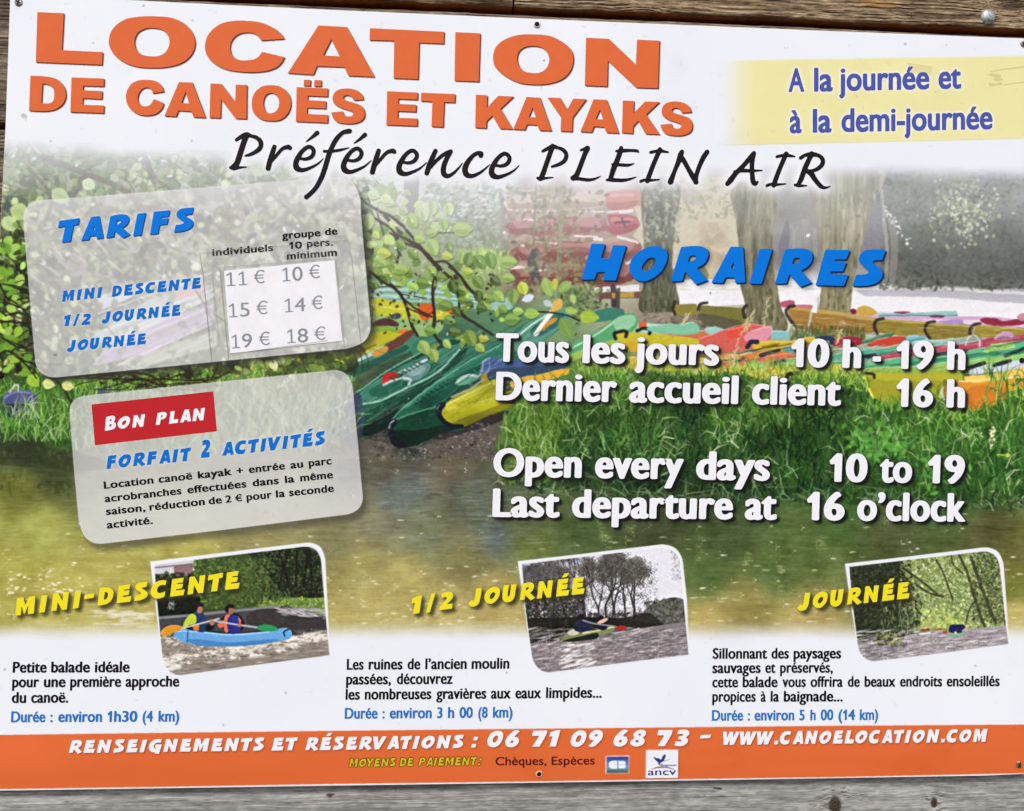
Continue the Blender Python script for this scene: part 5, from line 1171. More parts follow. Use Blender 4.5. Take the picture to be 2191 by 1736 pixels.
# ------------------------------------------------------------------ the print: white sheet, faded picture, panels and their soft printed edges
WHITE = (237, 242, 250)
pr = Sheet(WHITE)
pr.a += noise(CH, CW, 260, 200, 3, 31)[..., None] * (1.6, 1.4, 1.0)
top0 = np.interp(PX, [-90, 0, 500, 800, 1100, 1450, 1800, 2200], [288, 290, 318, 345, 360, 348, 345, 352])
fw = np.interp(PX, [0, 700, 1000], [.30, .36, .46])
fade = fw * ss(top0, top0 + 46, PY) + (1 - fw) * ss(top0 + 10, top0 + np.interp(PX, [0, 700, 1300], [250, 270, 330]), PY)
fade *= 1 - ss(1322, 1374, PY)
fade = np.clip(fade + noise(CH, CW, 60, 30, 2, 32) * .03 * (fade > .02) * (fade < .98), 0, 1)
# the white edge rises at the far right of the lower fade
fade = np.maximum(fade, 0)
pr.a += (pic.a - pr.a) * fade[..., None]

# white glow behind the slogan
gl = mask_of(TXT['slogan'])
g2 = np.clip(blur(gl, 16 * S) * 3.2, 0, 1) * .6 + np.clip(blur(gl, 7 * S) * 2.6, 0, 1) * .6
pr.blend((240, 244, 250), np.clip(g2, 0, 1))

PRICE = cr([(91, 428.6), (200, 420.5), (492, 397), (667, 383), (715, 379, 1), (742, 383, 1), (760, 398, 1), (772, 430), (772.5, 460), (793, 690), (791, 712, 1), (778, 732, 1), (742, 746.6), (400, 780.8), (122, 808), (103, 806, 1), (86, 796, 1), (75.5, 776), (58, 570), (50, 470), (54, 450, 1), (68, 434, 1)])
OFFER = cr([(190, 846), (440, 820), (702, 793.8), (724, 793, 1), (744, 804, 1), (755, 830), (765, 940), (775.5, 1054), (775, 1075, 1), (764, 1092, 1), (741, 1101.5), (480, 1134), (217.8, 1164), (198, 1161, 1), (180, 1146, 1), (168.6, 1112), (158, 1000), (149.3, 886), (152, 866, 1), (165, 852, 1)])
for P, dx, dy, al in ((PRICE, 13, 10, .62), (OFFER, 9, 14, .50)):
    sh = blur(mask_of([[(x + dx, y + dy) for x, y in P]]), 3)
    if P is PRICE: sh = sh * ss(360, 470, PY)
    pr.blend((52, 50, 48), sh * al)
pr.blend((44, 46, 42), blur(mask_of([[(x + 4, y + 3) for x, y in PRICE]]), 1) * .55 * ss(380, 470, PY))
for P, al in ((PRICE, .65), (OFFER, .64)):
    m = mask_of([P])
    # the panel shows the picture through a pale film: flatter, greyer
    lum = pic.a.mean(2, keepdims=True)
    under = blur(pic.a, 1) * .62 + lum * .38
    film = under + (np.array((242, 242, 246)) - under) * al
    if P is OFFER:
        film = film + (np.array((214, 216, 208)) - film) * (ss(1000, 1120, PY) * .5)[..., None]
    else:
        film = film + (np.array((238, 241, 247)) - film) * (ss(480, 385, PY) * .45)[..., None]
    pr.a += (film - pr.a) * m[..., None]
    rim = np.clip(m - blur(m, 1), 0, 1)
    pr.blend((240, 240, 242), rim * .8)
# slogan glow crosses the price panel's top edge
pr.blend((240, 244, 250), np.clip(np.clip(blur(gl, 10 * S) * 3.0, 0, 1) * ss(360, 380, PY) * .75, 0, 1))

# yellow banner, fading in from its left end
BAN = [(1528, 130.8), (2300, 118.5), (2300, 294.5), (1528, 312)]
bm = blur(mask_of([BAN]), 1)
pr.blend((237, 232, 170), bm * ss(1530, 1625, PX))
pr.a += (bm * noise(CH, CW, 200, 120, 3, 33))[..., None] * (2, 2, 2.5)
hb = mask_of(TXT['banner'])
pr.blend((246, 246, 250), np.clip(blur(np.minimum(1, blur(hb, 2) * 3), 1), 0, 1) * .85)
# old tape marks on the banner
def tp(x, y): return (2080 + x / 7.766, 40 + y / 7.766)
for p, r in [([(320,885),(390,870),(500,850),(860,805)], .9), ([(520,1105),(650,1085),(860,1060)], .8)]:
    pr.line(cr([tp(x, y) + (1,) for x, y in p], closed=False), r, (190, 182, 120), .8)
for q in [[(280,930),(380,920),(480,960),(420,990),(340,970)], [(340,1010),(420,990),(510,1005),(470,1040),(350,1030)], [(275,1070),(300,1130),(400,1110),(500,1100),(470,1060),(380,1085)], [(240,935),(300,930),(300,942)]]:
    pr.poly(cr([tp(x, y) + (1,) for x, y in q]), (208, 200, 136), .75)
pr.poly([(1941, 136), (1993, 144), (1991, 160), (1950, 157)], (222, 216, 158), .8)
pr.line([(1941, 136), (1993, 144), (1991, 160)], .5, (196, 188, 126), .6)

# orange foot of the sheet, ending in a thin white margin
FOOT = [(-90, 1574), (0, 1572.7), (360, 1568), (720, 1563.9), (1080, 1560), (1441, 1556.5), (1800, 1553), (2191, 1550.5), (2300, 1550), (2300, 1651), (2191, 1654.5), (1800, 1662.5), (1441, 1667.5), (1080, 1673), (720, 1677.2), (360, 1683.5), (0, 1688.5), (-90, 1690)]
pr.blend((222, 107, 56), mask_of([FOOT]))
pr.a += (mask_of([FOOT]) * noise(CH, CW, 400, 60, 3, 34))[..., None] * (2.5, 2, 2)

# inset photographs: white card with the picture a little smaller, two corners rounded
IN = {
 'g': (cr([(915,187),(1400,128),(1850,74),(1900,74,1),(1950,98,1),(1976,150,1),(1983,195),(2000,520),(2010,758),(1500,825),(1110,878),(1070,876,1),(1030,858,1),(1000,815,1),(985,760),(950,470)]),
       cr([(940,207),(1400,151),(1830,99),(1880,98,1),(1925,118,1),(1950,160,1),(1958,205),(1980,480),(2006,757),(1500,823),(1110,876),(1072,874,1),(1034,855,1),(1004,812,1),(990,760),(962,470)])),
 'h': (cr([(1103,185),(1500,140),(1950,86),(2000,84,1),(2060,104,1),(2100,156,1),(2112,215),(2135,420),(2147,755),(1700,810),(1320,860),(1280,862,1),(1235,845,1),(1200,805,1),(1185,760),(1145,480)]),
       cr([(1130,203),(1500,160),(1950,106),(1995,104,1),(2045,120,1),(2082,166,1),(2092,220),(2122,520),(2143,753),(1700,808),(1320,858),(1282,860,1),(1238,842,1),(1204,802,1),(1190,757),(1152,480)])),
 'i': (cr([(1043,200),(1400,160),(1880,102),(1925,104,1),(1975,128,1),(2003,180,1),(2012,235),(2030,480),(2042,690),(1600,750),(1240,793),(1205,793,1),(1160,775,1),(1130,735,1),(1118,690),(1080,460)]),
       cr([(1070,220),(1400,181),(1870,127),(1915,128,1),(1955,150,1),(1980,195,1),(1988,240),(2022,560),(2038,688),(1600,748),(1240,791),(1207,791,1),(1163,773,1),(1134,733,1),(1122,690),(1092,460)]))}
INPX = {k: (tr(k, v[0]), tr(k, v[1])) for k, v in IN.items()}
ins = Sheet((120, 120, 120))
def g_rect(t, x0, y0, x1, y1, c): ins.hard(t, [(x0, y0), (x1, y0), (x1, y1), (x0, y1)], c)
def scat(t, n, xr, yr, L, W, ang, cols, al):
    ox, oy = TILE[t]
    for _ in range(n):
        ins.leaf(ox + R_(*xr) / 2.8467, oy + R_(*yr) / 2.8467, R_(*L), R_(*W), R_(*ang), jit(cols[rng.integers(len(cols))], .1), R_(*al))
# 1: a blue canoe with two paddlers below a weir
g_rect('g', 900, 60, 2050, 560, (58, 76, 40))
ins.hard('g', [(930,190),(1200,160),(1190,240),(1060,280),(930,275)], (206, 204, 212)); ins.hard('g', [(1060,215),(1180,200),(1170,270),(1060,285)], (142, 116, 116)); ins.tline('g', [(940,225),(1180,200)], 1.2, (120, 112, 116))
ins.hard('g', [(1480,100),(2000,60),(2000,420),(1760,420),(1640,280)], (34, 40, 28))
scat('g', 1800, (1180, 1640), (170, 470), (1.2, 4.5), (.9, 2.6), (0, 3), [(86, 110, 52), (110, 134, 64), (56, 78, 36), (70, 92, 44)], (.4, .8))
scat('g', 900, (1560, 1990), (100, 420), (1.2, 4.5), (.9, 2.6), (0, 3), [(44, 56, 32), (24, 28, 22), (70, 90, 46), (96, 116, 66)], (.4, .8))
scat('g', 260, (940, 1200), (260, 500), (3, 8), (2, 4), (0, 3), [(66, 84, 48), (40, 52, 32), (24, 30, 22)], (.5, .9))
for x0, x1 in [(1700, 1760), (1800, 1810), (1850, 1880), (1760, 1700), (1900, 1890)]: ins.tline('g', [(x0, 340), (x1, 120)], 2, (26, 24, 20), .8)
ins.hard('g', [(960,420),(1220,400),(1220,520),(960,530)], (24, 30, 22)); scat('g', 30, (1030, 1060), (430, 480), (1, 3), (1, 2), (0, 3), [(150, 160, 160)], (.4, .8))
ins.hard('g', [(1560,450),(1800,415),(2000,405),(2000,520),(1800,470),(1600,480)], (112, 140, 62)); scat('g', 240, (1600, 1990), (410, 500), (2, 6), (1, 2.5), (0, 3), [(140, 166, 80), (90, 120, 50)], (.5, .9))
ins.hard('g', [(940,530),(1150,510),(1500,475),(1750,455),(2010,520),(2020,680),(940,700)], (74, 72, 74)); ins.tline('g', [(960,530),(1150,515),(1500,480),(1700,462)], 3, (136, 140, 148), .8); ins.shape('g', [(1500,520),(1800,490),(2010,560),(2010,620),(1700,620)], (58, 54, 54), .8)
scat('g', 90, (1700, 2010), (470, 520), (4, 14), (1, 2), (.1, .3), [(216, 214, 214), (150, 148, 150)], (.4, .9))
ins.hard('g', [(960,640),(1130,650),(1760,640),(2020,600),(2030,900),(960,900)], (142, 132, 120))
scat('g', 380, (960, 2010), (640, 880), (3, 14), (.6, 1.5), (-.25, .05), [(184, 176, 166), (112, 104, 98), (90, 84, 82), (160, 150, 138)], (.3, .7))
fx_, fy_ = (PX - 0) * 2.8467, (PY - 1136) * 2.8467
fo = noise(CH, CW, 16, 6, 4, 45)
ln = np.interp(fx_, [960, 1100, 1300, 1500, 1750, 2010], [800, 775, 735, 710, 668, 640])
fm = np.exp(-((fy_ - ln) / 34) ** 2) * ss(-.5, .9, fo + .25) + .8 * np.exp(-((fy_ - ln - 52) / 20) ** 2) * ss(.1, 1.2, fo) + .7 * np.exp(-((fy_ - 660) / 26) ** 2) * (fx_ < 1180) * ss(-.2, 1, fo)
fm *= (fx_ > 950) * (fx_ < 2030) * (fy_ > 590) * (fy_ < 900)
ins.blend((238, 234, 226), np.clip(fm * 1.25, 0, 1) * .92)
ins.a += ((fx_ > 950) * (fx_ < 2030) * (fy_ > 640) * (fy_ < 900) * noise(CH, CW, 30, 4, 3, 46) * 9)[..., None]
for x0, x1, y0, y1, n in [(980, 1500, 785, 705, 110), (1400, 2000, 715, 645, 100), (980, 1250, 650, 690, 40)]:
    for _ in range(n):
        t = rng.random(); x, y = x0 + (x1 - x0) * t, y0 + (y1 - y0) * t + rng.normal(0, 20)
        ins.leaf(x / 2.8467, 1136 + y / 2.8467, R_(1.5, 6), R_(.8, 2), R_(-.7, .2), jit((226, 220, 208), .06), R_(.35, .9))
ins.shape('g', [(1110,590),(1250,600),(1400,620),(1620,612),(1600,640),(1300,650),(1150,640)], (30, 50, 74))
ins.shape('g', [(1062,640),(1072,600),(1100,580),(1140,600),(1210,615),(1340,628),(1500,630),(1640,612),(1735,590),(1775,610),(1772,650),(1700,672),(1500,700),(1250,700),(1140,685),(1090,665)], (106, 170, 226)); ins.shape('g', [(1140,660),(1400,680),(1700,660),(1600,690),(1400,704),(1200,698)], (70, 132, 190), .8); ins.tline('g', [(1070,610),(1200,614),(1400,632),(1640,616)], 1.6, (160, 210, 244)); ins.tline('g', [(1145,610),(1140,680)], 1, (50, 80, 110)); ins.tline('g', [(1735,640),(1730,615),(1760,600)], 1.4, (30, 40, 60))
ins.shape('g', [(1180,500),(1230,495),(1255,540),(1265,605),(1200,612),(1180,560)], (42, 66, 104)); ins.shape('g', [(1115,580),(1135,535),(1170,505),(1195,520),(1190,565),(1150,575),(1125,600)], (192, 212, 62)); ins.hard('g', [(1170,565),(1215,575),(1210,610),(1180,605)], (214, 130, 50)); ins.shape('g', [(1250,590),(1290,560),(1310,580),(1270,612)], (30, 32, 36))
ins.shape('g', [(1195,460),(1220,450),(1235,475),(1225,500),(1205,500)], (164, 116, 94)); ins.shape('g', [(1183,462),(1195,440),(1230,438),(1240,460),(1210,462),(1198,492),(1186,490)], (40, 32, 30))
ins.shape('g', [(1350,540),(1385,510),(1450,505),(1490,560),(1480,600),(1440,618),(1370,610)], (34, 32, 42)); ins.shape('g', [(1370,520),(1400,512),(1400,570),(1385,620),(1365,600)], (222, 118, 88)); ins.shape('g', [(1392,525),(1450,518),(1465,560),(1462,612),(1400,622)], (46, 54, 140)); ins.shape('g', [(1325,575),(1355,545),(1375,560),(1350,590)], (216, 112, 80)); ins.hard('g', [(1450,520),(1470,545),(1465,575),(1455,550)], (226, 110, 90))
ins.shape('g', [(1385,470),(1412,462),(1426,482),(1415,508),(1392,506)], (150, 104, 84)); ins.shape('g', [(1370,480),(1385,450),(1420,448),(1426,468),(1395,472),(1388,500)], (34, 28, 28))
ins.tline('g', [(1090,600),(1200,570),(1335,535)], 1.7, (196, 196, 200)); ins.tline('g', [(1300,548),(1450,572),(1580,590)], 1.9, (176, 178, 190)); ins.shape('g', [(978,622),(1010,585),(1060,573),(1110,590),(1060,620),(1000,645)], (216, 152, 52)); ins.shape('g', [(1565,590),(1595,572),(1660,577),(1692,600),(1650,612),(1590,608)], (48, 152, 92)); ins.shape('g', [(1280,550),(1300,545),(1305,570),(1285,575)], (170, 122, 100)); ins.shape('g', [(1445,570),(1465,562),(1472,578),(1450,584)], (170, 122, 100))
# 2: bare trees against the light, one kayak
g_rect('h', 1080, 60, 2180, 700, (232, 233, 242)); ins.shape('h', [(1100,180),(1500,140),(1540,260),(1300,300),(1120,300)], (172, 180, 212), .85); scat('h', 70, (1150, 1500), (190, 320), (5, 14), (3, 8), (0, 3), [(214, 216, 230), (236, 236, 244)], (.3, .6))
def tree(t, x, y, a, L, r, d):
    if d == 0 or L < 9: return
    x2, y2 = x + L * math.sin(a), y - L * math.cos(a)
    ins.tline(t, [(x, y), (x2, y2)], r, (54, 48, 50), .9, False)
    for k in range(2 if d > 4 or rng.random() < .4 else 3):
        tree(t, x2, y2, a * .8 + rng.normal(0, .36), L * R_(.68, .86), max(r * .66, .4), d - 1)
    if d <= 4:
        for _ in range(5): ins.leaf(TILE[t][0] + (x2 + rng.normal(0, 14)) / 2.8467, TILE[t][1] + (y2 + rng.normal(0, 14)) / 2.8467, R_(.8, 2.4), R_(.7, 1.5), R_(0, 3), jit([(96, 92, 86), (66, 62, 60), (126, 126, 116)][rng.integers(3)], .1), R_(.3, .75))
for x, y, L, r in [(1515, 560, 120, 3.6), (1690, 570, 105, 3), (1810, 580, 100, 3), (1215, 560, 95, 2.6), (1330, 570, 75, 2.4), (1600, 570, 100, 2.2), (1400, 570, 95, 2.4), (1760, 570, 100, 2.2), (1640, 560, 110, 2.2)]:
    tree('h', x, y, rng.normal(0, .1), L, r, 7)
scat('h', 1500, (1140, 1500), (360, 580), (1.5, 4.5), (1, 2.6), (0, 3), [(50, 48, 44), (34, 34, 32), (78, 78, 70)], (.5, .85)); scat('h', 420, (1500, 1900), (500, 600), (1.5, 4.5), (1, 2.6), (0, 3), [(56, 54, 50), (38, 38, 36), (86, 86, 76)], (.4, .8)); scat('h', 260, (1130, 1300), (210, 340), (2, 5), (1.2, 3), (0, 3), [(92, 92, 96), (70, 70, 72)], (.3, .7))
ins.shape('h', [(1850,570),(1900,460),(1960,430),(2050,405),(2110,420),(2140,470),(2150,580)], (82, 84, 78)); scat('h', 260, (1880, 2130), (420, 570), (2, 6), (1.5, 3.5), (0, 3), [(104, 108, 96), (62, 62, 60), (124, 124, 112)], (.4, .8))
for _ in range(3200):
    x, y = R_(1300, 1960), R_(130, 560); k = .9 * np.exp(-((x - 1500) / 110) ** 2) + .9 * np.exp(-((x - 1680) / 90) ** 2) + .85 * np.exp(-((x - 1850) / 80) ** 2)
    top = 150 if x < 1760 else 190
    if y > top + R_(0, 50) and rng.random() < k * .8 * (.5 + .5 * ss(-.6, .8, fl(x * .6 - 400, y * .8 + 40))):
        ins.leaf(720 + x / 2.8467, 1136 + y / 2.8467, R_(.7, 2), R_(.6, 1.2), R_(0, 3), jit([(84, 80, 74), (60, 56, 55), (116, 116, 106), (46, 42, 44)][rng.integers(4)], .1), R_(.35, .8))
scat('h', 100, (2040, 2100), (120, 300), (1, 3), (.8, 1.8), (0, 3), [(150, 148, 150)], (.3, .7))
ins.shape('h', [(1120,560),(1300,530),(1700,530),(1900,560),(1960,580),(1700,618),(1400,666),(1180,702),(1130,690)], (34, 34, 28)); scat('h', 160, (1160, 1560), (560, 680), (3, 9), (1, 3), (0, 3), [(58, 56, 40), (24, 24, 20)], (.4, .8)); ins.shape('h', [(1640,560),(1800,520),(1900,500),(1960,540),(1990,578),(1800,606),(1690,614)], (40, 40, 36), .85)
ins.hard('h', [(1160,694),(1400,662),(1700,614),(2000,572),(2160,550),(2180,900),(1160,900)], (132, 124, 128))
scat('h', 1500, (1170, 2140), (590, 860), (3, 12), (.6, 1.5), (-.35, .0), [(190, 182, 186), (96, 88, 92), (216, 210, 212), (110, 102, 104)], (.3, .75)); scat('h', 70, (1380, 1560), (690, 830), (5, 16), (1, 2.6), (-.5, -.1), [(236, 232, 234)], (.5, .9))
ins.shape('h', [(1370,668),(1400,625),(1440,602),(1500,625),(1600,600),(1690,576),(1690,608),(1600,640),(1480,665),(1400,674)], (128, 134, 92)); ins.shape('h', [(1375,672),(1500,640),(1600,636),(1500,668),(1400,676)], (40, 46, 36)); ins.shape('h', [(1405,620),(1440,600),(1475,615),(1465,632),(1420,636)], (196, 198, 170)); ins.tline('h', [(1500,625),(1600,605),(1688,585)], 1.4, (206, 208, 160))
ins.shape('h', [(1450,605),(1455,560),(1480,535),(1520,540),(1560,562),(1540,600),(1500,615)], (38, 42, 66)); ins.shape('h', [(1470,530),(1480,508),(1502,510),(1505,535),(1485,542)], (36, 30, 36)); ins.shape('h', [(1590,590),(1600,545),(1630,545),(1650,590),(1620,606)], (34, 36, 48)); ins.shape('h', [(1598,545),(1605,518),(1625,520),(1628,545)], (30, 28, 32)); ins.tline('h', [(1500,545),(1570,565),(1680,580),(1740,595)], 1.4, (150, 150, 160)); ins.shape('h', [(1588,558),(1630,534),(1652,532),(1640,552),(1605,566)], (216, 176, 156)); ins.shape('h', [(1700,592),(1720,580),(1762,582),(1760,600),(1720,606)], (176, 44, 40))
# 3: a green tunnel of trees
g_rect('i', 1030, 80, 2080, 620, (132, 150, 92)); ins.shape('i', [(1050,200),(1380,150),(1400,260),(1500,400),(1500,560),(1440,640),(1100,720)], (42, 46, 34))
scat('i', 3000, (1380, 2010), (110, 620), (1.2, 4.2), (.9, 2.4), (0, 3), [(176, 196, 112), (204, 216, 150), (128, 150, 76), (92, 110, 58), (222, 230, 186)], (.4, .85)); scat('i', 1600, (1060, 1450), (170, 660), (1.2, 4.5), (.9, 2.4), (0, 3), [(58, 68, 42), (32, 36, 26), (74, 88, 54), (44, 52, 34)], (.4, .8)); scat('i', 800, (1820, 2040), (130, 560), (1.2, 4.5), (.9, 2.4), (0, 3), [(74, 84, 50), (96, 110, 66), (56, 60, 42)], (.4, .8))
scat('i', 260, (1260, 1500), (320, 600), (1, 2.4), (6, 16), (-.2, .2), [(96, 112, 76), (60, 70, 48), (150, 166, 116)], (.25, .5))
for p, r in [([(1900,600),(1830,400),(1790,260),(1740,150)], 3), ([(1960,560),(1880,360),(1810,160)], 3.4), ([(1700,420),(1640,250),(1600,180)], 2), ([(1480,330),(1560,380),(1640,400)], 2.4), ([(1400,230),(1500,300),(1600,380)], 2.6), ([(1840,420),(1800,480),(1780,560)], 2), ([(1760,260),(1700,200),(1690,150)], 1.6)]:
    ins.tline('i', p, r, (62, 60, 44), .75)
scat('i', 120, (1500, 1760), (480, 600), (2, 6), (1.5, 4), (0, 3), [(206, 216, 130), (176, 196, 96)], (.5, .9))
ins.hard('i', [(1090,700),(1250,668),(1500,620),(1700,605),(2040,575),(2060,800),(1090,820)], (166, 160, 164)); ins.shape('i', [(1110,720),(1260,690),(1420,680),(1400,720),(1240,780),(1140,770)], (96, 92, 92), .7)
scat('i', 1000, (1120, 2040), (600, 800), (3, 12), (.6, 1.5), (-.3, .05), [(206, 200, 204), (120, 114, 118), (228, 224, 226), (140, 132, 134)], (.3, .75)); scat('i', 60, (1240, 1400), (620, 700), (2, 7), (1, 3), (0, 3), [(150, 166, 84), (60, 66, 46)], (.5, .9))
ins.shape('i', [(1640,615),(1700,612),(1775,618),(1770,636),(1720,645),(1670,640)], (140, 172, 150)); ins.shape('i', [(1675,612),(1685,575),(1720,570),(1770,575),(1775,605),(1740,622),(1690,620)], (44, 46, 96)); ins.hard('i', [(1638,612),(1665,608),(1668,622),(1642,628)], (196, 70, 50)); ins.leaf(1441 + 1718 / 2.8467, 1136 + 620 / 2.8467, 3, 2.4, 0, (226, 226, 90)); ins.hard('i', [(1505,600),(1560,595),(1560,608),(1505,612)], (150, 70, 60)); ins.tline('i', [(1500,628),(1560,622)], 2, (226, 226, 226)); ins.hard('i', [(1590,600),(1630,590),(1635,604),(1600,608)], (190, 90, 80)); ins.tline('i', [(1760,610),(1800,575)], 1.6, (200, 190, 120))
ins.a = blur(ins.a, 1) * .2 + ins.a * .8
ins.a += (ins.a - blur(ins.a, 4)) * .35
ins.a += (noise(CH, CW, 4, 3, 2, 44) * 4 + rng.normal(0, 3, (CH, CW)))[..., None]
for k, (o, i) in INPX.items():
    sh = blur(mask_of([[(x - 3, y + 4) for x, y in o]]), 3)
    pr.blend((150, 146, 120), sh * .25 * (1 - ss(1300, 1370, PY)))
    pr.blend((240, 244, 250), mask_of([o]))
    m = mask_of([i]); pr.a += (ins.a - pr.a) * m[..., None]
    if k == 'h': pr.blend((240, 243, 250), blur(m * ss(1395, 1470, PX) * ss(1290, 1180, PY), 5) * .5)

# printed shadows of the letters (dark ink under and beside the coloured letters)
def drop(key, dx, dy, rad, al, rgb=(20, 20, 18), rep=1):
    m = np.zeros((CH, CW))
    for k in range(rep):
        f = (k + 1) / rep
        m = np.maximum(m, mask_of([np.asarray(l) + (dx * f, dy * f) for l in TXT[key]]))
    if rad: m = blur(m, rad)
    pr.blend(rgb, np.clip(m, 0, 1) * al)
for k in ('title_top', 'title_low'): drop(k, 2.6, 2.6, 0, 1, (92, 38, 26), 3)
drop('hours_title', 3.4, 3.4, 0, 1, (4, 32, 78), 3); drop('hours_title', 8, 7, 3, .35, (30, 30, 30))
HRS = [k for k in TXT if k.startswith('hours_') and k != 'hours_title']
TXT['all_hours'] = sum((TXT[k] for k in HRS), [])
drop('all_hours', 6.5, 6.5, 1, .92, (14, 16, 14), 4); drop('all_hours', 8, 8, 4, .35, (14, 16, 14))
del TXT['all_hours']
drop('price_title', 1.6, 1.8, 0, 1, (6, 36, 90), 2)
for k in ('price_title', 'price_rows', 'price_row2', 'price_row3', 'offer_title'):
    m = mask_of(TXT[k]); pr.blend((226, 236, 244), np.clip(blur(m, 2) * 1.8, 0, 1) * .55)
drop('price_title', 1.6, 1.8, 0, 1, (6, 36, 90), 2)
for k in ('cap_a', 'cap_b', 'cap_c'): drop(k, 8, 8, 2, .8, (48, 44, 22), 3)
drop('foot', 2, 2.2, 1, .55, (120, 44, 20)); 
for k in range(8): drop('pay_head', 1.4 * math.cos(k * .785), 1.4 * math.sin(k * .785), 0, .8, (74, 52, 12))
# worn marks, drips and grime specks left on the sheet
dr = noise(CH, CW, 5, 420, 4, 35)
pr.a -= (np.clip(dr - .9, 0, 1.2) * ss(120, 10, np.abs(PY - 120)) * 2.5)[..., None] * (1, 1, .9)
sm = noise(CH, CW, 90, 70, 4, 36)
pr.a -= (np.clip(sm - .7, 0, 1.5) * 3.0)[..., None] * (1, .95, 1.05)
for x, y, r, a in [(52, 249, 5, .35), (307, 13, 2, .5), (412, 44, 1.6, .5), (200, 93, 2, .25), (586, 88, 2, .4), (410, 302, 2, .3), (1164, 130, 2, .45), (1936, 95, 2, .5), (2024, 97, 1.5, .3), (109, 303, 1.6, .4), (1356, 1147, 2.6, .7), (612, 1483, 2, .35), (478, 1552, 2, .3), (1084, 1440, 2, .35), (10, 1433, 2.4, .3), (1692, 1190, 2, .6), (1520, 628, 2, .6), (118, 760, 2.4, .7), (2086, 1425, 2, .3), (2170, 1557, 2, .4), (870, 1040, 4, .5), (980, 1320, 2, .3)]:
    pr.leaf(x, y, r * 1.5, r, R_(0, 3), (110, 108, 100), a)
for _ in range(700):
    pr.leaf(R_(-60, 2200), R_(10, 1680), R_(.6, 1.6), R_(.5, 1), R_(0, 3), (128, 124, 112), R_(.08, .3))
for x, y in [(100, 252), (46, 240)]:
    pr.leaf(x - 46, y, 9, 3, 1.3, (196, 196, 190), .5)
pr.a = np.clip(pr.a, 0, 255)
# the two payment marks at the foot of the sheet
def z5(pts): return [(1100 + p[0] / 5.39, 1600 + p[1] / 5.39) + tuple(p[2:]) for p in pts]
CARD = z5([(1052,92),(1330,88),(1328,297),(1050,300)])
pr.poly(CARD, (236, 200, 196)); pr.poly([(x + 1.2, y + 1.2) for x, y in z5([(1064,104),(1318,101),(1316,285),(1062,288)])], (80, 60, 80), .5)
cm = mask_of([z5([(1068,106),(1314,103),(1312,285),(1066,288)])])
gy = (PY - 1619.5) / 33.5
cg = np.stack([np.interp(gy, [0, .35, .7, .8, 1], v) for v in ((46, 84, 112, 96, 58), (52, 120, 160, 136, 92), (140, 196, 206, 140, 74))], -1)
pr.a += (cg - pr.a) * cm[..., None]
pr.poly(cr(z5([(1190,150),(1130,150,1),(1098,165,1),(1090,195,1),(1098,226,1),(1130,241,1),(1190,241)]), n=4), (238, 244, 250))
pr.poly(z5([(1200,150),(1262,150),(1284,160),(1288,180),(1278,193),(1288,208),(1286,228),(1266,238),(1200,238)]), (238, 244, 250))
pr.poly(z5([(1140,190),(1286,190),(1286,196),(1140,196)]), (150, 176, 206)); pr.poly(z5([(1190,150),(1200,150),(1200,241),(1190,241)]), (96, 140, 190))
VOUCH = z5([(1520,25),(1893,22),(1890,350),(1515,352)])
pr.poly([(x + 2, y + 2) for x, y in VOUCH], (150, 64, 30), .7); pr.poly(VOUCH, (238, 241, 248))
pr.poly(cr(z5([(1612,108,1),(1640,122,1),(1668,122,1),(1692,138,1),(1712,100,1),(1740,72),(1746,105,1),(1728,138,1),(1735,150),(1700,165,1),(1684,180,1),(1682,208),(1665,190,1),(1652,178),(1668,176,1),(1650,160,1),(1625,135,1)]), n=4), (34, 48, 128))
pr.line(z5([(1740,152),(1762,146),(1790,132)]), .7, (130, 134, 160), .7)
for a, b in ((1695, 1742), (1746, 1770), (1774, 1812), (1816, 1866)): pr.line(z5([(a, 206), (b, 202)]), 1.1, (70, 84, 150), .8)
pr.line(z5([(1700,196),(1706,190)]), 1, (70, 84, 150)); pr.line(z5([(1760,210),(1758,220)]), .8, (70, 84, 150))
pr.line(cr(z5([(1588,248,1),(1640,230,1),(1700,224,1),(1770,228,1),(1840,250,1)]), closed=False), [.5 + .9 * math.sin(math.pi * k / 24) for k in range(25)], (120, 60, 84), .9)
pr.a = np.clip(pr.a, 0, 255)

# the finished print, laid flat in board coordinates
IW, IH, BX, BZ = 2000, 1500, 0.66, 0.495
gx, gz = np.meshgrid((np.arange(IW) + .5) / IW * 2 * BX - BX, BZ - (np.arange(IH) + .5) / IH * 2 * BZ)
P3 = np.stack([gx, -gz, np.zeros_like(gx)], -1) @ ROT.T + PT
u = np.clip((CX + FPX * P3[..., 0] / P3[..., 2] + OX) * S - .5, 0, CW - 1.001); v = np.clip((CY + FPX * P3[..., 1] / P3[..., 2] + OY) * S - .5, 0, CH - 1.001)
ui, vi = u.astype(int), v.astype(int); fu, fv = (u - ui)[..., None], (v - vi)[..., None]
flat = (pr.a[vi, ui] * (1 - fu) + pr.a[vi, ui + 1] * fu) * (1 - fv) + (pr.a[vi + 1, ui] * (1 - fu) + pr.a[vi + 1, ui + 1] * fu) * fv
INK_GAIN = 1.0
buf = np.ones((IH, IW, 4), np.float32); buf[..., :3] = flat[::-1] / 255.0
img = bpy.data.images.new('print', IW, IH)
img.pixels.foreach_set(buf.ravel()); img.update(); img.pack()
del P3, gx, gz, u, v, ui, vi, fu, fv, flat

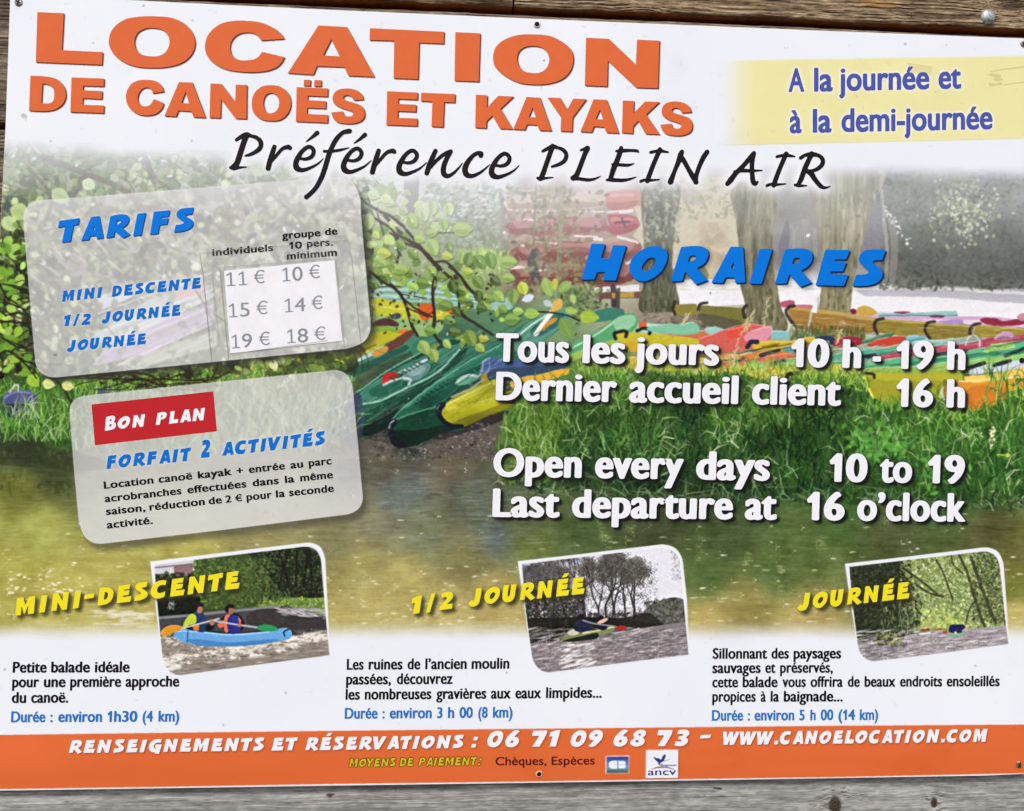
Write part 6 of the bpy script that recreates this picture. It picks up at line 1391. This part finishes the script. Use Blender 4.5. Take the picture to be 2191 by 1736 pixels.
def print_material():
    m = bpy.data.materials.new('printed sheet'); m.use_nodes = True
    n, l = m.node_tree.nodes, m.node_tree.links
    b = n['Principled BSDF']
    t = n.new('ShaderNodeTexImage'); t.image = img; t.extension = 'EXTEND'
    uv = n.new('ShaderNodeUVMap'); uv.uv_map = 'board'
    l.new(uv.outputs[0], t.inputs[0]); l.new(t.outputs[0], b.inputs['Base Color'])
    # laminate: slightly uneven gloss
    tc = n.new('ShaderNodeTexCoord'); nz = n.new('ShaderNodeTexNoise'); nz.inputs['Scale'].default_value = 9; nz.inputs['Detail'].default_value = 4
    mr = n.new('ShaderNodeMapRange'); mr.inputs['To Min'].default_value = .42; mr.inputs['To Max'].default_value = .56
    l.new(tc.outputs['Object'], nz.inputs['Vector']); l.new(nz.outputs['Fac'], mr.inputs['Value']); l.new(mr.outputs[0], b.inputs['Roughness'])
    b.inputs['Specular IOR Level'].default_value = .14
    return m
PRINT = print_material()

def plain(name, rgb, rough=.6, metal=0.0, spec=.3):
    m = ink(name, rgb, rough, spec); m.node_tree.nodes['Principled BSDF'].inputs['Metallic'].default_value = metal
    return m

def board_uv(me):
    uvl = me.uv_layers.new(name='board')
    co = np.empty(len(me.vertices) * 3); me.vertices.foreach_get('co', co); co = co.reshape(-1, 3)
    li = np.empty(len(me.loops), int); me.loops.foreach_get('vertex_index', li)
    uv = np.stack([(co[li, 0] + BX) / (2 * BX), (co[li, 2] + BZ) / (2 * BZ)], 1)
    uvl.data.foreach_set('uv', uv.ravel())

def flat_shape(name, loops, y, mat, parent, uv=False, label=None):
    """a thin flat piece lying on the board: outlines in artwork coordinates, y = how far its face stands from the board"""
    V, F = tri_fill([np.asarray([(p[0], p[1]) for p in l], float) for l in loops])
    x, z = bpt(V[:, 0], V[:, 1])
    o = mesh_obj(name, np.stack([x, np.full_like(x, y), z], 1), [f[::-1] for f in F], mat, parent)
    bm = bmesh.new(); bm.from_mesh(o.data); bmesh.ops.recalc_face_normals(bm, faces=bm.faces)
    for f in bm.faces:
        if f.normal.y > 0: f.normal_flip()
    bm.to_mesh(o.data); bm.free()
    if uv: board_uv(o.data)
    if label: o['label'] = label
    return o

# ------------------------------------------------------------------ the notice board
OUT = [(22,-14),(281,0.5),(500,11.5),(720,21.8),(1100,38.5),(1441,52.7),(1800,67.5),(2200,83.2),(2207,90),(2204,870),(2198.5,1648),(2194,1656.5),(2100,1660.2),(1800,1665.3),(1441,1671),(1080,1676.4),(720,1681.5),(360,1687),(0,1692.2),(-44,1692.6),(-50,1686),(-28,1170),(0.7,492),(12.3,260)]
board = empty('notice_board')
tag(board, 'large white and orange canoe hire board with a river photograph on the plank wall', 'notice board')
def slab(name, outline, y0, y1, mat, parent):
    P = np.array(outline, float); x, z = bpt(P[:, 0], P[:, 1]); n = len(P)
    V = [(x[i], y0, z[i]) for i in range(n)] + [(x[i], y1, z[i]) for i in range(n)]
    F = [list(range(n)), list(range(2 * n - 1, n - 1, -1))] + [(i, i + n, (i + 1) % n + n, (i + 1) % n) for i in range(n)]
    o = mesh_obj(name, V, F, mat, parent)
    bm = bmesh.new(); bm.from_mesh(o.data); bmesh.ops.recalc_face_normals(bm, faces=bm.faces); bm.to_mesh(o.data); bm.free()
    return o
slab('panel', OUT, 0.0, 0.004, plain('white panel core', (226, 224, 216), .5), board)
cx0, cy0 = 1090, 850
flat_shape('printed_sheet', [[(cx0 + (x - cx0) * .9994, cy0 + (y - cy0) * .9992) for x, y in OUT]], -.0003, PRINT, board, True, 'printed sheet with a faded photograph of canoes on a grassy river bank')
LIFT, LIFT2, LIFT3 = -.0004, -.0005, -.0006
M_OR, M_BLACK, M_BLUE, M_SKY = ink('orange ink', (222, 108, 60)), ink('black ink', (30, 26, 29)), ink('blue ink', (2, 118, 220)), ink('deep blue ink', (12, 110, 206))
M_VIO, M_WHITE, M_TXT, M_DUR = ink('violet ink', (76, 88, 170)), ink('white ink', (240, 242, 248)), ink('text ink', (22, 20, 26)), ink('duration ink', (34, 116, 196))
M_YEL, M_RED, M_MAR, M_OLI, M_NAVY, M_GREY = ink('yellow ink', (240, 226, 38)), ink('red ink', (190, 38, 46)), ink('maroon ink', (72, 18, 16)), ink('yellow green ink', (206, 190, 40)), ink('navy ink', (40, 54, 132)), ink('grey ink', (134, 140, 150))
M_PAPER = ink('sheet of paper', (242, 243, 248), .55, .2)

def letters(key, y, mat, parent, label, name='lettering'):
    return flat_shape(name, TXT[key], y, mat, parent, False, label)
letters('title_top', LIFT3, M_OR, board, 'orange block capitals reading LOCATION')
for k, w in (('tw1', 'DE'), ('tw2', 'CANOËS'), ('tw3', 'ET'), ('tw4', 'KAYAKS')):
    letters(k, LIFT3, M_OR, board, 'orange block capitals reading ' + w)
letters('slogan', LIFT3, M_BLACK, board, 'black brush lettering reading Préférence PLEIN AIR')
letters('hours_title', LIFT3, M_BLUE, board, 'bright blue slanted capitals reading HORAIRES')
for k, w in (('hours_a', 'Tous les jours'), ('hours_a2', '10 h - 19 h'), ('hours_b', 'Dernier accueil client'), ('hours_b2', '16 h'), ('hours_c', 'Open every days'), ('hours_c2', '10 to 19'), ('hours_d', 'Last departure at'), ('hours_d2', '16 o’clock')):
    letters(k, LIFT3, M_WHITE, board, 'white lettering reading ' + w)
ban = flat_shape('banner', [[(1536, 131.6), (2190, 120.6), (2190, 296.6), (1536, 311.4)]], LIFT, PRINT, board, True, 'pale yellow banner fading out at its left end')
letters('banner', LIFT3, M_VIO, ban, 'violet lettering reading A la journée et à la demi-journée')
box = flat_shape('price_panel', [PRICE], LIFT, PRINT, board, True, 'translucent grey rounded panel headed TARIFS')
letters('price_title', LIFT3, M_BLUE, box, 'blue slanted capitals reading TARIFS', 'heading')
for k, w in (('price_rows', 'MINI DESCENTE'), ('price_row2', '1/2 JOURNÉE'), ('price_row3', 'JOURNÉE')):
    letters(k, LIFT3, M_SKY, box, 'small blue slanted capitals reading ' + w)
letters('price_heads', LIFT3, M_TXT, box, 'small black column head reading individuels')
letters('price_head2', LIFT3, M_TXT, box, 'small black column head reading groupe de 10 pers. minimum')
off = flat_shape('offer_panel', [OFFER], LIFT, PRINT, board, True, 'translucent grey rounded panel with the two-activity offer')
letters('offer_title', LIFT3, M_SKY, off, 'blue slanted capitals reading FORFAIT 2 ACTIVITÉS', 'heading')
letters('offer_text', LIFT3, M_TXT, off, 'four lines of small bold black text')
red = flat_shape('red_label', [[(196, 865.8), (456.7, 837.7), (464.4, 923), (203.7, 952.9)]], LIFT2, M_RED, board, False, 'red tilted label reading BON PLAN')
letters('offer_label', LIFT3, M_WHITE, red, 'white slanted capitals reading BON PLAN')
for k, cap, lab, txt, tim, c in (('g', 'cap_a', 'white framed photograph of two paddlers in a blue canoe', 'desc_a', 'time_a', 'MINI-DESCENTE'), ('h', 'cap_b', 'white framed photograph of a kayak below bare trees', 'desc_b', 'time_b', '1/2 JOURNÉE'), ('i', 'cap_c', 'white framed photograph of a canoe on a river under green trees', 'desc_c', 'time_c', 'JOURNÉE')):
    f = flat_shape('inset_photo', [INPX[k][0]], LIFT, PRINT, board, True, lab)
    flat_shape('picture', [INPX[k][1]], LIFT2, PRINT, f, True)
    letters(cap, LIFT3, M_YEL, board, 'yellow slanted capitals reading ' + c, 'caption')
    letters(txt, LIFT3, M_TXT, board, 'black description text under the caption ' + c, 'description')
    letters(tim, LIFT3, M_DUR, board, 'blue line giving the duration of the trip ' + c, 'duration')
ft = flat_shape('footer_band', [[(-45, 1573.6), (0, 1572.7), (360, 1568), (720, 1563.9), (1080, 1560), (1441, 1556.5), (1800, 1553), (2191, 1550.5), (2196, 1550.4), (2196, 1654.2), (2191, 1654.5), (1800, 1662.5), (1441, 1667.5), (1080, 1673), (720, 1677.2), (360, 1683.5), (0, 1688.5), (-47, 1689.4)]], LIFT, PRINT, board, True, 'orange band along the foot of the board')
letters('foot', LIFT3, M_WHITE, ft, 'white slanted capitals with the telephone number and web address')
letters('pay_head', LIFT3, M_OLI, ft, 'thin yellow green capitals reading MOYENS DE PAIEMENT')
letters('pay', LIFT3, M_MAR, ft, 'dark maroon lettering reading Chèques, Espèces')
flat_shape('card_logo', [CARD], LIFT2, PRINT, board, True, 'small blue and green bank card mark')
vo = flat_shape('voucher_logo', [VOUCH], LIFT2, PRINT, board, True, 'small white square mark with a blue bird')
letters('voucher', LIFT3, M_NAVY, vo, 'navy lettering reading ancv')

# ------------------------------------------------------------------ the paper price list in its clear sleeve
sheet = empty('price_list', (0, 0, 0))
tag(sheet, 'white paper slip with six grey prices in a clear sleeve on the TARIFS panel', 'price list')
PAPER = [(479.6, 580.4), (715.5, 557.5), (732.8, 729.7), (493.2, 756.6)]
slab('paper', PAPER, -.0009, -.0007, M_PAPER, sheet)
flat_shape('lettering', TXT['digits'], -.0010, M_GREY, sheet)
def film():
    m = bpy.data.materials.new('clear plastic film'); m.use_nodes = True
    n, l = m.node_tree.nodes, m.node_tree.links
    b = n['Principled BSDF']; b.inputs['Base Color'].default_value = (.85, .85, .87, 1); b.inputs['Roughness'].default_value = .25
    tc = n.new('ShaderNodeTexCoord'); nz = n.new('ShaderNodeTexNoise'); nz.inputs['Scale'].default_value = 26; nz.inputs['Detail'].default_value = 5
    mr = n.new('ShaderNodeMapRange'); mr.inputs['From Min'].default_value = .45; mr.inputs['From Max'].default_value = .75; mr.inputs['To Min'].default_value = .02; mr.inputs['To Max'].default_value = .16
    l.new(tc.outputs['Object'], nz.inputs['Vector']); l.new(nz.outputs['Fac'], mr.inputs['Value']); l.new(mr.outputs[0], b.inputs['Alpha'])
    return m
def z4(pts): return [(400 + x / 5.024, 460 + y / 5.024) for x, y in pts]
flat_shape('sleeve', [z4([(138,415),(1730,275),(1775,460),(1872,1380),(1690,1418),(450,1565),(268,1585)])], -.0013, film(), sheet)
M_SEAM = ink('sleeve edge', (158, 153, 150), .5)
def seams():
    V, F = [], []
    for a, b, w in [((138,412),(1730,275),.5), ((138,412),(165,590),.5), ((170,590),(268,1585),.9), ((355,565),(450,1565),.8), ((355,570),(1590,465),.45), ((1770,460),(1872,1385),.6), ((1600,480),(1692,1418),.55), ((450,1500),(1520,1350),.5), ((280,1060),(405,1135),.6), ((1730,275),(1770,460),.4), ((265,560),(350,1380),.35)]:
        (x0, y0), (x1, y1) = z4([a, b]); L = math.hypot(x1 - x0, y1 - y0); w *= .7; nx, ny = -(y1 - y0) / L * w, (x1 - x0) / L * w
        q = np.array([(x0 + nx, y0 + ny), (x1 + nx, y1 + ny), (x1 - nx, y1 - ny), (x0 - nx, y0 - ny)]); X, Z = bpt(q[:, 0], q[:, 1])
        k = len(V); V += [(X[i], -.0014 - .00002 * (k // 4), Z[i]) for i in range(4)]; F.append((k, k + 1, k + 2, k + 3))
    return mesh_obj('sleeve_edge', V, F, M_SEAM, sheet)
seams()

# ------------------------------------------------------------------ plank wall
WALL_Y = .0075
tlx, tlz = bpt([0, 2191], [-29, 68.5], WALL_Y)
TILT = (tlz[1] - tlz[0]) / (tlx[1] - tlx[0])
wall = empty('plank_wall', (0, .02, 0))
tag(wall, 'weathered wall of horizontal brown and grey timber planks behind the notice board', 'wall', None, 'thing')
def wood_mat(name):
    m = bpy.data.materials.new(name); m.use_nodes = True
    n, l = m.node_tree.nodes, m.node_tree.links
    b = n['Principled BSDF']; b.inputs['Roughness'].default_value = .85; b.inputs['Specular IOR Level'].default_value = .2
    at = n.new('ShaderNodeVertexColor'); at.layer_name = 'grain'
    tc = n.new('ShaderNodeTexCoord'); mp = n.new('ShaderNodeMapping'); mp.inputs['Scale'].default_value = (90, 90, 1400)
    nz = n.new('ShaderNodeTexNoise'); nz.inputs['Scale'].default_value = 1; nz.inputs['Detail'].default_value = 6
    mx = n.new('ShaderNodeMix'); mx.data_type = 'RGBA'; mx.blend_type = 'OVERLAY'; mx.inputs['Factor'].default_value = .45
    l.new(tc.outputs['Object'], mp.inputs[0]); l.new(mp.outputs[0], nz.inputs['Vector']); l.new(at.outputs[0], mx.inputs['A']); l.new(nz.outputs['Fac'], mx.inputs['B']); l.new(mx.outputs['Result'], b.inputs['Base Color'])
    bp = n.new('ShaderNodeBump'); bp.inputs['Strength'].default_value = .5; bp.inputs['Distance'].default_value = .0006
    l.new(nz.outputs['Fac'], bp.inputs['Height']); l.new(bp.outputs[0], b.inputs['Normal'])
    return m
WOOD = wood_mat('weathered timber')

def plank(x0, x1, z0, z1, seed, pal, dx=.0012, dz=.001, depth=.028, knots=(), rough=1.0, marks=(), dark_edge=0):
    """a board from x0 to x1; z0, z1 its lower and upper edge at x = 0, in metres. Real grooves, knots and ragged edges"""
    nx, nz = int((x1 - x0) / dx) + 2, int((z1 - z0) / dz) + 2
    gx, gt = np.meshgrid(np.linspace(x0, x1, nx), np.linspace(0, 1, nz))
    gz = z0 + (z1 - z0) * gt
    # grain follows long waves and bends round the knots
    warp = noise(nz, nx, .22 / dx, .12 / dz, 3, seed) * .0022
    kd = np.zeros((nz, nx))
    for kx, kz, ra, rb, dk in knots:
        d2 = ((gx - kx) / ra) ** 2 + ((gz - kz) / rb) ** 2
        warp += np.sign(gz - kz + 1e-6) * rb * 1.0 * np.exp(-d2 / 5.0) * 0.9
        ring = .5 + .5 * np.cos(np.sqrt(d2) * 16 + noise(nz, nx, 5, 4, 2, seed + 11))
        ray = np.exp(-((gx - kx) / (ra * 2.6)) ** 2 - ((gz - kz) / (rb * 2.2)) ** 2) * ss(.75, 1.6, noise(nz, nx, .006 / dx, .0022 / dz, 2, seed + 12))
        kd = np.maximum(np.maximum(kd, dk * np.exp(-(d2 * 1.1) ** 4) * (.72 + .28 * ring)), ray * dk * .7)
    lin_z = (gz - z0) - warp
    def along(per, sx, sd, oc=3):                     # noise sampled on the bent grain
        H = int((z1 - z0 + .03) / per * 8) + 8
        t = noise(H, nx, sx / dx, 8, oc, sd)
        r = np.clip((lin_z + .012) / per * 8, 0, H - 1.001); ri = r.astype(int); f = r - ri
        ci = np.broadcast_to(np.arange(nx), ri.shape)
        return t[ri, ci] * (1 - f) + t[ri + 1, ci] * f
    a = along(.0050, .55, seed + 1, 1); b = along(.0020, .05, seed + 2, 3); c = noise(nz, nx, .009 / dx, .0026 / dz, 3, seed + 3)
    gro = np.exp(-(a / .13) ** 2) * ss(-1.0, .5, noise(nz, nx, .10 / dx, .01 / dz, 2, seed + 4))
    chk = np.zeros((nz, nx)); g = np.random.default_rng(seed + 5)
    for _ in range(int(60 * rough)):                  # short cross checks
        i = g.integers(2, nx - 2); j = g.integers(0, nz - 2); L = g.integers(3, 10); chk[j:j + L, i] = g.uniform(.3, .9)
    lo, mid, hi = (np.array(q, float) for q in pal)
    big = noise(nz, nx, .06 / dx, .02 / dz, 2, seed + 6)
    t = np.clip(.5 + .10 * a + .15 * b + .19 * c + .10 * big, 0, 1)[..., None]
    col = np.where(t < .5, lo + (mid - lo) * t * 2, mid + (hi - mid) * (t - .5) * 2)
    if rough > .8:                                    # long open growth lines
        ph = lin_z / .0041 + .55 * noise(nz, nx, .16 / dx, .05 / dz, 2, seed + 13)
        cellv = np.abs(ph - np.round(ph)) * .0041
        strong = ss(-1.1, .5, noise(nz, nx, .07 / dx, .006 / dz, 2, seed + 14))
        gro = np.maximum(gro * .6, np.exp(-(cellv / .00042) ** 2) * strong)
    col = col + (lo * .50 - col) * (np.clip(gro * .85 * min(rough, 1.1), 0, 1))[..., None]
    col = col + (lo * .5 - col) * (np.clip(chk, 0, 1))[..., None]
    col = col + (np.array((58, 46, 38.)) - col) * np.clip(kd, 0, 1)[..., None]
    for mx_, mz_, ra, rb, rgb, k in marks:
        d2 = ((gx - mx_) / ra) ** 2 + ((gz - mz_) / rb) ** 2 + .5 * noise(nz, nx, 4, 3, 2, seed + 9)
        col = col + (np.array(rgb, float) - col) * (k * np.clip(1.4 - d2, 0, 1))[..., None]
    dy = .0007 * rough * gro + .0005 * chk + .0012 * np.clip(kd, 0, 1) * (1 - np.clip(kd, 0, 1)) * 2 - .0003 * b * rough + .0002 * c * rough
    e = np.clip(np.minimum(gt, 1 - gt) * (z1 - z0) / .003, 0, 1)
    dy = dy + .0016 * (1 - e) ** 2
    er = noise(1, nx, .03 / dx, 1, 4, seed + 7)[0] * .00045 * rough
    wz = gz + TILT * gx + np.where(gt < .5, (1 - gt * 2), 0) * er + np.where(gt > .5, (gt * 2 - 1), 0) * np.roll(er, 17)
    y = WALL_Y + dy
    n0 = nx * nz
    V = np.stack([gx.ravel(), y.ravel(), wz.ravel()], 1)
    idx = np.arange(n0).reshape(nz, nx)
    F = np.stack([idx[:-1, :-1], idx[:-1, 1:], idx[1:, 1:], idx[1:, :-1]], -1).reshape(-1, 4).tolist()
    C = np.concatenate([lin(col.reshape(-1, 3)), np.ones((n0, 1))], 1)
    # underside, top and ends, dark stained and in their own colour
    Vb = [V]; Cb = [C]; base = n0
    per = [idx[0, :], idx[:, -1], idx[-1, ::-1], idx[::-1, 0]]
    stain = np.array((*lin((140, 96, 54)), 1.0))
    for ed in per:
        f = V[ed].copy(); bk = f.copy(); bk[:, 1] = WALL_Y + depth; f2 = f.copy()
        m = len(ed); Vb += [f2, bk]
        gs = noise(1, m, 40, 1, 3, seed + 8)[0][:, None] * .12 + 1
        cc = np.tile(stain, (m, 1)); cc[:, :3] = cc[:, :3] * gs
        Cb += [cc, cc * (.8, .8, .8, 1)]
        for i in range(m - 1): F.append((base + i, base + m + i, base + m + i + 1, base + i + 1))
        base += 2 * m
    o = mesh_obj('plank', np.concatenate(Vb), F, WOOD, wall)
    ca = o.data.color_attributes.new('grain', 'FLOAT_COLOR', 'POINT')
    ca.data.foreach_set('color', np.concatenate(Cb).astype(np.float32).ravel())
    o.location = (0, -.02, 0)
    return o
def bz(x, y):
    X, Z = bpt(x, y, WALL_Y); return float(Z - TILT * X), float(X)
BROWN = ((84, 66, 48), (136, 116, 90), (188, 166, 134)); GREYB = ((78, 66, 54), (118, 104, 88), (156, 142, 122)); GREY = ((124, 122, 118), (156, 155, 151), (186, 185, 181))
zt = bz(1000, 8.5)[0]                                # lower edge of the top board
xs_ = bz(1099, 10)[1]
k1 = bz(2165, 8); k2 = bz(1376, 24)
plank(-1.15, xs_ - .0012, zt, zt + .145, 101, BROWN, rough=1.1)
plank(xs_ + .0012, 1.15, zt, zt + .145, 131, BROWN, rough=1.3, knots=[(k1[1], k1[0], .016, .010, .55), (k2[1], k2[0] - .006, .012, .007, .3)], marks=[(bz(1880, 8)[1], bz(1880, 8)[0], .03, .004, (186, 136, 74), .6)])
plank(-1.15, 1.15, zt + .153, zt + .30, 91, BROWN, dx=.004, dz=.002)
z_a = bz(5, 262)[0]; z_top2 = bz(1441, 46.5)[0]
z_b = bz(5, 277)[0]
P_ = z_top2 - z_b
plank(-1.15, 1.15, z_a, z_top2, 151, GREYB, dx=.002, rough=.9)
zc = z_b
for k in range(3):
    h = .150 if k < 2 else None
    if k < 2: plank(-1.15, 1.15, zc - h, zc, 171 + 20 * k, GREYB, dx=.002, rough=.9); zc -= h + .008
zl_top = bz(1095, 1655)[0]
plank(-1.15, 1.15, zl_top + .008, zc, 211, GREYB, dx=.004, dz=.002)
kA, kB, kC, kD = bz(1787, 1724), bz(1999, 1718), bz(1535, 1687), bz(707, 1702)
plank(-1.15, 1.15, zl_top - .150, zl_top, 232, GREY, rough=.38, knots=[(kA[1], kA[0], .0080, .0110, 1.1), (kB[1], kB[0], .0042, .0065, 1.2)],
      marks=[(kC[1], kC[0], .0055, .0013, (48, 44, 42), .95), (kD[1], kD[0], .0045, .0022, (66, 52, 42), .9), (bz(1508, 1702)[1], bz(1508, 1702)[0], .002, .0008, (70, 66, 62), .8)])
# boarding behind the gaps
V = [(-1.12, .046, -.62), (1.12, .046, -.62), (1.12, .046, .74), (-1.12, .046, .74), (-1.12, .066, -.62), (1.12, .066, -.62), (1.12, .066, .74), (-1.12, .066, .74)]
bk = mesh_obj('backing_board', V, [(0, 1, 2, 3), (7, 6, 5, 4), (0, 4, 5, 1), (1, 5, 6, 2), (2, 6, 7, 3), (3, 7, 4, 0)], plain('dark stained boarding', (84, 52, 26), .8), wall)
bk.location = (0, -.02, 0)

# ------------------------------------------------------------------ bolt and screws
def lathe(prof, seg=40):
    """profile of (radius, y towards the wall) turned about the y axis"""
    V, F = [], []
    for r, y in prof:
        for k in range(seg):
            a = 2 * math.pi * k / seg; V.append((r * math.cos(a), y, r * math.sin(a)))
    for i in range(len(prof) - 1):
        for k in range(seg):
            F.append((i * seg + k, i * seg + (k + 1) % seg, (i + 1) * seg + (k + 1) % seg, (i + 1) * seg + k))
    F.append(tuple(range(seg))); F.append(tuple((len(prof) - 1) * seg + k for k in range(seg)))
    return V, F
def metal(name, rgb, rough, dirt):
    m = bpy.data.materials.new(name); m.use_nodes = True
    n, l = m.node_tree.nodes, m.node_tree.links
    b = n['Principled BSDF']; b.inputs['Metallic'].default_value = .55; b.inputs['Roughness'].default_value = rough
    tc = n.new('ShaderNodeTexCoord'); nz = n.new('ShaderNodeTexNoise'); nz.inputs['Scale'].default_value = 420; nz.inputs['Detail'].default_value = 5
    cr_ = n.new('ShaderNodeValToRGB'); cr_.color_ramp.elements[0].position = .38; cr_.color_ramp.elements[0].color = (*lin(dirt), 1); cr_.color_ramp.elements[1].position = .62; cr_.color_ramp.elements[1].color = (*lin(rgb), 1)
    l.new(tc.outputs['Object'], nz.inputs['Vector']); l.new(nz.outputs['Fac'], cr_.inputs[0]); l.new(cr_.outputs[0], b.inputs['Base Color'])
    return m
ZINC, STEEL, BRASS = metal('galvanised steel', (206, 214, 212), .38, (150, 160, 160)), metal('screw steel', (196, 190, 184), .35, (96, 86, 80)), metal('yellow zinc', (214, 190, 140), .4, (110, 90, 60))
RECESS_SHADE = plain('painted recess shade', (20, 16, 14), .9)  # near-black colour stands in for the shade inside screw holes and slots
PXM = float(bpt(1101, 800)[0] - bpt(1100, 800)[0])     # metres to one artwork unit
def at(x, y, Y):
    X, Z = bpt(x, y, Y); return (float(X), Y, float(Z))
R = 17.2 * PXM
V, F = lathe([(R * .95, .003)] + [(R * math.cos(a), -.0058 * math.sin(a)) for a in np.linspace(0, 1.5, 12)] + [(R * .02, -.0058)], 48)
bolt = mesh_obj('bolt', V, F, ZINC, smooth=True); bolt.location = at(2113, 37.5, WALL_Y + .0006)
tag(bolt, 'round domed galvanised bolt head in the top plank above the yellow banner', 'bolt')

def cross_screw(label, x, y, r, rot, mat):
    t = empty('screw', at(x, y, -.0004)); tag(t, label, 'screw', 'screws holding the notice board')
    t.rotation_euler = (0, rot, 0)
    r *= PXM
    V, F = lathe([(r, .0002), (r * 1.0, -.0006), (r * .86, -.0011), (r * .55, -.00135), (r * .02, -.0014)], 32)
    mesh_obj('head', V, F, mat, t, True)
    a, b = r * .62, r * .17
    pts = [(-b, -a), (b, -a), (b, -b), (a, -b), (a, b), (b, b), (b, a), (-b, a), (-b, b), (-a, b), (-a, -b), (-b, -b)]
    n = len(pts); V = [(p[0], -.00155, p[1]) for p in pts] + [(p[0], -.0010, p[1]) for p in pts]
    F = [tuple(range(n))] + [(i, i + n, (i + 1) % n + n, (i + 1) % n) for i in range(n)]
    mesh_obj('cross_recess', V, F, RECESS_SHADE, t)  # raised near-black cross, painted as the shaded slot
    return t
def sunk_screw(label, x, y, r, mat, rim=1.35):
    t = empty('screw', at(x, y, -.0004)); tag(t, label, 'screw', 'screws holding the notice board')
    r *= PXM
    V, F = lathe([(r * rim, .0002), (r * rim, -.0004), (r * 1.05, -.0012), (r * .95, -.0011), (r * .9, -.0003), (r * .02, -.0002)], 32)
    mesh_obj('countersunk_rim', V, F, mat, t, True)
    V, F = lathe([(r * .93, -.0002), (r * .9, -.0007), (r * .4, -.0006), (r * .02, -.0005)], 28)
    mesh_obj('recess', V, F, RECESS_SHADE, t, True)  # near-black disc inside the rim, painted as the shade of a deep hole
    return t
RIM, RIMO = plain('chipped white rim', (214, 210, 204), .5), plain('chipped orange rim', (232, 176, 150), .5)
cross_screw('small crosshead screw in the top left corner of the board', 40, 5.5, 8, .5, STEEL)
sunk_screw('dark sunk screw above the letter O at the top edge', 1149, 53, 5.6, RIM)
cross_screw('crosshead screw at the right edge above the yellow banner', 2189.5, 94.5, 7, .3, STEEL)
sunk_screw('black sunk screw at the left edge beside the TARIFS panel', 2.5, 803, 5.2, RECESS_SHADE, 1.1)
sunk_screw('black sunk screw at the right edge beside the opening hours', 2186, 771.5, 5.2, RECESS_SHADE, 1.1)
sunk_screw('dark sunk screw in the orange band under the word Espèces', 1153.5, 1656.5, 5.2, RIMO)
cross_screw('brassy crosshead screw in the bottom right corner of the orange band', 2180, 1636, 7, .6, BRASS)
